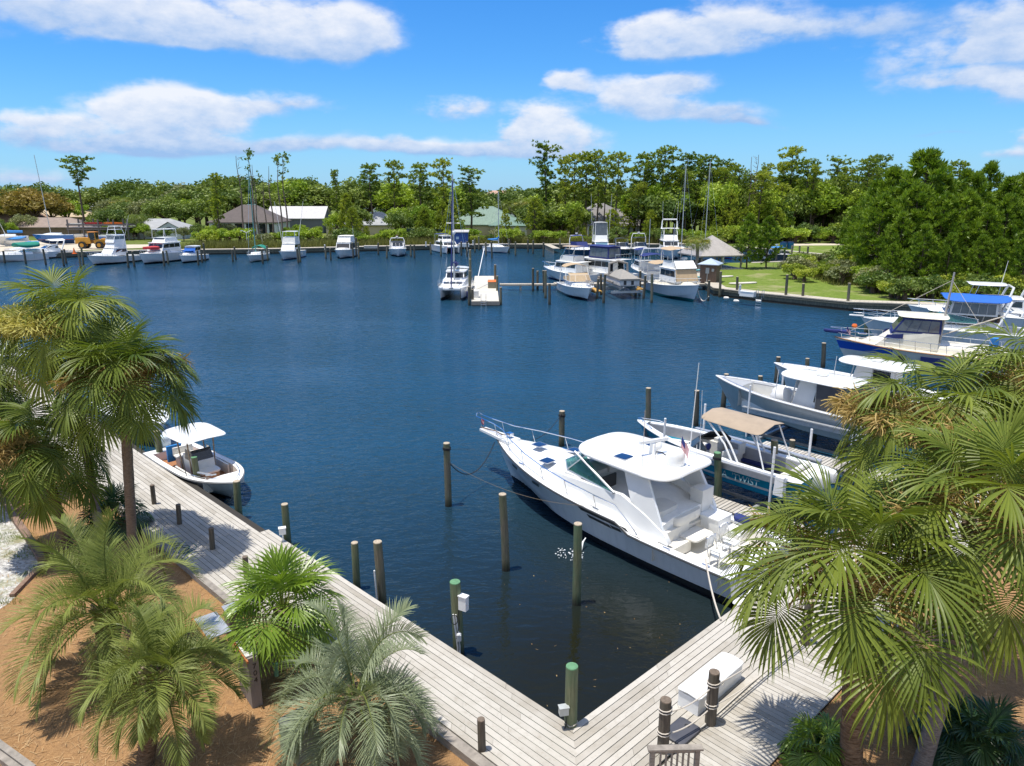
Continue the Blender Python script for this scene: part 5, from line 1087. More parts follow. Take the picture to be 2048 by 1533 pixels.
# two-hulled motor cat
def twin(name, label, px, py, hd, L, B, h, cat):
    b = Boat(name, label, cat, place(px, py, hd, L * .92), hd)
    for sg in (-1, 1):
        k = Boat.__new__(Boat); k.o = b.o; k.hull(L, B * .38, h, h + .25, H_BLACK if cat == 'sailboat' else H_NAVY, rake=L * .06, N=14, w0=.85, tm=.4, zc=(.02, .3)); o = k.hullo
        for v in o.data.vertices: v.co.y += sg * (B / 2 - B * .19)
    b.L, b.B, b.s0, b.s1, b.w0, b.tm, b.pw, b.sp, b.step = L, B, h, h + .25, .92, .6, 3.2, 1.7, None; b.ts = [i / 12 for i in range(13)]
    m_ = MB(); m_.rslab(.5, L * .93, B * .47, B * .44, h - .35, .42, .12, 5); b.part(m_, 'bridge_deck', WHITE); return b
b = twin('motor_catamaran', 'white twin-hulled motor cat moored in front of the blue shed', 905, 508, 292, 10.5, 4.6, 1.5, 'boat'); b.house(2.4, 8.2, 1.9, 1.6, 1.5, .95, 1.0, .3, nside=4, nfront=3, vs=(.3, .8)); b.house(2.8, 6.0, 1.3, 1.1, 2.5, 1.2, .6, .2, nside=2, nfront=2); b.top(.4, 2.8, 1.5, 3.9, NAVY, camber=.1, posts=[(.8, 1.5, 1.5, .8, 1.4)], pr=.04)
sailboat('sailboat with bright blue sail cover in the far row', 1012, 507, 310, 8.8, 3.0, H_BLUEB, 13.5, SM, SKYB)
# floating dock cat
b = twin('catamaran_sailboat', 'white catamaran sailboat with tall mast tied to the floating dock', 903, 601, 268, 10.6, 4.3, 1.45, 'sailboat'); L = 10.6
m_ = MB(); m_.loft([[(x, -w, 1.45), (x, -w * .9, 1.45 + h), (x, w * .9, 1.45 + h), (x, w, 1.45)] for x, w, h in ((1.6, 1.75, .75), (6.0, 1.7, .75), (8.0, 1.5, .45), (8.6, 1.3, .1))], closed=False, cap0=True); b.part(m_, 'cabin_trunk', WHITE, 20)
m_ = MB()
for k in range(3): y0 = -1.2 + k * .82; m_.slab((8.05, y0, 1.93), (8.05, y0 + .74, 1.93), (7.6, y0 + .74, 2.1), (7.6, y0, 2.1), .02)
b.part(m_, 'forward_window', WGLASS, 0); b.house(1.8, 5.6, 1.45, 1.25, 2.2, .9, .7, .2, nside=2, nfront=2, over=(.3, .9, .12), vs=(.2, .85))
b.top(.1, 2.2, 1.5, 3.25, WHITE, 'bimini_top', posts=[(.3, 1.5, 1.5, .3, 1.4)], pr=.03); b.pole((6.1, 0, 2.2), (5.9, 0, 15.6), .12, 'mast', SM, .09); b.pole((6.0, 0, 3.7), (1.0, 0, 3.8), .08, 'boom', SM)
m_ = MB(); m_.tube([(6.1, .1, 4.6), (5.6, .05, 4.1), (3.4, 0, 4.0), (1.2, 0, 3.9)], [.25, .34, .26, .14], 8); b.part(m_, 'sail_cover', NAVY); m_ = MB(); m_.tube([(9.8, 0, 1.7), (6.0, 0, 14.8)], [.09, .07], 6); b.part(m_, 'furled_jib', NAVY)
m_ = MB(); 
for q in ((5.7, 2.1), (5.7, -2.1), (.1, 2.0), (.1, -2.0)): m_.tube([(5.9, 0, 15.4), (q[0], q[1], 1.6)], .014, 4)
b.part(m_, 'rigging', STEEL); m_ = MB(); m_.tube([(5.9, -.9, 9.5), (5.9, .9, 9.5)], .04, 5); b.part(m_, 'spreader', SM); m_ = MB(); m_.ball((6.0, 0, 8.3), .3, 10); b.part(m_, 'radar_dome', WHITE); b.rail(1.5, 10.2, .6, 8, .02, .06)
m_ = MB(); m_.lathe((8.9, 2.0, .2), [(.05, 0), (.16, .1), (.16, .75), (.05, .85)], 8); b.part(m_, 'fender', NAVY); m_ = MB(); m_.tube([(9.6, -.3, 1.5), (10.3, 0, 1.65), (9.6, .3, 1.5)], .06, 6); b.part(m_, 'bow_bracket', DARK)
# the cluster left of the lawn
b = fb('express_cruiser', 'white express cruiser with tan canvas screen cover and tan bimini, bow towards open water', 1174, 602, 281, 10.6, 3.6, 1.3, 1.75, H_BLACK, flare=.36, pw=2.5); b.deck(2.8, sole=.6); b.trunk(3.2, 9.9, .4, .45, nose=.45); b.screen(6.9, 3.2, 1.45, 2.1, .8, .7, TAN, OFFW); b.top(2.0, 4.4, 1.55, 3.7, TAN, camber=.4, e=5, th=.06, posts=[(2.2, 1.7, 1.5, 2.2, 1.5), (5.2, 1.6, 2.1, 4.2, 1.5)], pr=.05, pm=OFFW)
m_ = MB(); m_.slab((6.9, -.95, 2.1), (6.9, .95, 2.1), (5.0, 1.35, 3.0), (5.0, -1.35, 3.0), .05); b.part(m_, 'screen_cover', TAN, 0); b.rail(4.8, 10.7, .6, 8, .025, .1, mid=True); b.hatch(8.6, .3, 2.4, .5, DARK)
b = Boat('trawler', 'white trawler with open flybridge frame, stern-on behind the tan-canvas cruiser', 'boat', (12.3, 110.0, 0), 133); b.hull(10.6, 3.9, 1.3, 1.9, H_BLUEB, N=14); b.deck(2.4, sole=.7); b.trunk(6.5, 9.6, .45, .4); b.house(2.2, 7.2, 1.5, 1.3, 1.5, 1.5, .5, .1, nside=4, nfront=3, over=(.2, .8, .15)); b.house(3.0, 6.0, 1.3, 1.2, 3.1, .8, .3, .1, nside=0, nfront=0, roof=False, name='flybridge', m=OFFW); b.top(2.8, 5.6, 1.25, 5.3, TAUPE, camber=.08, posts=[(3.0, 1.2, 3.2, 3.0, 1.1), (5.6, 1.2, 3.6, 4.6, 1.1)], pr=.045); b.rail(5, h=.7, r=.03); b.seat(3.8, .5, 3.1, .6, .5, .3, .5); b.seat(3.8, -.5, 3.1, .6, .5, .3, .5)
b = Boat('double_deck_trawler', 'two-deck trawler yacht with enclosed upper deck, ladder and white dinghy on its stern', 'boat', (17.6, 108.6, 0), 130); b.hull(13, 4.3, 1.5, 2.2, H_NAVYS if 0 else H_NAVY, N=14); b.deck(2.2, sole=1.0); b.trunk(8, 11.8, .45, .4); b.house(2.6, 9.2, 1.7, 1.5, 1.6, 1.9, .4, .1, nside=4, nfront=3, nback=2, over=(.3, 1.6, .3)); b.rail(2.5, h=.7, r=.03)
m_ = MB(); m_.tube([(1.4, -1.8, 3.7), (1.4, -1.8, 4.4), (1.4, 1.8, 4.4), (1.4, 1.8, 3.7)], .03, 5); 
for k in range(7): m_.tube([(1.4, -1.8 + .6 * k, 3.65), (1.4, -1.8 + .6 * k, 4.4)], .02, 5)
b.part(m_, 'upper_rail', STEEL); b.enclosure(3.2, 7.4, 1.4, 1.3, 3.65, 1.7, NAVY, nside=3); b.top(2.9, 7.6, 1.5, 5.4, NAVY, 'upper_roof', camber=.1); m_ = MB(); m_.box((2.35, .7, 2.5), (.15, .9, 1.3)); m_.box((2.2, .7, 1.75), (.1, 1.0, .06)); m_.box((2.2, .7, 2.25), (.1, 1.0, .06)); m_.box((2.2, .7, 2.75), (.1, 1.0, .06)); b.part(m_, 'stern_ladder', OFFW, 0)
b = fb('flybridge_yacht', 'white flybridge yacht with tall clear enclosure at the left of the charcoal runabout', 1207, 517, 271, 11, 4.2, 1.4, 1.95, H_NAVY); b.deck(2.8, sole=.7); b.trunk(6, 10, .45, .4); b.house(2.6, 7.2, 1.7, 1.5, 1.6, 1.5, .9, .1, nside=2, nfront=1, frontm=mat('pale_blue_screen', (.12, .25, .34), .6)); b.house(2.8, 6.0, 1.55, 1.35, 3.15, 1.3, .4, .1, nside=0, nfront=0, roof=False, name='flybridge'); b.top(2.6, 5.4, 1.4, 7.0, WHITE, 'hardtop', .07, .12, 5, posts=[(2.9, 1.45, 4.4, 2.9, 1.3), (5.6, 1.3, 4.4, 5.1, 1.2)], pr=.06, pm=WHITE); b.enclosure(2.9, 5.5, 1.35, 1.25, 4.45, 2.55, CLEARP, nside=1, nfront=2)
for sg in (-1, 1): b.pole((4.4, sg * 1.7, 2.9), (4.0, sg * 2.2, 13), .035, 'outrigger')
b = fb('express_cruiser', 'dark blue hulled cruiser with royal blue canvas screen', 1180, 517, 290, 10.5, 3.8, 1.4, 1.85, H_NAVYS, flare=.3, pw=2.7); b.deck(2.8, sole=.5); b.trunk(3.2, 9.8, .35, .45); b.house(2.6, 6.2, 1.5, 1.35, 1.9, 1.15, 1.0, .1, nside=0, nfront=0, roof=False, name='canvas_screen', m=NAVY, tum=.08); b.arch(2.6, 1.6, 1.7, 2.6, r=.1, lean=-.2); b.top(2.0, 4.6, 1.5, 4.2, NAVY, camber=.15); b.radar(2.6, 0, 4.5); b.rail(5, h=.55, r=.03)
b = fb('express_cruiser', 'charcoal hulled runabout with white deck and black bimini', 1250, 514, 272, 9.6, 3.7, 1.3, 1.7, H_CHAR, flare=.25, pw=2.9); b.deck(2.8, sole=.5); b.trunk(3.4, 9.0, .35, .4); b.screen(5.6, 3.0, 1.4, 1.95, .8, .7, WGLASS, STEEL); b.top(2.0, 4.4, 1.4, 3.4, DARK, camber=.2, posts=[(2.4, 1.5, 1.5, 2.4, 1.3), (4.6, 1.4, 2.0, 4.2, 1.3)], pr=.04); b.rail(4.8, h=.5, r=.03)
b = Boat('cabin_cruiser', 'white cabin cruiser with folded white dinghy and two navy biminis beside the lawn pier', 'boat', (21.9, 108.2, 0), 98); b.hull(12.5, 4.1, 1.6, 2.1, H_PLAIN, N=14, w0=.93); b.deck(3.0, sole=.8); b.trunk(5.6, 11.4, .45, .4); b.house(4.6, 9.0, 1.6, 1.4, 1.8, 1.2, 1.0, .1, nside=3, nfront=3, over=(.2, .3, .1)); b.top(1.6, 4.8, 1.9, 4.0, NAVY, camber=.35, e=5, posts=[(1.8, 1.9, 1.6, 1.8, 1.8), (4.6, 1.7, 1.8, 4.6, 1.7)], pr=.045, pm=OFFW); b.top(6.0, 8.6, 1.6, 4.6, NAVY, camber=.25, e=5, posts=[(6.2, 1.5, 3.1, 6.2, 1.4), (8.4, 1.3, 3.1, 8.4, 1.3)], pr=.04); b.arch(3.8, 1.8, 1.8, 3.3, r=.09, lean=-.3); b.rail(3, h=.7, r=.03)
m_ = MB(); m_.loft([[(x, y - w, 2.2), (x, y - w, 2.6), (x, y + w, 2.6), (x, y + w, 2.2)] for x, y, w in ((.3, -1.7, .1), (.5, -1.2, .4), (.6, 0, .5), (.6, 1.2, .5))], cap0=True, cap1=True); b.part(m_, 'dinghy', WHITE); b.pole((5.4, 0, 3), (5.4, 0, 9.4), .07, 'mast', SM)
b = fb('flybridge_yacht', 'tall white flybridge yacht with broad hardtop and radar arch left of gazebo', 1345, 521, 265, 12.5, 4.4, 1.7, 2.2, H_NAVY); b.deck(2.8, sole=.8); b.trunk(5, 11.4, .4, .5); b.house(2.6, 8.4, 1.85, 1.6, 1.9, 1.7, 1.2, .1, nside=3, nfront=2, us=(.05, .95), over=(.3, .5, .2)); b.house(2.8, 6.8, 1.7, 1.45, 3.7, 1.0, .6, .1, nside=0, nfront=0, roof=False, name='flybridge'); b.top(2.4, 5.6, 1.9, 5.9, WHITE, 'hardtop', .09, .08, 6, posts=[(2.9, 1.5, 4.7, 2.9, 1.4), (6.2, 1.4, 4.7, 5.2, 1.3)], pr=.06, pm=WHITE); b.arch(3.4, 1.6, 5.9, 1.9, r=.13, lean=-.1, w1=1.45); b.rail(6, h=.6, r=.03)
for sg in (-1, 1): b.pole((3.4, sg * 1.5, 7.6), (3.4, sg * 1.6, 11.5), .03)
b = fb('express_cruiser', 'white cruiser with black canvas and radar arch seen over the navy biminis', 1288, 514, 272, 10, 3.7, 1.3, 1.7, H_NAVY); b.deck(2.8, sole=.5); b.trunk(3.4, 9.0, .35, .4); b.screen(5.6, 3.0, 1.4, 1.95, .8, .7, WGLASS, STEEL); b.arch(2.8, 1.6, 1.6, 2.9, r=.1, lean=-.3); b.top(2.0, 4.8, 1.4, 3.6, DARK, camber=.15); b.radar(2.5, 0, 4.5)
# the blue-grey trawler at the corner of the lawn
b = fb('trawler', 'blue-grey trawler with white pilothouse, tan windscreen cover and teal bottom', 1386, 604, 285, 11.9, 4.2, 1.5, 2.3, H_TEALB, rake=.1, flare=.3, pw=2.2, rub=WHITE, rubr=.06, sp=2.0); b.deck(2.6, m=CREAM, sole=.9, inner=OFFW); b.trunk(2.6, 10.8, .45, .45, CREAM); b.house(4.2, 8.8, 1.65, 1.5, 2.1, 1.7, .6, .1, nside=3, nfront=0, over=(.3, .6, .15)); b.rail(1.6, 12.1, .8, 11, .025, .1, mid=True, m=OFFW)
m_ = MB(); m_.slab((8.85, -1.55, 2.35), (8.85, 1.55, 2.35), (8.3, 1.45, 3.75), (8.3, -1.45, 3.75), .1); b.part(m_, 'screen_cover', TAN, 0); m_ = MB(); m_.slab((8.55, -1.45, 3.9), (8.55, 1.45, 3.9), (7.6, 1.35, 4.8), (7.6, -1.35, 4.8), .08); b.part(m_, 'flybridge_cover', WCANV, 0); b.house(4.4, 7.6, 1.35, 1.3, 3.9, .8, .1, .1, nside=0, nfront=0, roof=False, name='flybridge')
b.top(3.6, 7.4, 1.6, 6.1, TAN, camber=.3, e=5, posts=[(4.2, 1.4, 4.6, 4.0, 1.4), (7.2, 1.3, 4.6, 7.0, 1.4)], pr=.05, pm=OFFW); b.top(.4, 3.8, 1.8, 4.0, TAN, 'aft_awning', camber=.3, e=5, posts=[(.8, 1.8, 1.6, .8, 1.7)], pr=.04, pm=OFFW); b.radar(5.0, 1.5, 4.6, .4, .3); b.pole((4.6, 0, 4.7), (4.6, 0, 9.4), .06, 'mast', SM); b.outboard(1.2, 1.7, 2.4, DARK, .7)
m_ = MB(); m_.tube([(1.6, b.bx(1.6) + .02, 1.62), (2.6, b.bx(2.6) + .02, 1.62)], .05, 6); b.part(m_, 'blue_towel', SKYB)
# pontoon boat on its own lift with yellow catwalks
P_ = Vector((14.6, 96.6, 0)); o = thing('pontoon_boat', 'pontoon boat under a grey peaked cover on a lift', 'boat', (P_.x, P_.y, 1.0), R(-80)); LL, WW = 6.6, 2.7
for sg in (-1, 1): m_ = MB(); m_.tube([(-LL / 2, sg * .85, .35), (LL / 2 - .8, sg * .85, .35), (LL / 2, sg * .85, .55)], [.33, .33, .08], 12); m_.build('pontoon', ALU, o)
m_ = MB(); m_.box((0, 0, .75), (LL, WW, .1)); m_.build('deck', ALU, o, 0); m_ = MB(); m_.box((0, 0, 1.15), (LL - .3, WW - .1, .66)); m_.build('fence_panels', mat('pontoon_fence', (.55, .56, .57), .45, .08), o, 0)
for y in (-.8, .2): m_ = MB(); m_.slab((LL / 2 - .14, y, .85), (LL / 2 - .14, y + .35, .85), (LL / 2 - .14, y + .35, 1.45), (LL / 2 - .14, y, 1.45), .02); m_.build('dark_panel', DARK, o, 0)
m_ = MB(); m_.loft([[(-LL / 2, -WW / 2, 1.4), (LL / 2, -WW / 2, 1.4), (LL / 2, WW / 2, 1.4), (-LL / 2, WW / 2, 1.4)], [(-LL / 2, -WW / 2, 1.62), (LL / 2, -WW / 2, 1.62), (LL / 2, WW / 2, 1.62), (-LL / 2, WW / 2, 1.62)], [(-.6, -.1, 2.5), (.6, -.1, 2.5), (.6, .1, 2.5), (-.6, .1, 2.5)]], cap1=True); m_.build('canvas_cover', GREYC, o, 20)
m_ = MB(); m_.tube([(-1.6, -1.3, 1.5), (-1.8, -1.25, 3.1), (-1.8, 0, 3.45), (-1.8, 1.25, 3.1), (-1.6, 1.3, 1.5)], .17, 8); m_.build('folded_bimini', GREYC, o)
o = thing('boat_lift', 'cradle lift with cable beams holding the grey-covered pontoon boat', 'boat lift', (P_.x, P_.y, 0), R(-80), 'boat lifts in the slips')
for x in (-2, 2.4): m_ = MB(); m_.box((x, 0, .85), (.2, 4.4, .3)); m_.build('cradle_beam', ALU, o, 0)
for sg in (-1, 1): m_ = MB(); m_.box((0, sg * 2.3, 2.2), (6.5, .2, .25)); m_.build('top_beam', WOODG, o, 0)
YW = mat('yellow_new_timber', (.52, .30, .07), .8, .12, 4)
for px, py, lab in ((1197, 565, 'yellow timber catwalk left of the pontoon boat lift'), (1283, 565, 'yellow timber catwalk right of the pontoon boat lift')):
    p = at(px, 584 if px < 1250 else 580, .9); o = thing('catwalk', lab, 'catwalk', (p.x, p.y, 0), R(100), 'yellow catwalks by the pontoon lift'); m_ = MB()
    for k in range(26): m_.box((k * .3, 0, .95), (.28, 1.0, .06), t=rg.random())
    m_.build('planks', YW, o, 0); m_ = MB(); m_.box((3.8, -.45, .82), (7.8, .1, .2)); m_.box((3.8, .45, .82), (7.8, .1, .2)); m_.build('joists', YW, o, 0)
# boats on the canal right of the gazebo
b = fb('runabout', 'bright blue hulled boat behind the gazebo', 1462, 519, 288, 9.5, 3.2, 1.1, 1.6, H_BLUE); b.deck(3, sole=.5, m=CREAM); b.trunk(3.4, 8.4, .35, .5, mat('salmon_deck', (.55, .34, .25), .6)); b.house(3.0, 4.8, 1.1, 1.0, 1.5, 1.1, .3, .1, nside=2, nfront=2)
b = fb('sportfishing_boat', 'charcoal and white centre console behind the two small lawn pines', 1505, 523, 200, 10, 3.2, 1.2, 1.7, H_CHAR); b.deck(7.5, sole=.5); b.house(3.0, 5.0, .8, .7, .5, 1.8, .4, .1, nside=1, nfront=1, roof=False, name='console'); b.top(2.4, 5.6, 1.2, 2.6, SKYB, 'tee_top', posts=[(3.0, .8, .5, 2.8, .9), (5.0, .8, .5, 5.2, .9)], pr=.04); b.radar(3.4, 0, 2.9)
sailboat('bare-masted sailboat in the canal, left of two behind the gazebo', 1380, 512, 300, 9.5, 3.2, H_NAVY, 19, SM); sailboat('bare-masted sailboat in the canal, right of two behind the gazebo', 1428, 508, 300, 10, 3.3, H_NAVY, 20, SM)
# laid-up boats in the yard at the left
def yard_sail(label, px, py, hd, L, hm, mast, lean, cover=None):
    p = at(px, py, 1.0); b = Boat('sailboat', label, 'sailboat', p, hd, 2.2, 'laid-up boats in the yard'); b.hull(L, 3.0, 1.1, 1.4, hm, N=12, w0=.6, draft=1.0); b.deck(2, sole=.5); b.trunk(2.4, L * .75, .5, .4); b.pole((L * .55, 0, 1.4), (L * .55 + lean[0], lean[1], mast), .1, 'mast', SM, .07)
    for k in (-1, 1):
        for x in (2.0, L * .6): m_ = MB(); m_.tube([(x, k * 1.6, -1.2), (x, k * 1.0, .1)], .05, 6); b.part(m_, 'jack_stand', GALV)
    if cover: m_ = MB(); m_.tube([(L * .5, 0, 2.2), (1.0, 0, 2.1)], .3, 8); b.part(m_, 'sail_cover', cover)
    return b
yard_sail('laid-up sailboat with mast leaning far left at the edge of the yard', 60, 492, 210, 8, H_PLAIN, 15, (3.5, 3.0), SKYB)
yard_sail('laid-up white sailboat whose silver mast rises beside the lone pine', 150, 489, 205, 8.5, H_BLUE, 19.5, (.8, .4))
b = Boat('skiff', 'blue-covered skiff on the yard lawn behind the sport cruiser', 'boat', at(60, 493, 1.0), 190, 1.6); b.hull(6.5, 2.2, .7, 1.0, H_PLAIN, N=10); b.deck(5, sole=.3); b.top(.5, 5.5, 1.0, 1.0, SKYB, 'canvas_cover', camber=.5, e=3, th=.2); m_ = MB(); m_.box((3, 0, -.4), (4, 1.2, .3)); b.part(m_, 'trailer', GALV, 0)
# ---------------------------------------------------------------- docks, pilings and buildings across the basin
o = thing('floating_dock', 'beige concrete-decked floating dock beside the catamaran', 'dock', (-3.2, 87.6, 0), 0)
DX0, DX1, DL = -1.72, 1.62, 27.0; lean_ = -.035
m_ = MB(); m_.add([(DX0, 0, .55), (DX1, 0, .55), (DX1 + lean_ * DL, DL, .55), (DX0 + lean_ * DL, DL, .55), (DX0, 0, .62), (DX1, 0, .62), (DX1 + lean_ * DL, DL, .62), (DX0 + lean_ * DL, DL, .62)], [(4, 5, 6, 7), (0, 1, 5, 4), (1, 2, 6, 5), (3, 0, 4, 7), (2, 3, 7, 6)]); m_.build('deck', mat('dock_concrete', (.52, .49, .42), .85, .1, 1, .15, 20), o, 0)
m_ = MB(); m_.box((0, -.02, .34), (3.44, .12, .42)); m_.build('fender_board', WOODG, o, 0)
m_ = MB(); m_.add([(DX0 - .05, .05, -.4), (DX1 + .05, .05, -.4), (DX1 + .05 + lean_ * DL, DL, -.4), (DX0 - .05 + lean_ * DL, DL, -.4), (DX0 - .05, .05, .54), (DX1 + .05, .05, .54), (DX1 + .05 + lean_ * DL, DL, .54), (DX0 - .05 + lean_ * DL, DL, .54)], [(0, 1, 5, 4), (1, 2, 6, 5), (3, 0, 4, 7), (2, 3, 7, 6)]); m_.build('float', mat('float_grey', (.12, .13, .13), .8), o, 0)
m_ = MB()
for x in (-.55, .05): m_.tube([(x, -.14, -.6), (x, -.14, 1.35), (x, .15, 1.45)], .03, 6)
for k in range(5): m_.tube([(-.55, -.14, -.3 + .25 * k), (.05, -.14, -.3 + .25 * k)], .02, 5)
m_.build('swim_ladder', STEEL, o)
for x, y, d, lab, mm, nm in ((-1.25, 3.2, (.75, 1.3, .8), 'white locker standing on the near end of the floating dock', OFFW, 'dock_box'), (.95, 13.0, (1.2, 2.2, .85), 'khaki storage box with orange lid on the floating dock', mat('khaki_box', (.22, .20, .14), .8), 'storage_box')):
    q = thing(nm, lab, 'box', (-3.2 + x + lean_ * y, 87.6 + y, .62)); m_ = MB(); m_.box((0, 0, d[2] / 2), d); m_.build('body', mm, q, 0); m_ = MB(); m_.rslab(-d[0] / 2 - .05, d[0] / 2 + .05, d[1] / 2 + .05, d[1] / 2 + .05, d[2], .08, .04, 10); m_.build('lid', mm if 'white' in lab else ORANGE, q)
for x, y, h, lab, r in ((-2.0, .5, 2.3, 'piling at the near left corner of floating dock', .17), (-1.6, 1.2, 1.9, 'shorter piling just inside near left corner of floating dock', .16), (1.85, .8, 2.2, 'piling at the near right corner of floating dock', .16), (-2.05, 6.5, 3.6, 'tall piling beside the catamaran cockpit', .17), (-2.1, 12, 4.6, 'tallest light piling left of floating dock', .17), (-2.2, 18, 5.4, 'farthest tall piling left of the floating dock', .17), (1.55, 9.5, 2.6, 'piling right of the khaki box on the floating dock', .16), (1.35, 14.5, 3.6, 'taller piling at far right side of floating dock', .17)):
    piling(-3.2 + x + lean_ * y, 87.6 + y, h, r, lab, m=PILEB if x < 0 and y < 2 else PILE, group='pilings of the floating dock', n=8)
m_ = MB(); 
o = thing('leaning_pole', 'thin white pole leaning among the floating dock pilings', 'pole', (-5.0, 97.0, 0)); m_.tube([(0, 0, .3), (1.0, 9, 5.6)], .06, 6); m_.build('pole', PVC, o)
# far and middle pilings: photo pixel of the foot, height, label
FP = [(40, 527, 'piling at the bow of the green-covered cruiser', 2.4), (97, 529, 'piling against the broadside sport cruiser, nearer its bow', 2.6), (163, 531, 'piling against the broadside sport cruiser, amidships', 2.7), (232, 536, 'left piling of the pair off the sport cruiser stern', 2.8), (247, 530, 'right piling of the pair off the sport cruiser stern', 2.4),
      (318, 537, 'left of two pilings in open water by the hardstand', 2.7), (331, 534, 'right of two pilings in open water by the hardstand', 3.0), (509, 535, 'piling between sportfishing boat and the red-covered yacht, nearer one', 2.5), (531, 533, 'piling between sportfishing boat and the red-covered yacht, right one', 2.5), (653, 534, 'piling right of the red-covered motor yacht', 2.6), (668, 531, 'second piling right of the red-covered motor yacht', 2.5),
      (787, 536, 'piling right of the blue-covered walkaround', 2.6), (805, 531, 'second piling right of the blue-covered walkaround', 2.2), (825, 529, 'taller piling right of the blue-covered walkaround', 3.2)]
FP = [(x / 2, y, l, h) if x > 300 else (x / 2, y, l, h) for x, y, l, h in FP]
FP2 = [(10, 527, 'piling at the bow of the green-covered cruiser', 2.4), (52, 528, 'piling against the broadside sport cruiser, nearer its bow', 2.8), (92, 530, 'piling against the broadside sport cruiser, amidships', 3.0), (128, 533, 'left piling of the pair off the sport cruiser stern', 3.0), (133, 528, 'right piling of the pair off the sport cruiser stern', 2.8),
       (162, 537, 'left of two pilings in open water by the hardstand', 3.0), (167, 531, 'right of two pilings in open water by the hardstand', 3.3), (257, 536, 'piling between tower boat and the red-covered yacht, nearer one', 2.8), (269, 534, 'piling between tower boat and the red-covered yacht, right one', 2.8), (329, 533, 'piling right of the red-covered motor yacht', 2.8), (337, 529, 'second piling right of the red-covered motor yacht', 2.6),
       (397, 531, 'piling right of the blue-covered walkaround', 2.8), (405, 526, 'second piling right of the blue-covered walkaround', 2.6), (411, 523, 'taller piling right of the blue-covered walkaround', 3.6), (466, 524, 'piling left of the green-masted sailboat', 2.4), (472, 520, 'second piling left of the green-masted sailboat', 2.6),
       (526, 528, 'piling right of the green-masted sailboat', 2.8), (536, 522, 'second piling right of the green-masted sailboat', 3.0), (597, 527, 'left piling of the cluster right of the outrigger boat', 2.8), (601, 525, 'right piling of the cluster right of the outrigger boat', 3.2), (652, 518, 'piling left of the grey-hulled cabin cruiser', 2.6), (662, 521, 'nearer piling left of the grey-hulled cabin cruiser', 2.4),
       (707, 517, 'left piling of the tall group right of grey-hulled cruiser', 3.2), (713, 514, 'middle piling of the tall group right of grey-hulled cruiser', 4.0), (718, 518, 'right piling of the tall group right of grey-hulled cruiser', 3.4), (757, 510, 'piling midway between the two lone cruisers', 2.6), (774, 517, 'piling left of the lone express cruiser', 2.6), (822, 514, 'piling right of the lone express cruiser', 2.6), (829, 517, 'second piling right of the lone express cruiser', 2.8),
       (862, 509, 'piling left of the motor cat', 2.6), (882, 513, 'piling against the motor cat hull', 3.4), (923, 512, 'piling right of the motor cat bow', 3.0), (934, 514, 'second piling right of the motor cat bow', 3.2), (950, 505, 'piling between motor cat and blue-sailed sailboat', 3.0), (958, 501, 'rusty piling between motor cat and blue-sailed sailboat', 3.2), (972, 511, 'piling left of the blue-sailed sailboat', 2.8), (984, 517, 'nearer piling against the blue-sailed sailboat', 3.4),
       (1018, 507, 'piling right of the blue-sailed sailboat', 3.0), (1031, 512, 'second piling right of the blue-sailed sailboat', 3.0), (1056, 505, 'left piling at the spur pier', 2.8), (1066, 508, 'middle piling at the spur pier', 3.0), (1087, 514, 'right piling at the tip of spur pier', 3.0), (1120, 500, 'piling left of the dark blue hulled cruiser', 2.6), (1181, 521, 'piling right of the dark blue hulled cruiser', 2.6), (1228, 519, 'piling left of the charcoal runabout', 3.0),
       (1066, 583, 'piling left of the narrow walkway', 3.2), (1075, 579, 'second piling left of the narrow walkway', 2.6), (1088, 585, 'piling by the coiled hose on the walkway end', 3.0), (1091, 597, 'tall piling by the tan-canvas cruiser stern', 3.6), (1099, 610, 'nearest piling left of the tan-canvas cruiser', 2.6), (1194, 598, 'piling right of the tan-canvas cruiser bow', 2.6), (1207, 607, 'taller piling at the left yellow catwalk', 3.6), (1202, 590, 'piling at far end of the left yellow catwalk', 2.8),
       (1271, 592, 'left piling of the group at right yellow catwalk', 2.6), (1279, 586, 'middle piling of the group at right yellow catwalk', 3.0), (1287, 598, 'right piling of the group at right yellow catwalk', 3.0), (1303, 606, 'dark piling left of the blue-grey trawler bow', 3.6), (1416, 602, 'rusty piling right of blue-grey trawler with a white line', 2.6),
       (1439, 595, 'first piling along the lawn boardwalk', 3.4), (1473, 597, 'second piling along the lawn boardwalk', 2.8), (1570, 608, 'tall piling third along the lawn boardwalk', 3.6), (1604, 610, 'fourth piling along the lawn boardwalk', 2.6), (1694, 621, 'fifth piling along the lawn boardwalk', 3.2), (1788, 613, 'sixth piling along the lawn boardwalk', 2.8), (1863, 617, 'seventh piling along lawn boardwalk beside the blue bimini', 3.2),
       (1522, 530, 'left piling standing in the canal', 2.6), (1552, 527, 'piling in the canal near its bank walk', 2.8), (1568, 524, 'second piling in the canal near its bank walk', 2.8), (1582, 520, 'third piling in the canal near its bank walk', 2.8), (1598, 517, 'fourth piling in the canal near its bank walk', 2.6), (1614, 521, 'fifth piling in the canal near its bank walk', 2.8)]
for i, (px, py, lab, h) in enumerate(FP2):
    p = at(px, py, 0); rr = random.Random(i); piling(p.x, p.y, h, .19 if py < 560 else .17, lab, m=rr.choice([PILEB, PILEB, PILE]), n=7, lean=(rr.uniform(-.12, .12), 0), group='mooring pilings across the basin')
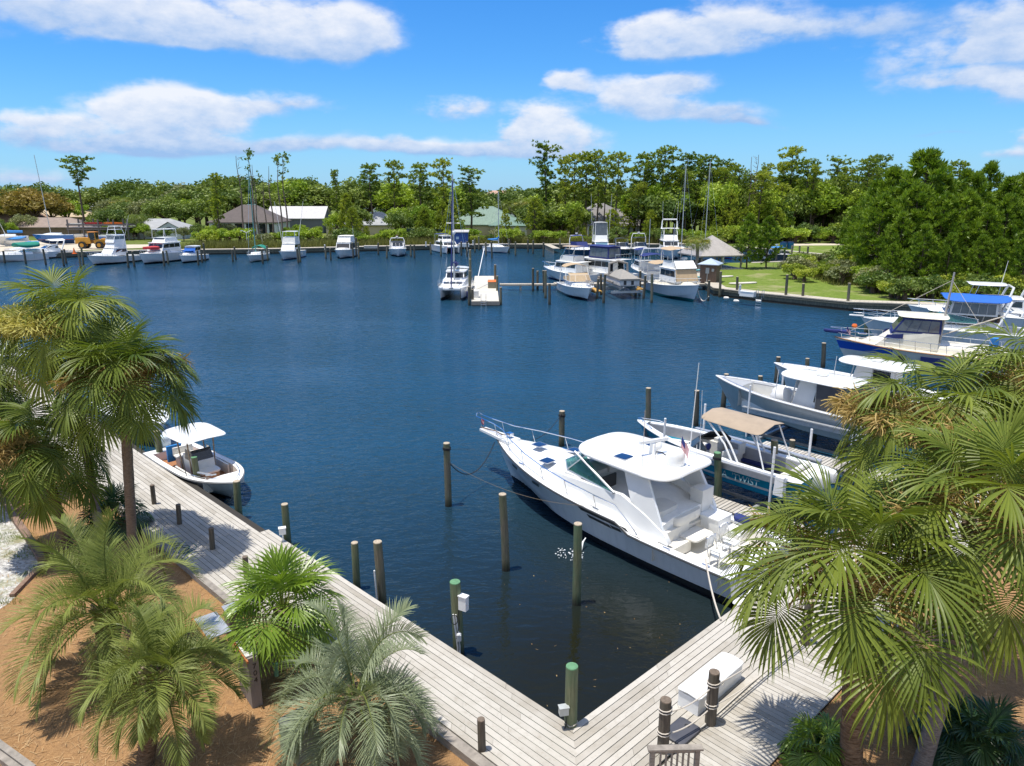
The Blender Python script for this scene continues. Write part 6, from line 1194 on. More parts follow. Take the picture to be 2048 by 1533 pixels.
# power pedestals and the little things on the walks
def pedestal(px, py, lab, h=1.0):
    p = at(px, py, 1.1); o = thing('power_pedestal', lab, 'pedestal', p, 0, 'white power pedestals on the boardwalks'); m_ = MB(); m_.box((0, 0, h / 2), (.26, .22, h), taper=.9); m_.build('body', PVC, o, 0); m_ = MB(); m_.lathe((0, 0, h), [(.2, 0), (.2, .05), (.02, .2)], 8); m_.build('cap', mat('pedestal_cap', (.3, .32, .33), .5), o)
for a in ((852, 494, 'white pedestal left of the motor cat'), (946, 491, 'white pedestal right of the blue shed'), (650, 500, 'white pedestal left of the grey-hulled cruiser'), (1479, 588, 'white pedestal on lawn boardwalk near its corner'), (1446, 527, 'white pedestal at the gazebo end of the canal path')): pedestal(*a)
def boxthing(name, px, py, z, d, rz, m, lab, cat, lid=None, taper=1):
    p = at(px, py, z); o = thing(name, lab, cat, p, rz); m_ = MB(); m_.box((0, 0, d[2] * .46), (d[0], d[1], d[2] * .92), taper=taper); m_.build('body', m, o, 0); m_ = MB(); m_.rslab(-d[0] / 2 - .04, d[0] / 2 + .04, d[1] / 2 + .04, d[1] / 2 + .04, d[2] * .92, d[2] * .1, .03, 10); m_.build('lid', lid or m, o); return o
boxthing('dock_box', 928, 494, 1.12, (2.4, .8, .8), 0, WHITE, 'white dock box in front of the blue shed', 'dock box')
boxthing('dock_box', 1495, 593, 1.1, (1.8, .7, .6), R(-42), WHITE, 'white dock box on the lawn boardwalk beside the ladder', 'dock box')
boxthing('dock_box', 742, 497, 1.12, (3.0, .9, .6), 0, CONC, 'pale long dock box behind the lone pilings', 'dock box')
for px, py, lab in ((1454, 596, 'white fender hanging from lawn boardwalk, left one'), (1474, 602, 'white fender hanging from lawn boardwalk, middle one'), (1518, 602, 'white fender hanging from lawn boardwalk by the ladder')):
    p = at(px, py, .5); o = thing('fender', lab, 'fender', p, R(-42), 'fenders on the lawn boardwalk'); m_ = MB(); m_.ball((0, -.2, 0), .2, 10, squash=(2.0, 1, 1)); m_.build('body', VINYL, o)
p = at(1519, 596, 1.1); o = thing('dock_ladder', 'grab-rail ladder on the lawn boardwalk edge', 'ladder', p, R(-42)); m_ = MB()
for x in (-.35, .35): m_.tube([(x, .4, 0), (x, .35, .9), (x, -.2, .9), (x, -.2, -1.2)], .03, 6)
for k in range(4): m_.tube([(-.35, -.2, -.2 - .3 * k), (.35, -.2, -.2 - .3 * k)], .02, 5)
m_.build('rails', STEEL, o)
A = at(1416, 598, 1.2); rope('mooring_line', (A.x, A.y - .2, 1.5), (23.9, 94.2, 2.0), 1.3, .06, ROPE, 'white mooring line sagging between blue-grey trawler and the lawn boardwalk piling')
def picnic(px, py, lab):
    p = at(px, py, 1.0); o = thing('broken_slab', lab, 'slab', p, .3); m_ = MB(); m_.rslab(-2.2, 2.2, .6, .5, 0, .16, .03, 3, 18); m_.build('slab', CONC, o)
picnic(1486, 568, 'pale concrete slab lying on the lawn by the boardwalk'); picnic(1441, 555, 'second pale slab beside the timber pump house')
# --- buildings
def windows(o, parent, pts):
    for A, B_, z0, z1, mm in pts:
        A, B_ = Vector(A), Vector(B_); m_ = MB(); m_.slab((A.x, A.y, z0), (B_.x, B_.y, z0), (B_.x, B_.y, z1), (A.x, A.y, z1), .06); w = m_.build('window', mm, parent, 0)
def roofmat(name, col, rib=False):
    t = NT(name); f = t.noise(t.coords((1, 1, 1)), .9, 6, .7); g = t.noise(t.coords((1, 1, 3)), 9, 3, .6); c = t.mix(t.rmp(f, .3, .7), mul(col, .82), mul(col, 1.15)); c = t.mix(t.rmp(g, .4, .7, 0, .4), c, mul(col, .7)); t.p(Base_Color=c, Roughness=.85 if not rib else .45)
    if rib:
        w = t.n.new('ShaderNodeTexWave'); w.inputs['Scale'].default_value = 2.2; w.bands_direction = 'X'; t.l.new(t.coords(), w.inputs['Vector']); t.bump(w.outputs['Fac'], .5, .05)
    return t.mat
def house(label, x, y, w, d, rz, hw, hr, roof, rm, wm, wins=(), z=1.0, over=.5, group=None, ridge=.45, extra=None):
    o = thing('house', label, 'house', (x, y, z), rz, group); m_ = MB(); m_.box((0, 0, hw / 2), (w, d, hw))
    if roof == 'gable': m_.add([(-w / 2, -d / 2, hw), (-w / 2, d / 2, hw), (-w / 2, 0, hw + hr * .93), (w / 2, -d / 2, hw), (w / 2, d / 2, hw), (w / 2, 0, hw + hr * .93)], [(0, 1, 2), (3, 5, 4)])
    wall = m_.build('wall', wm, o, 0); r = MB(); a, b_ = w / 2 + over, d / 2 + over
    if roof == 'gable': r.add([(-a, -b_, hw - .1), (a, -b_, hw - .1), (a, 0, hw + hr), (-a, 0, hw + hr), (-a, b_, hw - .1), (a, b_, hw - .1), (-a, -b_, hw - .3), (a, -b_, hw - .3)], [(0, 1, 2, 3), (3, 2, 5, 4), (6, 7, 1, 0)])
    elif roof == 'gablex': r.add([(-a, -b_, hw - .1), (0, -b_, hw + hr), (0, b_, hw + hr), (-a, b_, hw - .1), (a, -b_, hw - .1), (a, b_, hw - .1)], [(0, 1, 2, 3), (1, 4, 5, 2)]); r.add([(-w / 2, -d / 2 - .02, hw - .1), (w / 2, -d / 2 - .02, hw - .1), (0, -d / 2 - .02, hw + hr * .9)], [(0, 1, 2)], 1)
    else:
        k = w / 2 * ridge; r.add([(-a, -b_, hw - .1), (a, -b_, hw - .1), (a, b_, hw - .1), (-a, b_, hw - .1), (-k, 0, hw + hr), (k, 0, hw + hr), (-a, -b_, hw - .35), (a, -b_, hw - .35), (a, b_, hw - .35), (-a, b_, hw - .35)], [(0, 1, 5, 4), (1, 2, 5), (2, 3, 4, 5), (3, 0, 4), (6, 7, 1, 0), (7, 8, 2, 1), (9, 6, 0, 3)])
    ro = r.build('roof', [rm, wm], o, 0)
    for x0, x1, z0, z1, mm in wins: windows(o, wall, [((x0, -d / 2, 0), (x1, -d / 2, 0), z0, z1, mm)])
    return o
def hpx(px, pyb, Y): return on(px, pyb, Y)
RTAN, RDARK, RGREY, RGRN, RWHT, RLG = roofmat('tan_shingles', (.36, .235, .165)), roofmat('dark_shingles', (.105, .085, .078)), roofmat('grey_shingles', (.235, .22, .21)), roofmat('green_metal_roof', (.16, .25, .19), True), roofmat('bleached_metal_roof', (.56, .54, .52), True), roofmat('light_grey_shingles', (.34, .345, .345))
WLG, WCR, WWH, WBR = mat('pale_blue_siding', (.50, .54, .56), .8, .06), mat('cream_stucco', (.52, .45, .33), .85, .06), mat('white_trim_wall', (.66, .67, .67), .7, .05), mat('brown_brick', (.19, .13, .095), .9, .2)
X = lambda px, Y: (px - 1024) / FPX * Y * 1.03
house('tan-roofed house half hidden at far left', X(55, 245), 245, 16, 10, .1, 3.0, 2.6, 'hip', RTAN, WCR, group=None)
house('tan hip-roofed house with brown walls left of the lone pine', X(95, 236), 236, 20, 11, .05, 3.2, 3.0, 'hip', RTAN, WBR, [(-7, -5, .8, 2.2, WGLASS), (-1, 1, .8, 2.2, WGLASS), (4, 6, .8, 2.2, WGLASS)])
house('long low house with sandy flat-pitched roof behind the lone pine', X(170, 252), 252, 24, 11, 0, 4.4, 2.4, 'hip', roofmat('sandy_shingles', (.46, .36, .23)), WCR)
house('brown-grey roofed house behind the boat rack', X(150, 214), 214, 25, 9, 0, 2.8, 2.4, 'hip', roofmat('brown_grey_shingles', (.26, .20, .16)), WBR)
house('small gabled house with round attic vent behind palms', X(234, 225), 225, 8, 9, .5, 3.0, 2.2, 'gablex', roofmat('brown_grey_shingles2', (.27, .21, .17)), WWH)
house('house with bright white metal roof glimpsed among oaks', X(239, 290), 290, 10, 8, .1, 6.2, 2.0, 'hip', RWHT, WWH)
h_ = house('light grey gabled house with arched window', X(345, 205), 205, 20, 10, .05, 2.6, 2.6, 'hip', RLG, WLG, [(-4, -2.5, .6, 2.0, WGLASS)]); 
o = h_; m_ = MB(); m_.add([(3.2, -6.5, 0), (9.6, -6.5, 0), (9.6, -6.5, 2.7), (6.4, -6.5, 4.4), (3.2, -6.5, 2.7), (3.2, -4, 0), (9.6, -4, 0), (9.6, -4, 2.7), (6.4, -4, 4.4), (3.2, -4, 2.7)], [(0, 1, 2, 3, 4), (0, 4, 9, 5), (1, 6, 7, 2)]); m_.build('gable_wing', WLG, o, 0); m_ = MB(); m_.add([(2.8, -6.8, 2.6), (6.4, -6.8, 4.6), (6.4, -2, 4.6), (2.8, -2, 2.6), (10, -6.8, 2.6), (10, -2, 2.6)], [(0, 1, 2, 3), (1, 4, 5, 2)]); m_.build('wing_roof', RLG, o, 0)
m_ = MB(); m_.add([(6.4 + 1.0 * math.cos(R(15 * k)), -6.54, 2.3 + 1.0 * math.sin(R(15 * k))) for k in range(13)], [tuple(range(13))]); m_.build('arched_window', WGLASS, o, 0)
house('dark hip-roofed house with tall windows and deck rail', X(528, 214), 214, 19, 12, 0, 3.4, 4.6, 'hip', RDARK, WLG, [(-8.6, -7.4, .3, 2.8, WGLASS), (-5.6, -3.4, .2, 2.9, WGLASS), (-2.4, -.2, .2, 2.9, WGLASS), (.8, 3.0, .2, 2.9, WGLASS), (4.0, 6.2, .2, 2.9, WGLASS), (7.2, 8.6, .3, 2.8, WGLASS)], ridge=.2, z=1.8)
house('grey gabled house with bleached metal roof', X(622, 232), 232, 17, 10, .0, 4.6, 3.4, 'gable', RWHT, mat('dark_grey_siding', (.13, .145, .16), .8))
house('grey hip-roofed house mostly behind young pines', X(748, 225), 225, 22, 11, 0, 3.0, 3.4, 'hip', RLG, WCR, [(-8, -6, .6, 2, WGLASS)])
house('white metal roof peeking above the oaks', X(752, 330), 330, 14, 9, .1, 8.0, 2.4, 'gable', RWHT, WWH)
house('green metal-roofed house with cream walls', X(978, 222), 222, 22, 12, -.1, 3.2, 5.0, 'hip', RGRN, WCR, ridge=.15)
house('green-roofed garage with white door right of the green-roofed house', X(1025, 214), 214, 12, 8, -.1, 3.2, 2.0, 'hip', RGRN, WCR, [(.5, 4.5, .1, 2.7, WWH)])
house('white-walled cottage gable behind pines', X(1105, 250), 250, 12, 9, .2, 5.2, 2.0, 'gable', RTAN, WWH)
house('large grey hip-roofed house behind tall pines', X(1190, 226), 226, 20, 12, .1, 4.0, 5.0, 'hip', RGREY, WCR, ridge=.12)
house('grey-roofed wing with pale blue walls behind tall pines', X(1222, 214), 214, 16, 9, -.05, 3.2, 4.4, 'gable', RGREY, WLG, [(-3, -1, .8, 2.2, WGLASS), (1, 3, .8, 2.2, WGLASS)])
house('brown-roofed house left of the large grey house', X(1095, 230), 230, 12, 9, .1, 3.0, 3.0, 'hip', roofmat('russet_shingles', (.25, .15, .10)), WBR)
house('white gable glimpsed high through the dense wood', X(1480, 238), 238, 9, 8, .2, 6.5, 2.0, 'gable', RWHT, WWH)
house('pinkish roof far off above the oaks', X(1250, 330), 330, 14, 9, .1, 9.0, 2.6, 'hip', roofmat('pink_shingles', (.42, .25, .19)), WWH)
house('pink-roofed house far off near the centre', X(1000, 380), 380, 16, 9, .1, 10.5, 2.4, 'hip', roofmat('pink_shingles2', (.45, .28, .2)), WWH)
o = house('small hut with peaked tan thatched-looking roof on the canal lawn', X(1737, 176) + 1.2, 176, 6.0, 4.6, .1, 2.3, 2.0, 'hip', roofmat('tan_canopy', (.42, .31, .22)), mat('teal_grey_wall', (.20, .25, .24), .8), [(-2, -.8, .7, 1.8, WGLASS)], ridge=.3)
# blue shed
p = at(922, 489, 1.1); o = thing('shed', 'bright blue shed with pale flat roof on the far boardwalk', 'shed', (p.x, p.y + 1.5, 1.1)); m_ = MB(); m_.box((0, 0, 1.35), (3.3, 2.6, 2.7)); w = m_.build('wall', mat('blue_paint', (.012, .065, .26), .6, .08), o, 0); m_ = MB(); m_.add([(-1.9, -1.7, 2.75), (1.9, -1.7, 2.75), (1.9, 1.6, 3.05), (-1.9, 1.6, 3.05), (-1.9, -1.7, 2.95), (1.9, -1.7, 2.95), (1.9, 1.6, 3.3), (-1.9, 1.6, 3.3)], [(4, 5, 6, 7), (0, 1, 5, 4), (1, 2, 6, 5), (3, 0, 4, 7)]); m_.build('roof', RWHT, o, 0)
m_ = MB(); m_.slab((-1.2, -1.3, 1.2), (-.5, -1.3, 1.2), (-.5, -1.3, 1.8), (-1.2, -1.3, 1.8), .03); m_.build('sign_panel', mat('pale_blue_sign', (.3, .45, .6), .6), w, 0)
# timber pump house on the lawn
p = at(1421, 566, 1.0); o = thing('pump_house', 'brown timber pump house with blue-grey hip roof on the lawn corner', 'shed', (p.x + .1, p.y + 1.0, 1.0), R(-28)); TB = mat('brown_vertical_boards', (.155, .105, .075), .85, .28, 3, .5, 12, stretch=(4, 4, .4))
m_ = MB(); m_.box((0, 0, 1.3), (2.3, 2.3, 2.6)); w = m_.build('wall', TB, o, 0); m_ = MB(); m_.add([(-1.5, -1.5, 2.6), (1.5, -1.5, 2.6), (1.5, 1.5, 2.6), (-1.5, 1.5, 2.6), (0, 0, 3.35), (-1.5, -1.5, 2.5), (1.5, -1.5, 2.5), (1.5, 1.5, 2.5), (-1.5, 1.5, 2.5)], [(0, 1, 4), (1, 2, 4), (2, 3, 4), (3, 0, 4), (5, 6, 1, 0), (6, 7, 2, 1), (8, 5, 0, 3)]); m_.build('roof', mat('blue_grey_roof', (.36, .43, .50), .5, .06), o, 0)
for x, z0, ww, hh in ((-.1, 1.3, .5, .8), (.65, 1.6, .3, .4)): m_ = MB(); m_.box((x, -1.2, z0 + hh / 2), (ww, .12, hh)); m_.build('meter_box', GALV, w, 0)
m_ = MB(); m_.tube([(-.1, -1.2, 0), (-.1, -1.2, 1.3)], .05, 6); m_.build('conduit', GALV, w); m_ = MB(); m_.slab((-1.16, .3, .9), (-1.16, -.1, .9), (-1.16, -.1, 1.9), (-1.16, .3, 1.9), .03); m_.build('window', CREAM, w, 0)
p = at(1398, 560, 1.0); o = thing('hose_reel', 'turquoise plastic ring leaning beside the pump house', 'ring', (p.x, p.y, 1.0)); m_ = MB(); m_.tube([(.9 * math.cos(k * .314), .25 * math.sin(k * .314), .9 + .5 * math.sin(k * .314)) for k in range(21)], .1, 6); m_.build('ring', mat('turquoise_plastic', (.03, .42, .48), .5), o)
# gazebo
o = thing('gazebo', 'open gazebo with grey pyramid metal roof on the lawn', 'gazebo', (33.6, 124.0, 1.0), .25); m_ = MB(); m_.add([(-4.1, -4.1, 2.3), (4.1, -4.1, 2.3), (4.1, 4.1, 2.3), (-4.1, 4.1, 2.3), (0, 0, 5.4), (-4.1, -4.1, 2.1), (4.1, -4.1, 2.1), (4.1, 4.1, 2.1), (-4.1, 4.1, 2.1)], [(0, 1, 4), (1, 2, 4), (2, 3, 4), (3, 0, 4), (5, 6, 1, 0), (6, 7, 2, 1), (8, 5, 0, 3)]); m_.build('roof', roofmat('grey_ribbed_roof', (.33, .30, .27), True), o, 0)
for x in (-3.6, 0, 3.6):
    for y in (-3.6, 3.6): m_ = MB(); m_.box((x, y, 1.1), (.22, .22, 2.2)); m_.build('post', WOODG, o, 0)
m_ = MB(); m_.box((0, 3.55, .5), (7.2, .1, 1.0)); m_.box((-3.5, 0, .5), (.1, 7.0, 1.0)); m_.build('low_wall', WOODG, o, 0); m_ = MB(); m_.box((0, 0, .06), (8, 8, .12)); m_.build('floor', CONC, o, 0)
# boat rack at the left
o = thing('boat_rack', 'two-level steel boat storage rack with orange and white canoes stacked on top', 'rack', (-108.0, 196, 1.0)); 
for k, x in enumerate((-8, -4, 0, 4, 7.6)):
    for y in (-2.5, 2.5): m_ = MB(); m_.box((x, y, 2.7), (.3, .3, 5.4)); m_.build('post', mat('rack_steel', (.12, .11, .11), .7, .2), o, 0)
for z_ in (2.9, 4.0):
    for y in (-2.5, 2.5): m_ = MB(); m_.box((-.2, y, z_), (16.4, .25, .4)); m_.build('beam', mat('rack_steel', (.12, .11, .11), .7), o, 0)
m_ = MB(); m_.box((-.2, -.2, 3.3), (16.6, 5.4, .12)); m_.build('shelf', mat('rack_steel', (.12, .11, .11), .7), o, 0)
for i, (x, mm, lab) in enumerate(((-5.8, OFFW, 'white'), (-1.6, RED, 'red'), (3.6, ORANGE, 'orange'))):
    q = thing('canoe', lab + ' canoe lying on top of the boat storage rack', 'canoe', (-108.0 + x, 194.0, 4.65 if i else 4.4), 0, 'canoes on the storage rack'); m_ = MB(); m_.loft([[(t, -w_, 1.0), (t, -w_ * .8, .5), (t, 0, .38), (t, w_ * .8, .5), (t, w_, 1.0)] for t, w_ in ((-2.4, .05), (-1.6, .45), (0, .6), (1.6, .45), (2.4, .05))], closed=False); m_.build('hull', mm, q)
for i, (x, mm, lab) in enumerate(((-5, WHITE, 'white'), (1.8, OFFW, 'cream'))):
    q = Boat('skiff', lab + ' skiff stored in the lower bay of boat rack', 'boat', (-108 + x - 2.6, 194.5, 0), 0, 2.0, 'skiffs in the storage rack'); q.hull(5.4, 2.0, .6, .9, H_PLAIN, N=8); q.deck(4, sole=.2)
q = Boat('skiff', 'blue-hulled boat laid up beneath the boat rack', 'boat', at(240, 487, 1.0), 175, 1.4); q.hull(9, 2.8, 1.3, 1.6, H_BLUE, N=10); q.deck(6, sole=.4)
o = thing('traffic_cone', 'orange cone on the gravel hardstand edge', 'cone', at(149, 508, 1.07)); m_ = MB(); m_.lathe((0, 0, 0), [(.5, 0), (.5, .06), (.3, .08), (.06, 1.2)], 10); m_.build('cone', ORANGE, o)
# yellow wheel loader
p = at(182, 498, 1.06); o = thing('wheel_loader', 'yellow wheel loader parked at the edge of the hardstand', 'loader', (p.x, p.y + 1.2, 1.06), R(4)); YL = YELLOWP
m_ = MB(); m_.box((-1.8, 0, 1.75), (3.4, 1.8, 1.3), taper=.92); m_.build('engine_body', YL, o, 0); m_ = MB(); m_.box((1.6, 0, 1.5), (2.2, 1.4, 1.0)); m_.box((2.6, 0, 1.8), (.8, 1.1, .8)); m_.build('front_frame', YL, o, 0)
m_ = MB(); m_.box((.2, 0, 2.7), (1.5, 1.5, 1.6)); w = m_.build('cab', WGLASS, o, 0); m_ = MB(); m_.rslab(-.75, 1.15, .95, .95, 3.5, .18, .05, 8); m_.build('cab_roof', mat('loader_orange', (.45, .17, .02), .6), o)
for x in (-.5, .92):
    for y in (-.74, .74): m_ = MB(); m_.box((x, y, 2.7), (.12, .12, 1.7)); m_.build('cab_post', YL, o, 0)
for x in (-1.9, 1.8):
    for y in (-1.05, 1.05):
        m_ = MB(); m_.tube([(x, y - .3, .8), (x, y + .3, .8)], .8, 18); w = m_.build('wheel', BLACK, o); m_ = MB(); m_.tube([(x, y - .33, .8), (x, y + .33, .8)], .42, 14); m_.build('rim', YL, w)
for y in (-.5, .5): m_ = MB(); m_.tube([(2.2, y, 2.2), (3.3, y, 1.5), (4.0, y, .7)], .15, 6); m_.build('lift_arm', YL, o)
m_ = MB(); m_.loft([[(3.9, -1.3, .3), (4.5, -1.3, .1), (4.9, -1.3, .2), (4.3, -1.3, 1.1)], [(3.9, 1.3, .3), (4.5, 1.3, .1), (4.9, 1.3, .2), (4.3, 1.3, 1.1)]], cap0=True, cap1=True); m_.build('bucket', mat('worn_steel', (.12, .11, .10), .6, .3), o, 0)
# dumpsters on the canal bank
for px, lab in ((1566, 'left of two blue drums on the canal bank'), (1580, 'right of two blue drums on the canal bank')):
    p = at(px, 497.5, 1.1); o = thing('drum', lab, 'drum', p, 0, 'blue drums on the canal bank'); m_ = MB(); m_.lathe((0, 0, 0), [(.72, 0), (.75, .1), (.72, .7), (.75, .75), (.72, 1.35)], 12); m_.build('body', mat('blue_drum', (.01, .12, .32), .5), o); m_ = MB(); m_.lathe((0, 0, 1.35), [(.78, 0), (.78, .08), (.2, .16)], 12); m_.build('lid', mat('dark_blue_lid', (.01, .03, .09), .5), o)
# street lamp posts by the sailboat
p = at(495, 492, 1.1); o = thing('lamp_post', 'white twin-armed lamp post on far boardwalk by the green-masted sailboat', 'lamp post', p); m_ = MB(); m_.tube([(0, 0, 0), (0, 0, 3.2)], .07, 8); m_.build('pole', PVC, o)
for sg in (-1, 1): m_ = MB(); m_.tube([(0, 0, 3.0), (sg * 1.0, 0, 3.5)], .05, 6); m_.box((sg * 1.1, 0, 3.5), (.5, .3, .12)); m_.build('lamp_arm', PVC, o)
# covered boat far left, behind the skiff
def trailing(): pass
# lines and bits round the near slip
def pw_(x, y, z): 
    m = Matrix.Translation(YACHT.o.location) @ Matrix.Rotation(R(132.2), 4, 'Z'); return m @ Vector((x, y, z))
bp_ = pw_(14.0, .25, 1.8); p = at(897, 1012, 0); rope('mooring_line', (p.x, p.y, 2.15), bp_, 1.1, .022, ROPED, 'black mooring line sagging from bow piling to the yacht bow')
p2 = at(1123, 892, 0); rope('mooring_line', (p2.x, p2.y, 1.9), pw_(12.6, -.9, 2.0), .3, .016, ROPED, 'black mooring line from the far bow piling to the yacht')
rope('mooring_line', (p.x, p.y, 2.1), pw_(5.9, 2.1, 1.75), .5, .008, mat('tan_line', (.16, .125, .085), .9), 'thin tan spring line from bow piling along the yacht side')
p3 = st(-.1, 6.6); rope('mooring_line', pw_(1.0, 2.05, 1.45), (p3.x, p3.y, .95), .2, .03, ROPE, 'white stern line from the yacht quarter down to the boardwalk')
c_ = MB(); rr = random.Random(8); ex = pw_(6.2, 2.3, .35)
for k in range(90):
    a = rr.uniform(0, 6.28); q = rr.random() ** .6; c_.ball((ex.x - .45 + .6 * q * math.cos(a) - .25 * q, ex.y - .75 + .5 * q * math.sin(a), .012 + rr.random() ** 3 * .16), rr.uniform(.012, .034), 6)
c_.tube([(ex.x, ex.y, .36), (ex.x - .12, ex.y - .2, .3), (ex.x - .22, ex.y - .36, .02)], [.02, .035, .06], 6); tag(c_.build('bilge_splash', mat('foam_white', (.8, .82, .82), .3), smooth=60), 'white splash of bilge water falling beside the yacht hull', 'splash')
# ---------------------------------------------------------------- palms close to the camera
NP = np.random.default_rng
def nrm(v): 
    v = np.asarray(v, float); return v / (np.linalg.norm(v) + 1e-9)
SABAL = leafmat('sabal_leaf', (.066, .108, .012), (.245, .288, .042), .46, .32, .32, dead=(.25, .19, .06))
SABALB = leafmat('bright_palm_leaf', (.075, .14, .012), (.21, .31, .035), .34, .32, .5)
PETI = leafmat('palm_petiole', (.12, .17, .03), (.20, .23, .055), .45, .1)
PINDO = leafmat('pindo_leaf', (.14, .18, .10), (.25, .29, .165), .42, .25, .4, dead=(.28, .23, .10))
PINDOG = leafmat('green_pindo_leaf', (.11, .15, .028), (.27, .305, .075), .5, .3, .3, dead=(.28, .23, .10))
FLOW = leafmat('palm_flower_stalk', (.27, .165, .045), (.50, .37, .13), .7, .2)
FLOWY = leafmat('pale_palm_flower_stalk', (.40, .35, .07), (.56, .52, .17), .7, .25)
def strip(out, tin, pts, side, w, tint, ridge=None):
    "folded ribbon: two halves meeting at a raised midrib"
    for i in range(len(pts) - 1):
        a, b = pts[i], pts[i + 1]; wa, wb = w[i], w[i + 1]
        n = np.cross(b - a, side); n = n / (np.linalg.norm(n) + 1e-9)
        if ridge is None:
            out.append((a - side * wa, b - side * wb, b + side * wb, a + side * wa)); tin.append(tint)
        else:
            ra, rb = n * wa * ridge, n * wb * ridge
            out.append((a - side * wa - ra, b - side * wb - rb, b, a)); tin.append(tint)
            out.append((a, b, b + side * wb - rb, a + side * wa - ra)); tin.append(tint)
def fan_frond(rg, out, tin, pout, base, azi, elev, pet, blade, droop, nl=38, tint=.5, stiff=.5):
    d = np.array([math.cos(azi) * math.cos(elev), math.sin(azi) * math.cos(elev), math.sin(elev)]); up = np.array([0, 0, 1.]); p = np.array(base, float); side = nrm(np.cross(d, up) + 1e-6)
    pts = [p.copy()]; n = 7
    for i in range(n): d = nrm(d - up * droop * .10 * (i / n)); p = p + d * pet / n; pts.append(p.copy())
    for i in range(len(pts) - 1):
        w0 = .030 - .016 * i / n; w1 = .030 - .016 * (i + 1) / n; q = nrm(np.cross(side, pts[i + 1] - pts[i]))
        pout.append((pts[i] - side * w0, pts[i + 1] - side * w1, pts[i + 1] + q * w1 * .8, pts[i] + q * w0 * .8)); pout.append((pts[i] + q * w0 * .8, pts[i + 1] + q * w1 * .8, pts[i + 1] + side * w1, pts[i] + side * w0))
    # costa curves down through the blade, leaflets leave it on both sides
    nor = nrm(np.cross(side, d)); cost = [pts[-1].copy()]; cd_ = [d.copy()]; c = pts[-1].copy(); dc = d.copy(); m = 10; CL = blade * .42
    for i in range(m): dc = nrm(dc - up * droop * .22); c = c + dc * CL / m; cost.append(c.copy()); cd_.append(dc.copy())
    amax = R(118)
    for k in range(nl):
        f = (k + .5) / nl * 2 - 1; a = f * amax; ci = (1 - abs(f)) ** .8 * m; i0 = min(m - 1, int(ci)); r = ci - i0
        st_ = cost[i0] * (1 - r) + cost[i0 + 1] * r; dd = nrm(cd_[i0]); nn = nrm(np.cross(side, dd))
        L = blade * (.62 + .38 * math.cos(a * .62)) * rg.uniform(.9, 1.06) * (1 - .25 * (1 - abs(f)))
        ld = nrm(dd * math.cos(a) + side * math.sin(a) + nn * (.14 * abs(math.sin(a)) + rg.normal(0, .05)))
        if k % 2: ld = nrm(ld - nn * .05)
        ls = nrm(np.cross(ld, nn)); pp = [st_.copy()]; q = st_.copy(); ns = 6; dr = droop * rg.uniform(.75, 1.35)
        for j in range(ns):
            t_ = (j + 1) / ns; ld = nrm(ld - up * dr * (.03 + .34 * max(0, t_ - stiff * .7) ** 1.2) * 1.5 ); q = q + ld * L / ns; pp.append(q.copy())
        sp = amax * 2 / nl * .62; w = [min(.031, .006 + sp * (L * j / ns) * .8) * (1 if j / ns < .6 else max(.04, 1 - ((j / ns - .6) / .4) ** 1.0)) for j in range(ns + 1)]
        strip(out, tin, pp, ls, w, min(.96, max(0, tint + rg.normal(0, .12))), ridge=.5)
def flowers(rg, out, tin, base, azi, L, n, spread, tint0=.4, fw=1.0):
    "arching panicle: a stalk with many fine branches"
    up = np.array([0, 0, 1.]); d = np.array([math.cos(azi) * .75, math.sin(azi) * .75, .72]); p = np.array(base, float); side = nrm(np.cross(d, up)); N = 12; pts = [p.copy()]
    for i in range(N): d = nrm(d - up * .115); p = p + d * L / N; pts.append(p.copy())
    strip(out, tin, pts, side, [.012] * (N + 1), .3)
    for k in range(n):
        i = int(rg.uniform(.3, 1) * (N - 1)); q = pts[i].copy(); dd = nrm(rg.normal(0, 1, 3) + (pts[i + 1] - pts[i]) * 6 + up * -.2); l = rg.uniform(.2, .5) * spread; pp = [q.copy()]
        for j in range(4): dd = nrm(dd + rg.normal(0, .28, 3) - up * .15); q = q + dd * l / 4; pp.append(q.copy())
        strip(out, tin, pp, nrm(np.cross(dd, rg.normal(0, 1, 3))), [fw * w_ for w_ in (.009, .012, .012, .011, .006)], min(1, max(0, tint0 + rg.normal(0, .25))))
def palm_trunk(o, base, top, r0, r1, boots=0, name='trunk', m=None, bulge=0, seed=0):
    rr = random.Random(seed); b = MB(); base, top = Vector(base), Vector(top); N = 26; pts, rs = [], []
    for i in range(N + 1):
        f = i / N; p = base.lerp(top, f); p += Vector((math.sin(f * 2.2) * bulge, 0, 0)); pts.append(p); rs.append((r0 + (r1 - r0) * f) * (1 + rr.uniform(-.035, .035)) * (1.25 if i == 0 else 1.08 if i == 1 else 1))
    b.tube(pts, rs, 16); k = b.build(name, m or TRUNK, o, 60)
    if boots:
        c = MB(); d = (top - base).normalized(); n = int(boots * 42)
        for i in range(n):
            a = i * 2.39996; h = (i / n) * boots; p = top - d * (boots - h) + Vector((math.cos(a), math.sin(a), 0)) * r1 * .95; u = Vector((math.cos(a), math.sin(a), 0)); s_ = Vector((-u.y, u.x, 0)); L_ = rr.uniform(.22, .42); w = rr.uniform(.07, .11); q = p + u * L_ * .42 + Vector((0, 0, L_)); th = u * .035
            vs = [p - s_ * w, p + s_ * w, q + s_ * w * .45, q - s_ * w * .45]; c.add([x - th for x in vs] + [x + th for x in vs], [(0, 3, 2, 1), (4, 5, 6, 7), (0, 1, 5, 4), (1, 2, 6, 5), (2, 3, 7, 6), (3, 0, 4, 7)], 0, rr.random())
        c.build('leaf_bases', BOOT, o, 0)
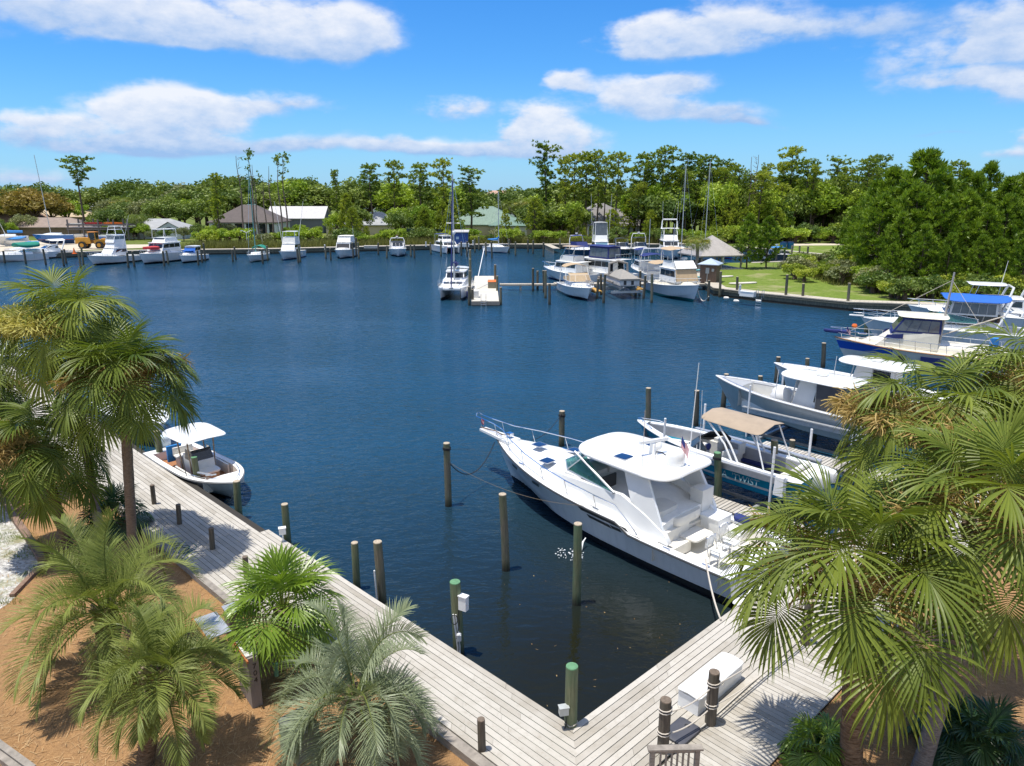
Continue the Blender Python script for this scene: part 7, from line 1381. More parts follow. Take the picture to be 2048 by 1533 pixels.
def tmat(name, c1, c2, ring, bs=1.0):
    t = NT(name); z = t.coords((1, 1, 1)); f = t.noise(t.coords((6, 6, 14)), 2, 6, .65); g = t.noise(t.coords((2, 2, ring)), 3, 4, .6, .4); h = t.noise(z, 2, 4); c = t.mix(t.rmp(g, .35, .65), c1, c2); c = t.mix(t.rmp(f, .45, .8, 0, .6), c, mul(c1, .6)); c = t.mix(t.rmp(h, .5, .75, 0, .5), c, mul(c2, 1.15)); t.p(Base_Color=c, Roughness=.95); t.b.inputs['Specular IOR Level'].default_value = .15; t.bump(t.mth('ADD', g, t.mth('MULTIPLY', f, .6)), .8 * bs, .05); return t.mat
TRUNK = tmat('sabal_trunk', (.16, .115, .08), (.30, .235, .175), 26); TRUNKB = tmat('fibrous_palm_trunk', (.10, .062, .035), (.27, .19, .12), 9, 1.3); TRUNKG = tmat('grey_palm_trunk', (.15, .13, .115), (.29, .26, .235), 14)
BOOT = tmat('leaf_boot', (.11, .075, .045), (.34, .27, .19), 5)
def sabal(label, base, heart, r0, r1, n, pet, blade, seed, boots=.8, m=None, lean=(0, 0), tint=.45, fl=6, flm=None, flt=.5, ev=(-28, 78), group='sabal palms around the near boardwalk', droop=1.0, bulge=0, leafm=None, az0=None, low=0, nl=38, name='sabal_palm', fn=210, faz=None, fw=1.0):
    rg_ = NP(seed); o = thing(name, label, 'palm', base, 0, group); h = Vector(heart) - Vector(base); palm_trunk(o, (0, 0, -.2), h, r0, r1, boots, m=m, bulge=bulge, seed=seed)
    out, tin, pout = [], [], []; fo, ft = [], []
    for i in range(n):
        f = i / n; a = i * 2.39996 + rg_.uniform(-.25, .25); e = R(ev[1] + (ev[0] - ev[1]) * f ** .82 + rg_.uniform(-7, 7)); b_ = np.array(h) + np.array([math.cos(a) * r1 * .8, math.sin(a) * r1 * .8, .35 * (1 - f) - .1])
        fan_frond(rg_, out, tin, pout, b_, a, e, pet * rg_.uniform(.82, 1.12) * (.75 + .4 * f), blade * rg_.uniform(.9, 1.08), droop * (.72 + .45 * f), nl, tint + rg_.normal(0, .16) + .30 * max(0, f - .3))
    quads('fronds', out, tin, leafm or SABAL, o); quads('petioles', pout, [.5] * len(pout), PETI, o)
    for k in range(fl):
        a = k * 2.4 + seed if faz is None else R(faz + 120 * ((k * .618) % 1 - .5)); flowers(rg_, fo, ft, np.array(h) + np.array([math.cos(a) * r1, math.sin(a) * r1, .25]), a, pet * rg_.uniform(1.0, 1.75), fn, 1.25, flt, fw)
    if fl: quads('flower_stalks', fo, ft, flm or FLOW, o)
    return o
def feather_frond(rg, out, tin, pout, base, azi, elev, L, curl, ll=.5, n=46, tint=.5, vee=.65, pm=.17):
    up = np.array([0, 0, 1.]); d = np.array([math.cos(azi) * math.cos(elev), math.sin(azi) * math.cos(elev), math.sin(elev)]); side = nrm(np.cross(d, up) + rg.normal(0, .22, 3)); p = np.array(base, float); N = 22; pts = [p.copy()]; ds = [d.copy()]
    for i in range(N): d = nrm(d - up * curl * (.035 + .115 * (i / N) ** 1.0) ); p = p + d * L / N; pts.append(p.copy()); ds.append(d.copy())
    for i in range(N):
        w0, w1 = .026 * (1 - i / N) + .005, .026 * (1 - (i + 1) / N) + .005; q = nrm(np.cross(side, ds[i])); pout.append((pts[i] - side * w0, pts[i + 1] - side * w1, pts[i + 1] + q * w1, pts[i] + q * w0)); pout.append((pts[i] + q * w0, pts[i + 1] + q * w1, pts[i + 1] + side * w1, pts[i] + side * w0))
    for k in range(n):
        f = pm + (1 - pm) * (k + .5) / n; i = min(N - 1, int(f * N)); r = f * N - i; q0 = pts[i] * (1 - r) + pts[i + 1] * r; dd = ds[i]; nn = nrm(np.cross(side, dd)); l = ll * (.45 + .75 * math.sin(math.pi * min(1, .18 + f * .82)) ** .8) * rg.uniform(.8, 1.12)
        for sg in (-1, 1):
            v = nrm(side * sg * math.cos(vee) + nn * math.sin(vee) * rg.uniform(.4, 1.5) + dd * (.45 + .9 * f ** 3)); pp = [q0.copy()]; q = q0.copy()
            for j in range(4): q = q + v * l / 4; pp.append(q.copy()); v = nrm(v - up * .10 * (j + 1) * .6 + dd * .04)
            strip(out, tin, pp, nrm(np.cross(v, nn) + dd * .4), [.008, .011, .010, .007, .002], min(.96, max(0, tint + rg.normal(0, .13))), ridge=.45)
def pindo(label, base, heart, r, n, L, seed, leafm, tint=.5, ev=(-18, 80), curl=1.0, n2=48, ll=.5, tm=None, group='feather-leaved pindo palms in the bed'):
    rg_ = NP(seed); o = thing('pindo_palm', label, 'palm', base, 0, group); h = Vector(heart) - Vector(base); palm_trunk(o, (0, 0, -.2), h - Vector((0, 0, .05)), r, r * .95, min(1.0, h.z * .9), m=tm or TRUNKB, seed=seed); out, tin, pout = [], [], []
    for i in range(n):
        f = i / n; a = i * 2.39996 + rg_.uniform(-.2, .2); e = R(ev[1] + (ev[0] - ev[1]) * f ** .9 + rg_.uniform(-15, 15)); feather_frond(rg_, out, tin, pout, np.array(h) + np.array([math.cos(a) * r * .6, math.sin(a) * r * .6, .1 - .2 * f]), a, e, L * rg_.uniform(.72, 1.16), curl * rg_.uniform(.6, 1.3), ll, n2, tint + rg_.normal(0, .16))
    quads('fronds', out, tin, leafm, o); quads('petioles', pout, [.4] * len(pout), PETI, o); return o
def heart_of(base, px, py): return on(px, py, base[1])
# left-hand group
B_ = at(266, 1118, Z0); sabal('tall sabal palm with smooth pinkish trunk and full round crown at left', B_, heart_of(B_, 247, 775), .17, .165, 42, 1.42, 1.45, 11, boots=.35, fl=11, flt=.35, ev=(-14, 80), droop=.85)
B_ = at(203, 1085, Z0); sabal('sabal palm behind the tallest one, crown full of pale yellow flower sprays', B_, heart_of(B_, 135, 668), .16, .15, 38, 1.5, 1.5, 23, ev=(-18, 80), droop=.9, boots=.4, m=TRUNKG, fl=13, flm=FLOWY, flt=.6, tint=.4, fn=420, faz=235, fw=1.35)
B_ = at(138, 1100, Z0); sabal('leaning sabal palm at left edge with shaggy leaf bases and orange flower stalks', B_, heart_of(B_, 82, 905), .175, .18, 36, 1.35, 1.4, 31, boots=.9, m=TRUNKB, fl=12, flt=.55, tint=.5, fn=360, faz=225, fw=1.25)
B_ = at(-70, 1010, Z0); sabal('sabal palm mostly outside the left edge', B_, heart_of(B_, -55, 800), .17, .17, 40, 1.35, 1.5, 37, boots=.6, fl=4, tint=.35)
def shrub_palm(label, px, py, n, pet, blade, seed, tint=.4, leafm=None, ev=(5, 85), h=.25, group='low fan palms in the bed', droop=.75, nl=30, r=.1):
    b_ = at(px, py, Z0); return sabal(label, b_, b_ + Vector((0, 0, h)), r, r * .9, n, pet, blade, seed, boots=.0, fl=0, tint=tint, leafm=leafm, ev=ev, group=group, droop=droop, nl=nl, name='fan_palm')
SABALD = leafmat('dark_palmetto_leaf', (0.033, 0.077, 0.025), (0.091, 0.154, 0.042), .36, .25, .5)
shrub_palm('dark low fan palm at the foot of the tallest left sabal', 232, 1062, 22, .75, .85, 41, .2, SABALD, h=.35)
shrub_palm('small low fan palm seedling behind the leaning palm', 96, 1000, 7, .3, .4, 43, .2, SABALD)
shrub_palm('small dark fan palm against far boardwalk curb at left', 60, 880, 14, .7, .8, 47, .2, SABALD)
B_ = at(566, 1332, Z0); sabal('young bright green spiky fan palm between the silvery palm and the boardwalk', B_, heart_of(B_, 566, 1226), .11, .12, 32, .7, 1.1, 53, boots=.2, fl=0, tint=.5, leafm=SABALB, ev=(-12, 84), droop=.6, nl=30, group='low fan palms in the bed')
B_ = at(225, 1345, Z0); pindo('large green feather palm with long arching fronds at the left edge', B_, heart_of(B_, 212, 1222), .2, 34, 2.75, 61, PINDOG, .45, curl=1.3, n2=66, ll=.60)
B_ = at(285, 1530, Z0); pindo('green feather palm with stubby dark trunk between the other two', B_, heart_of(B_, 318, 1342), .19, 32, 1.8, 67, PINDOG, .55, curl=1.35, n2=58, ll=.48)
B_ = at(735, 1535, Z0); pindo('silvery blue-green feather palm beside the boardwalk with black leaf stubs', B_, heart_of(B_, 712, 1392), .21, 36, 2.3, 71, PINDO, .55, curl=1.35, n2=62, ll=.52, ev=(-22, 78))
# right-hand group
B_ = at(1702, 1560, Z0); sabal('big right-hand sabal palm with wide drooping crown over the boardwalk', B_, heart_of(B_, 1714, 1172), .25, .20, 30, 1.6, 1.55, 83, boots=1.0, m=TRUNKB, fl=8, flt=.3, tint=.55, droop=.78, ev=(-6, 86), nl=42)
B_ = at(1838, 1545, Z0); sabal('leaning sabal palm with grey trunk at right, orange stalks under its crown', B_, heart_of(B_, 1955, 1050), .19, .16, 30, 1.4, 1.45, 89, boots=.4, m=TRUNKG, fl=9, flt=.4, tint=.5, droop=.8, ev=(-8, 82), bulge=.12)
B_ = at(1905, 1330, Z0); sabal('sabal palm at right edge with a mass of golden flower sprays', B_, heart_of(B_, 1862, 868), .17, .16, 32, 1.5, 1.4, 97, boots=.5, m=TRUNKG, fl=15, flt=.45, fn=520, faz=215, fw=1.25, tint=.5, droop=1.0)
B_ = at(2085, 1330, Z0); sabal('sabal palm cut off by the right edge of the picture', B_, heart_of(B_, 2075, 800), .17, .16, 36, 1.3, 1.5, 101, boots=.4, m=TRUNKG, fl=6, tint=.4)
B_ = at(1668, 1180, Z0 + .0); 
shrub_palm('low fan palm at the right boardwalk edge beside the big trunk', 1632, 1528, 20, .4, .55, 103, .35, SABALB, ev=(0, 80), nl=24)
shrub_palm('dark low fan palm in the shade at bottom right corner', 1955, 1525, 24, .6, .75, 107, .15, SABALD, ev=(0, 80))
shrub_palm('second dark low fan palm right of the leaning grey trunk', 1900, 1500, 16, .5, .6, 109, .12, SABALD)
# small broadleaf shrubs
def leafy(label, px, py, r, n, seed, m, size=.09, z=Z0, name='shrub'):
    rg_ = NP(seed); p = at(px, py, z); c = rg_.normal(0, 1, (n, 3)); c /= np.linalg.norm(c, axis=1)[:, None]; c *= (rg_.random(n)[:, None] ** .4) * r; c[:, 2] = np.abs(c[:, 2]) * .9 + .05; o = thing(name, label, 'shrub', p)
    quads('foliage', leafquads(rg_, c, size), rg_.random(n), m, o); b = MB()
    for k in range(7): a = k * .9; b.tube([(0, 0, 0), (math.cos(a) * r * .5, math.sin(a) * r * .5, r * .7)], .012, 5)
    b.build('stems', BARK, o); return o
def leafquads(rg, c, size, asp=.55, upb=.5):
    n = len(c); a = rg.normal(0, 1, (n, 3)); a /= np.linalg.norm(a, axis=1)[:, None]; b = rg.normal(0, 1, (n, 3)); b[:, 2] *= upb; b = np.cross(a, b); b /= (np.linalg.norm(b, axis=1)[:, None] + 1e-9); s = size * rg.uniform(.6, 1.3, (n, 1)); a *= s; b *= s * asp
    return np.stack([c - a, c + b, c + a, c - b], axis=1)
BROAD = leafmat('bright_broadleaf', (.05, .14, .012), (.14, .27, .035), .4, .35)
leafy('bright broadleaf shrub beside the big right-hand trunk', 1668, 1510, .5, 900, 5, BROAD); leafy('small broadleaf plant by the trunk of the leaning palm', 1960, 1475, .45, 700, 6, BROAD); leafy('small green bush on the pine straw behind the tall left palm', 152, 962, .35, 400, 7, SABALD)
# ---------------------------------------------------------------- trees, shrubs and reeds across the water
PINEL = leafmat('pine_needles', (0.092, 0.162, 0.017), (0.276, 0.342, 0.046), .5, .30, .3)
PINEY = leafmat('yellow_green_pine', (0.166, 0.233, 0.023), (0.439, 0.474, 0.065), .5, .32, .3)
PINED = leafmat('lush_pine_needles', (0.076, 0.151, 0.011), (0.277, 0.381, 0.034), .45, .30, .35)
OAKL = leafmat('oak_leaves', (0.071, 0.126, 0.023), (0.230, 0.288, 0.055), .55, .22, .3)
OAKG = leafmat('pale_oak_leaves', (0.152, 0.179, 0.077), (0.318, 0.325, 0.145), .6, .22, .3)
OAKY = leafmat('sunny_leaves', (0.154, 0.251, 0.019), (0.393, 0.484, 0.055), .5, .3, .3)
RUSTL = leafmat('rusty_leaves', (0.202, 0.162, 0.034), (0.402, 0.282, 0.068), .6, .22, .3)
REED = leafmat('reed_blades', (.14, .15, .035), (.30, .28, .10), .7, .3, .2)
def tufts(rg, cen, dirs, nb, ln, wd, spread):
    "needle tufts: narrow blades fanning out of each twig end"
    n = len(cen); c = np.repeat(cen, nb, 0); d = np.repeat(dirs, nb, 0) + rg.normal(0, spread, (n * nb, 3)); d /= np.linalg.norm(d, axis=1)[:, None]; s = np.cross(d, rg.normal(0, 1, (n * nb, 3))); s /= np.linalg.norm(s, axis=1)[:, None] + 1e-9
    L = ln * rg.uniform(.7, 1.2, (n * nb, 1)); tip = c + d * L; w = wd * rg.uniform(.7, 1.2, (n * nb, 1)); tint = np.clip(np.repeat(rg.uniform(.0, 1., n) ** 1.3 * .95, nb) + rg.normal(0, .08, n * nb), 0, .96)
    return np.stack([c - s * w * .5, c + d * L * .55 - s * w, tip, c + d * L * .55 + s * w], 1), tint
def proto(name, trunk, V, tint, leaf, bark, seed=0):
    o = bpy.data.objects.new(name, None); COL.objects.link(o); tr = trunk.build('trunk', bark, o, 60); quads('crown', V, tint, leaf, o); return o
def limb(b, p, q, r, sag=.0, n=4): b.tube([Vector(p).lerp(Vector(q), i / n) + Vector((0, 0, -sag * math.sin(math.pi * i / n))) for i in range(n + 1)], [r * (1 - .75 * i / n) for i in range(n + 1)], 5)
def tall_pine(seed, H=22, bare=.55, W=3.6, nl=34, leaf=None, flat=.3, sparse=1.0):
    rg_ = NP(seed); b = MB(); lean = rg_.uniform(-.5, .5, 2); ax = lambda z: np.array([lean[0] * z / H + .25 * math.sin(z * .25 + seed), lean[1] * z / H, z]); b.tube([ax(H * i / 10) for i in range(11)], [.27 * (1 - .8 * i / 10) + .02 for i in range(11)], 8); cen, dr = [], []
    for k in range(nl):
        f = (k + rg_.uniform(0, 1)) / nl; z = H * (bare + (1 - bare) * f); a = k * 2.39996 + rg_.uniform(-.5, .5); prof = max(.18, math.sqrt(max(0, 1 - ((f - flat - .2) / (.86 - flat * .45 if f > flat + .2 else .62)) ** 2))) * (.72 + .28 * math.sin(k * 1.7)); L = W * prof * rg_.uniform(.55, 1.12)
        if rg_.random() > sparse: L *= .3
        p = ax(z); up = rg_.uniform(-.05, .45); q = p + np.array([math.cos(a) * L, math.sin(a) * L, L * up]); limb(b, p, q, .07, .1)
        m = max(3, int(15 * L / W))
        for j in range(m): g = .45 + .55 * (j + .5) / m; c = p + (q - p) * g + rg_.normal(0, .33, 3) * np.array([1, 1, .55]) * (.6 + L * .22); cen.append(c); dr.append(nrm((q - p) * .35 / (L + .1) + np.array([0, 0, .75]) + rg_.normal(0, .3, 3)))
    for j in range(26): cen.append(ax(H) + rg_.normal(0, 1, 3) * np.array([W * .3, W * .3, .5])); dr.append(np.array([0, 0, 1.]))
    V, t_ = tufts(rg_, np.array(cen), np.array(dr), 12, .66, .12, .62); return proto('tall_pine', b, V, t_, leaf or PINEL, BARK)
def bushy_pine(seed, H=14, W=4.2, base=.12, n=520, leaf=None, cone=.75, tl=.8, tw=.075):
    rg_ = NP(seed); b = MB(); b.tube([(.15 * math.sin(i), 0, H * i / 8) for i in range(9)], [.22 * (1 - .85 * i / 8) + .02 for i in range(9)], 7); cen, dr = [], []
    nb = 46; tips = []
    for k in range(nb):
        f = (k + .5) / nb; z = H * (base + (1 - base) * f); a = k * 2.39996 + rg_.uniform(-.3, .3); L = W * (1 - f ** 1.6) ** cone * rg_.uniform(.65, 1.15) * (1 if f > .12 else .75) + .25; q = np.array([math.cos(a) * L, math.sin(a) * L, z + L * rg_.uniform(.12, .5)]); limb(b, (0, 0, z), q, .05, .12, 3); tips.append((np.array([0, 0, z]), q, L))
    for k in range(n):
        p, q, L = tips[int(rg_.integers(nb))]; g = 1 - rg_.random() ** 1.6 * .5; cen.append(p + (q - p) * g + rg_.normal(0, .34, 3) * (.5 + .2 * L)); dr.append(nrm((q - p) / (L + .1) * .45 + np.array([0, 0, .9])))
    for j in range(14): cen.append(np.array([0, 0, H]) + rg_.normal(0, .25, 3)); dr.append(np.array([0, 0, 1.]))
    V, t_ = tufts(rg_, np.array(cen), np.array(dr), 16, tl, tw, .5); return proto('bushy_pine', b, V, t_, leaf or PINED, BARK)
def broad_tree(seed, H=10, W=6, n=3400, leaf=None, size=.33, clumps=46, name='oak_tree', low=.12):
    rg_ = NP(seed); b = MB(); b.tube([(0, 0, 0), (.1, 0, H * .2), (0, .1, H * .45)], [.35, .28, .2], 7); c = rg_.normal(0, 1, (clumps, 3)); c /= np.linalg.norm(c, axis=1)[:, None]; c[:, 2] = np.where(c[:, 2] < -.25, -c[:, 2], c[:, 2]); rad = rg_.uniform(.55, 1.02, (clumps, 1)); cc = c * rad * np.array([W * .82, W * .82, H * .42]) + np.array([0, 0, H * (.5 + low)])
    for q in cc[:14]: limb(b, (0, 0, H * .4), q, .12, .2, 4)
    ix = rg_.integers(0, clumps, n); off = rg_.normal(0, 1, (n, 3)); off /= np.linalg.norm(off, axis=1)[:, None]; off *= (rg_.random((n, 1)) ** .35) * np.array([1.0, 1.0, .72]) * (W * .27); P_ = cc[ix] + off; P_[:, 2] = np.maximum(P_[:, 2], .2)
    tt = np.clip(rg_.uniform(0, .9, clumps)[ix] + rg_.normal(0, .1, n), 0, .96); return proto(name, b, leafquads(rg_, P_, size), tt, leaf or OAKL, BARK)
def snag(seed, H=20, nb=12, tuft=0):
    rg_ = NP(seed); b = MB(); b.tube([(.3 * math.sin(i * .8 + seed) * i / 10, .2 * math.cos(i), H * i / 10) for i in range(11)], [.24 * (1 - .85 * i / 10) + .015 for i in range(11)], 7); cen = []
    for k in range(nb):
        z = H * rg_.uniform(.5, .98); a = rg_.uniform(0, 6.28); L = rg_.uniform(.6, 2.4); q = (math.cos(a) * L, math.sin(a) * L, z + L * rg_.uniform(.2, .8)); limb(b, (0, 0, z), q, .06, 0, 3); cen.append(q)
    o = bpy.data.objects.new('dead_tree', None); COL.objects.link(o); b.build('trunk', SNAGB, o, 60)
    if tuft: cc = np.repeat(np.array(cen), tuft, 0) + rg_.normal(0, .4, (nb * tuft, 3)); V, t_ = tufts(rg_, cc, np.tile([0, 0, 1.], (len(cc), 1)), 8, .55, .13, .7); quads('crown', V, t_, PINEL, o)
    return o
def small_sabal(seed, H=6, n=24, flowers_=0):
    rg_ = NP(seed); o = bpy.data.objects.new('cabbage_palm', None); COL.objects.link(o); b = MB(); b.tube([(0, 0, 0), (.1, 0, H * .5), (0, 0, H)], [.22, .18, .2], 8); b.build('trunk', TRUNKG, o, 60); out, tin, po = [], [], []
    for i in range(n): f = i / n; fan_frond(rg_, out, tin, po, (0, 0, H), i * 2.4, R(80 - 115 * f), 1.0, 1.15, 1.0, 16, .4 + .2 * f)
    out = [tuple(p) for p in out]; quads('fronds', out, tin, SABAL, o)
    if flowers_:
        fo, ft = [], []
        for k in range(flowers_): flowers(rg_, fo, ft, (0, 0, H), k * 1.3, 1.5, 60, 1.3, .6)
        V = np.array(fo); c = V.mean(1, keepdims=True); V = c + (V - c) * 2.2; quads('flower_stalks', V, ft, FLOWY, o)
    return o
TP = [tall_pine(s, 22, br, w, nl, lf, fl, sp) for s, br, w, nl, lf, fl, sp in ((1, .52, 3.8, 36, PINEL, .45, 1), (2, .60, 3.3, 30, PINEL, .5, .9), (3, .45, 3.6, 40, PINEY, .3, .9), (4, .66, 3.9, 28, PINEL, .6, 1), (5, .36, 3.0, 40, PINEY, .25, .85), (6, .3, 4.2, 52, PINEL, .2, .85))]
BP = [bushy_pine(s, 14, w, .1, n, lf) for s, w, n, lf in ((11, 4.3, 560, PINED), (12, 3.7, 480, PINED), (13, 4.8, 620, PINED))]
YP = [bushy_pine(s, 11, w, .22, n, PINEY, .65, .55, .11) for s, w, n in ((21, 2.6, 300), (22, 2.1, 240), (23, 3.1, 340))]
OK = [broad_tree(31, 10, 6, 3600, OAKL), broad_tree(32, 10, 5.2, 3200, OAKY), broad_tree(33, 10, 6.5, 3600, OAKG), broad_tree(34, 10, 5.5, 3200, RUSTL), broad_tree(35, 10, 6.2, 3600, OAKL, .3, 60)]
SH = [broad_tree(s, 3, 2.3, 1500, lf, .17, 24, 'shrub', .0) for s, lf in ((41, OAKY), (42, PINEY), (43, OAKG), (44, OAKL))]
SN = [snag(51, 20, 14), snag(52, 20, 9), snag(53, 20, 10, 5), snag(54, 20, 16)]
CP = [small_sabal(61, 6), small_sabal(62, 5.5, 24, 8)]
PROTO_H = {}
for lst, h in ((TP, 22.4), (BP, 14.4), (YP, 11.3), (OK, 10.6), (SH, 3.2), (SN, 20), (CP, 7)):
    for q in lst: PROTO_H[q.name] = h; q.location = (0, -3000, -200)
def grow(p_, px, Y, top, label, group, cat='tree', wide=1.0, base=None, x=None, name=None):
    "tree whose top shows at photo row top, standing at distance Y"
    q = on(px, top, Y); z = 1.0 if base is None else base; sc = max(.15, (q.z - z) / PROTO_H[p_.name]); X_ = q.x if x is None else x; i = abs(hash((round(px * 7), round(Y * 5)))) % 628 / 100
    r = copy_thing(p_, (X_, Y, z), i, (sc * wide, sc * wide, sc), label, group); r['category'] = cat
    if name: r.name = name
    return r
rt = random.Random(77)
CLEAR = lambda px, tp_: max(tp_, rt.uniform(452, 466)) if any(a < px < b for a, b in ((932, 1066), (1158, 1252), (582, 668), (725, 775))) else tp_
# named trees one can tell apart
N_ = [(TP[3], 150, 214, 320, 'lone umbrella-topped pine with one long side limb, left of everything tall', 1.35), (TP[0], 740, 224, 332, 'round-topped pine standing alone above the grey-roofed house', 1.3), (TP[4], 668, 205, 345, 'slender pale pine left of the round-topped pine', .9), (TP[2], 787, 216, 325, 'ragged open pine right of the round-topped pine', 1.0), (TP[0], 840, 218, 331, 'broad dark pine left of catamaran mast', 1.35), (TP[2], 886, 212, 321, 'tallest pine beside the catamaran mast', 1.0), (TP[5], 940, 206, 338, 'wide spreading pine right of the catamaran mast', 1.5),
      (TP[5], 1092, 214, 290, 'tallest dark pine of the middle, layered down to half its height', 1.15), (TP[4], 1130, 206, 318, 'slim pine right of tallest dark pine', 1.0), (TP[2], 1150, 212, 312, 'second slim pine right of tallest dark pine', 1.05), (TP[2], 1172, 208, 309, 'third pine right of tallest dark pine, widest of its group', 1.15), (TP[4], 1198, 204, 307, 'thin pine at right end of the close group', .95), (TP[2], 1212, 210, 318, 'shorter thin pine before the big grey house', .8), (TP[2], 1238, 196, 309, 'pine with long bare trunk standing clear before the grey house', 1.05),
      (TP[0], 1293, 200, 311, 'flat-topped pine, left of the tall pair', 1.3), (TP[0], 1328, 196, 299, 'tallest flat-topped pine right of the grey house', 1.15), (TP[0], 1372, 200, 312, 'flat-topped pine right of the tall pair', 1.25), (TP[0], 1408, 206, 316, 'flat-topped pine behind the bare masts', 1.25), (TP[3], 1440, 216, 325, 'small umbrella pine behind the right bare mast', 1.0), (TP[2], 1468, 214, 330, 'ragged pine left of the broken snag', 1.0), (TP[2], 1590, 212, 298, 'open layered pine rising clear above the dense wood', 1.15), (TP[0], 1622, 200, 322, 'full pine right of the open layered pine', 1.2),
      (TP[5], 1680, 205, 318, 'dense pine left of the crooked-topped pine', 1.1), (TP[5], 1740, 195, 318, 'crooked-topped pine over the canal lawn', 1.2), (TP[0], 1925, 240, 326, 'round pine top peeking over the lush pines at right', 1.3), (TP[3], 1760, 230, 316, 'pine leaning out at the top of wood above the canal lawn', 1.0)]
for p_, px, Y, tp_, lab, w in N_: grow(p_, px, Y, tp_, lab, 'tall pines across the water', wide=w, name='tall_pine')
for p_, px, Y, tp_, lab in [(SN[0], 474, 190, 312, 'dead pine trunk, leftmost of the snag group'), (SN[2], 497, 188, 306, 'nearly dead pine with few green tufts in snag group'), (SN[1], 505, 192, 330, 'bare leaning trunk beside the tufted snag'), (SN[1], 536, 190, 333, 'broken-topped dead trunk right of the green mast'), (SN[1], 524, 196, 358, 'short dead trunk between taller snags'), (SN[2], 553, 188, 318, 'thin half-dead pine, left of the right-hand pair'), (SN[2], 563, 190, 312, 'thin half-dead pine, right of the right-hand pair'), (SN[1], 1505, 194, 314, 'broken bare snag in the dense wood'), (SN[3], 1515, 200, 310, 'dead pine with bare whorled twigs next to broken snag'), (SN[1], 160, 210, 400, 'dark bare trunk behind the boat rack')]:
    grow(p_, px, Y, tp_, lab, 'dead pines across the water', name='dead_tree')
for p_, px, Y, tp_, lab, w in [(BP[1], 1502, 122.0, 432, 'small lush pine on the lawn, left of two', 1.0), (BP[1], 1541, 122.5, 436, 'small lush pine on the lawn, right of two', 1.05), (BP[0], 1710, 122, 418, 'slender-trunked pine at edge of the lawn by the canal', .8), (BP[0], 1858, 104, 308, 'tallest lush pine of the right-hand stand with pointed tip', 1.2)]: grow(p_, px, Y, tp_, lab, 'lush pines on the right', wide=w, name='bushy_pine', base=1.0)
# the lush stand at the right
DG = 'lush pines on the right'
LUSH = 'lush long-needled pine packed in the stand at the right edge'
for px, Y, tp_ in [(1790, 108, 352), (1815, 113, 336), (1880, 110, 330), (1905, 103, 345), (1935, 108, 338), (1965, 102, 352), (1990, 110, 342), (2020, 104, 350), (2050, 109, 345), (2080, 103, 352), (1840, 99, 385), (1885, 96, 400), (1930, 96, 392), (1975, 94, 405), (2020, 95, 398), (2065, 94, 400), (1775, 102, 400), (1812, 97, 430), (1860, 92, 455), (1910, 90.5, 470), (1960, 90, 462), (2010, 89.5, 470), (2060, 88, 460), (1760, 112, 372), (1745, 108, 430), (2100, 98, 380), (2120, 105, 350), (2150, 96, 390), (1785, 94, 480)]:
    grow(rt.choice(BP), px + rt.uniform(-8, 8), Y, tp_ + rt.uniform(-16, 14), LUSH, DG, wide=rt.uniform(.78, 1.08), name='bushy_pine')
# dense wood behind the lawn and the middle
WOOD = 'tall slim pine packed in the dense wood behind the lawn'
for k in range(62):
    px = 1270 + k * 8.4 + rt.uniform(-6, 6); Y = rt.uniform(192, 232); grow(rt.choice([TP[2], TP[4], TP[5], TP[5]]), px, Y, rt.uniform(330, 372) + (10 if px < 1420 else 0), WOOD, 'pines of the dense wood', wide=rt.uniform(.9, 1.25), name='tall_pine')
YL_ = 'young yellow-green pine along the far bank in front of the houses'
for k in range(64):
    px = rt.choice([rt.uniform(590, 930), rt.uniform(930, 1290), rt.uniform(1280, 1560)]); Y = rt.uniform(186, 203); grow(rt.choice(YP), px, Y, CLEAR(px, rt.uniform(378, 450)) if rt.random() < .8 else 420, YL_, 'young pines on the far bank', wide=rt.uniform(.85, 1.2), name='young_pine')
for px, Y, tp_, lab in ((428, 188, 352, 'pale open pine left of the snag group'), (430, 190, 395, 'lower pale pine left of the snag group')): grow(TP[4], px, Y, tp_, lab, 'young pines on the far bank', wide=1.2, name='tall_pine')
OKL = {0: 'dark green oak crown in the belt of trees behind the houses', 1: 'sunny yellow-green tree in the belt behind the houses', 2: 'greyish green oak in the belt behind the houses', 3: 'rusty-tinged tree above the tan-roofed houses', 4: 'dark rounded oak in the belt behind the houses'}
def oak(i, px, Y, tp_, w=1.2): return grow(OK[i], px, Y, tp_, OKL[i], 'broad trees behind the houses', wide=w, name='oak_tree')
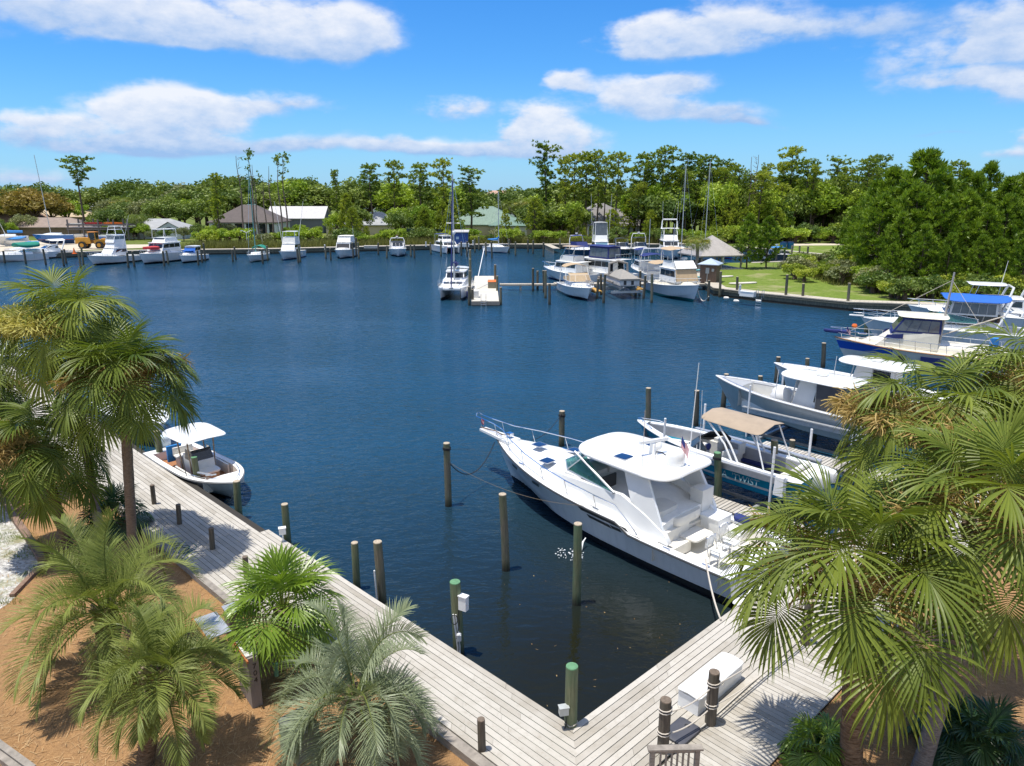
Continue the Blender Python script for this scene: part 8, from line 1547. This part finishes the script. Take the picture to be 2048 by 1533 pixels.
for px, Y, tp_, i in [(20, 232, 385, 3), (60, 228, 380, 3), (95, 232, 388, 3), (118, 262, 378, 0), (30, 265, 372, 4), (75, 262, 370, 0), (0, 240, 380, 0), (-40, 230, 378, 4), (130, 240, 400, 1), (185, 262, 378, 4), (215, 266, 375, 0), (255, 262, 361, 4), (280, 250, 380, 0), (320, 258, 368, 0), (350, 260, 372, 4), (385, 256, 370, 2), (405, 250, 366, 0), (440, 250, 360, 4), (470, 256, 355, 4), (300, 232, 398, 2), (330, 226, 395, 0), (365, 228, 400, 1), (395, 226, 402, 0), (250, 232, 405, 4), (270, 218, 440, 0), (220, 240, 400, 2), (455, 238, 375, 0), (500, 250, 365, 4), (540, 246, 372, 0), (575, 250, 362, 1), (605, 256, 358, 4), (640, 250, 375, 0), (690, 255, 372, 4), (710, 248, 362, 0), (735, 250, 366, 4), (770, 252, 366, 0), (800, 240, 366, 1), (830, 246, 370, 0), (865, 240, 372, 4), (905, 238, 376, 1), (935, 244, 372, 0), (965, 236, 392, 0), (1000, 240, 388, 4), (1030, 246, 378, 0), (1055, 238, 382, 4), (1075, 232, 392, 1), (1110, 262, 368, 0), (1150, 264, 372, 4), (1200, 262, 366, 0), (1250, 252, 376, 4), (1275, 240, 372, 1), (1300, 226, 395, 0)]: oak(i, px, Y, tp_, rt.uniform(1.1, 1.5))
for px, Y, tp_, i in [(265, 196, 452, 1), (240, 194, 455, 0), (285, 196, 448, 1), (215, 196, 452, 1), (300, 190, 462, 2), (330, 190, 458, 0), (20, 206, 446, 1), (-5, 205, 440, 0), (45, 212, 430, 2), (200, 206, 425, 0), (222, 204, 420, 4), (245, 206, 432, 0), (275, 204, 430, 4), (365, 191, 455, 2), (395, 190, 448, 0), (420, 186, 452, 1), (450, 190, 448, 2), (575, 190, 455, 1), (600, 196, 450, 1)]: oak(i, px, Y, tp_, rt.uniform(1.0, 1.3))
UND = {0: 'dark green tree filling the dense wood behind the lawn', 1: 'sunny green tree filling the dense wood behind the lawn'}
for k in range(58): i = rt.choice([0, 1, 1]); grow(OK[i], 1262 + k * 9 + rt.uniform(-5, 5), rt.uniform(194, 224), rt.uniform(362, 425), UND[i], 'understory trees of the dense wood', wide=rt.uniform(.9, 1.25), name='understory_tree')
UN2 = {0: 'dark green tree between the houses and the far bank', 1: 'sunny green tree between the houses and the far bank'}
for k in range(30): i = rt.choice([0, 1, 1]); px = rt.choice([rt.uniform(585, 940), rt.uniform(1060, 1180), rt.uniform(640, 930)]); grow(OK[i], px, rt.uniform(196, 212), CLEAR(px, rt.uniform(405, 445)), UN2[i], 'trees between houses and far bank', wide=rt.uniform(.9, 1.2), name='understory_tree')
# cabbage palms
for p_, px, Y, tp_, lab in [(CP[1], 1396, 116.5, 468, 'cabbage palm with pale flower sprays in front of gazebo'), (CP[1], 1432, 131, 470, 'cabbage palm thick with cream flower sprays behind the gazebo roof'), (CP[0], 203, 205, 420, 'cabbage palm at the left of the low vine-covered trees'), (CP[1], 240, 240, 392, 'pale cabbage palm among the oaks above the grey gabled house'), (CP[0], 272, 198, 432, 'cabbage palm left of the grey gabled house'), (CP[1], 1055, 226, 394, 'tan-fronded cabbage palm right of the green-roofed house'), (CP[0], 1020, 232, 405, 'cabbage palm above the green garage roof'), (CP[1], 1075, 214, 415, 'tan cabbage palm by the green garage'), (CP[0], 1165, 212, 430, 'cabbage palm left of the big grey house'), (CP[0], 660, 208, 452, 'small cabbage palm behind the far bank shrubs')]:
    grow(p_, px, Y, tp_, lab, 'cabbage palms across the water', cat='palm', name='cabbage_palm', wide=1.7)
# shrubs
SHL = {0: 'bright green shrub in the thicket along the far bank', 1: 'yellow-green wax myrtle shrub in the far bank thicket', 2: 'greyish shrub in the far bank thicket', 3: 'dark green shrub in the far bank thicket'}
for k in range(92):
    px = 400 + k * 12.6 + rt.uniform(-8, 8); i = rt.choice([0, 0, 1, 1, 2, 3]); Y = rt.uniform(177, 186) + max(0, min(5, (px - 700) * .02)); grow(SH[i], px, Y, rt.uniform(452, 480), SHL[i], 'shrubs along the far bank', cat='shrub', wide=rt.uniform(1.0, 1.5), name='shrub')
LSH = {0: 'bright green shrub in the rough thicket on the lawn', 1: 'yellow-green shrub in the rough thicket on the lawn', 2: 'greyish green shrub in the rough thicket on the lawn', 3: 'dark shrub in the rough thicket on the lawn'}
for k in range(54):
    px = 1545 + rt.random() ** .9 * 250; Y = rt.uniform(100, 124) if px < 1700 else rt.uniform(92, 116); i = rt.choice([0, 1, 1, 2, 2, 3]); q = at(px, 500, 1); x = (px - 1024) / FPX * Y * 1.02; b_ = SH[i]; sc = rt.uniform(.6, 1.05); r = copy_thing(b_, (x, Y, 1.0), rt.uniform(0, 6), (sc * 1.2, sc * 1.2, sc), LSH[i], 'shrubs of the lawn thicket'); r['category'] = 'shrub'; r.name = 'shrub'
for k in range(26):
    px = 1770 + k * 13; Y = rt.uniform(84.5, 92); i = rt.choice([0, 1, 3]); x = (px - 1024) / FPX * Y * 1.02; sc = rt.uniform(.3, 1.15); r = copy_thing(SH[i], (x, Y, 1.0), rt.uniform(0, 6), (sc * 1.2, sc * 1.2, sc), {0: 'bright green shrub at the foot of the lush pines', 1: 'yellow-green shrub at the foot of the lush pines', 3: 'dark shrub at the foot of the lush pines'}[i], 'shrubs under the lush pines'); r['category'] = 'shrub'; r.name = 'shrub'
CSH = {0: 'bright green shrub at wood edge behind the canal lawn', 1: 'yellow-green shrub at wood edge behind the canal lawn', 3: 'dark shrub at wood edge behind the canal lawn'}
for k in range(40):
    px = 1450 + k * 9.5; i = rt.choice([0, 0, 1, 3]); Y = rt.uniform(183, 192); grow(SH[i], px, Y, rt.uniform(440, 476), CSH[i], 'shrubs at the canal wood edge', cat='shrub', wide=rt.uniform(1.1, 1.5), name='shrub')
for lst in (TP, BP, YP, OK, SH, SN, CP):
    for q in lst:
        for c in list(q.children): bpy.data.objects.remove(c)
        bpy.data.objects.remove(q)
# reeds along the bank, and the far-off wood behind everything
rg_ = NP(9)
def blades(x, y, z, h, w):
    n = len(x); a = rg_.uniform(0, 6.28, n); dx, dy = np.cos(a) * w, np.sin(a) * w; lx, ly = rg_.normal(0, .25, n) * h, rg_.normal(0, .25, n) * h; b0 = np.stack([x - dx, y - dy, z], 1); b1 = np.stack([x + dx, y + dy, z], 1); t1 = np.stack([x + lx + dx * .2, y + ly, z + h], 1); t0 = np.stack([x + lx - dx * .2, y + ly, z + h], 1); return np.stack([b0, b1, t1, t0], 1)
sh = [(-74, 163.5), (-53, 167), (-32, 174.2), (-3, 182.2), (44, 181.5)]
xs, ys = [], []
for (x0, y0), (x1, y1) in zip(sh, sh[1:]): m = int(abs(x1 - x0) * 130); f = rg_.random(m); xs.append(x0 + (x1 - x0) * f); ys.append(y0 + (y1 - y0) * f + rg_.random(m) ** 1.5 * 11 - .2)
xs, ys = np.concatenate(xs), np.concatenate(ys); V = blades(xs, ys, np.full(len(xs), 1.0), rg_.uniform(.6, 1.9, len(xs)), .07)
tag(quads('reeds', V, rg_.random(len(V)), REED), 'tan and green reeds lining the far bank', 'reeds', kind='stuff')
xs = rg_.uniform(31, 66, 9000); ys = 99 + rg_.random(9000) * 26; k_ = (xs - 512 / FPX * ys * 1.02 > -14) & (xs > 44 - (ys - 99) * -.02); xs, ys = xs[k_], ys[k_]
V = blades(xs, ys, np.full(len(xs), 1.0), rg_.uniform(.3, 1.1, len(xs)), .05); tag(quads('rough_grass_blades', V, rg_.random(len(V)), REED), 'rough tan grass between the lawn shrubs', 'grass', kind='stuff')
n = 9000; xs = rg_.uniform(-560, 640, n); ys = rg_.uniform(300, 900, n); cl = rg_.integers(0, 420, n); cx, cy, ch = rg_.uniform(-700, 800, 420), rg_.uniform(290, 1000, 420), rg_.uniform(8, 13, 420)
m_ = 90000; cl = rg_.integers(0, 420, m_); off = rg_.normal(0, 1, (m_, 3)); off /= np.linalg.norm(off, axis=1)[:, None]; off *= (rg_.random((m_, 1)) ** .3) * np.array([1.9, 1.6, .62]) * (ch[cl] * .62)[:, None]; P_ = np.stack([cx[cl], cy[cl], ch[cl] * .55], 1) + off; P_[:, 2] = np.clip(P_[:, 2], .5, 17)
tt = np.clip(rg_.uniform(0, .9, 420)[cl] + rg_.normal(0, .1, m_), 0, .96); tag(quads('far_wood', leafquads(rg_, P_, 1.1), tt, OAKL), 'distant belt of dark oaks and pines on the horizon', 'woodland', kind='stuff')
# weeds on the shell lot
n = 5000; f = rg_.random(n); P0_ = np.array([[*at(px, py, Z0)][:2] for px, py in zip(rg_.uniform(-40, 95, n), rg_.uniform(985, 1210, n))]); from_n = np.sin(P0_[:, 0] * 2.1 + 1) * np.sin(P0_[:, 1] * 2.7) > .25; P0_ = P0_[from_n]; V = blades(P0_[:, 0], P0_[:, 1], np.full(len(P0_), Z0), rg_.uniform(.04, .14, len(P0_)), .008); tag(quads('weeds', V, rg_.random(len(V)), SABALB), 'small green weeds growing through the shell gravel', 'weeds', kind='stuff')
n = 9000; P0_ = np.array([[*at(px, py, Z0)][:2] for px, py in zip(rg_.uniform(-60, 2100, n), rg_.uniform(960, 1560, n))]); dxy = P0_ - np.array([CRN.x, CRN.y]); s_ = dxy @ np.array([SU.x, SU.y]); t_ = dxy @ np.array([SV.x, SV.y]); P0_ = P0_[((t_ < -3.7 - s_ * .02) & (s_ > -1)) | (s_ < -4.2)]; m_ = len(P0_); a = rg_.uniform(0, 6.28, m_); L_ = rg_.uniform(.05, .17, m_); d_ = np.stack([np.cos(a), np.sin(a), rg_.normal(0, .15, m_)], 1) * L_[:, None]; w_ = np.stack([-np.sin(a), np.cos(a), np.zeros(m_)], 1) * .006; c_ = np.column_stack([P0_, np.full(m_, Z0 + .02)]); V = np.stack([c_ - d_ - w_, c_ + d_ - w_, c_ + d_ + w_, c_ - d_ + w_], 1)
tag(quads('straw_litter', V, rg_.random(m_), leafmat('loose_straw', (.20, .10, .04), (.55, .38, .20), .8, .1, .2)), 'loose brown pine needles scattered over the bed', 'litter', kind='stuff')
c_ = np.array([[*at(px, py, .012)] for px, py in zip(rg_.uniform(1000, 1380, 40), rg_.uniform(1150, 1420, 40))]); V = leafquads(rg_, c_, .045, .5, .1); V[:, :, 2] = .012; tag(quads('floating_leaves', V, rg_.random(40), leafmat('dead_leaf', (.25, .10, .02), (.45, .32, .15), .7, .1, .2)), 'dead leaves floating in the sheltered corner of the slip', 'leaves', kind='stuff')
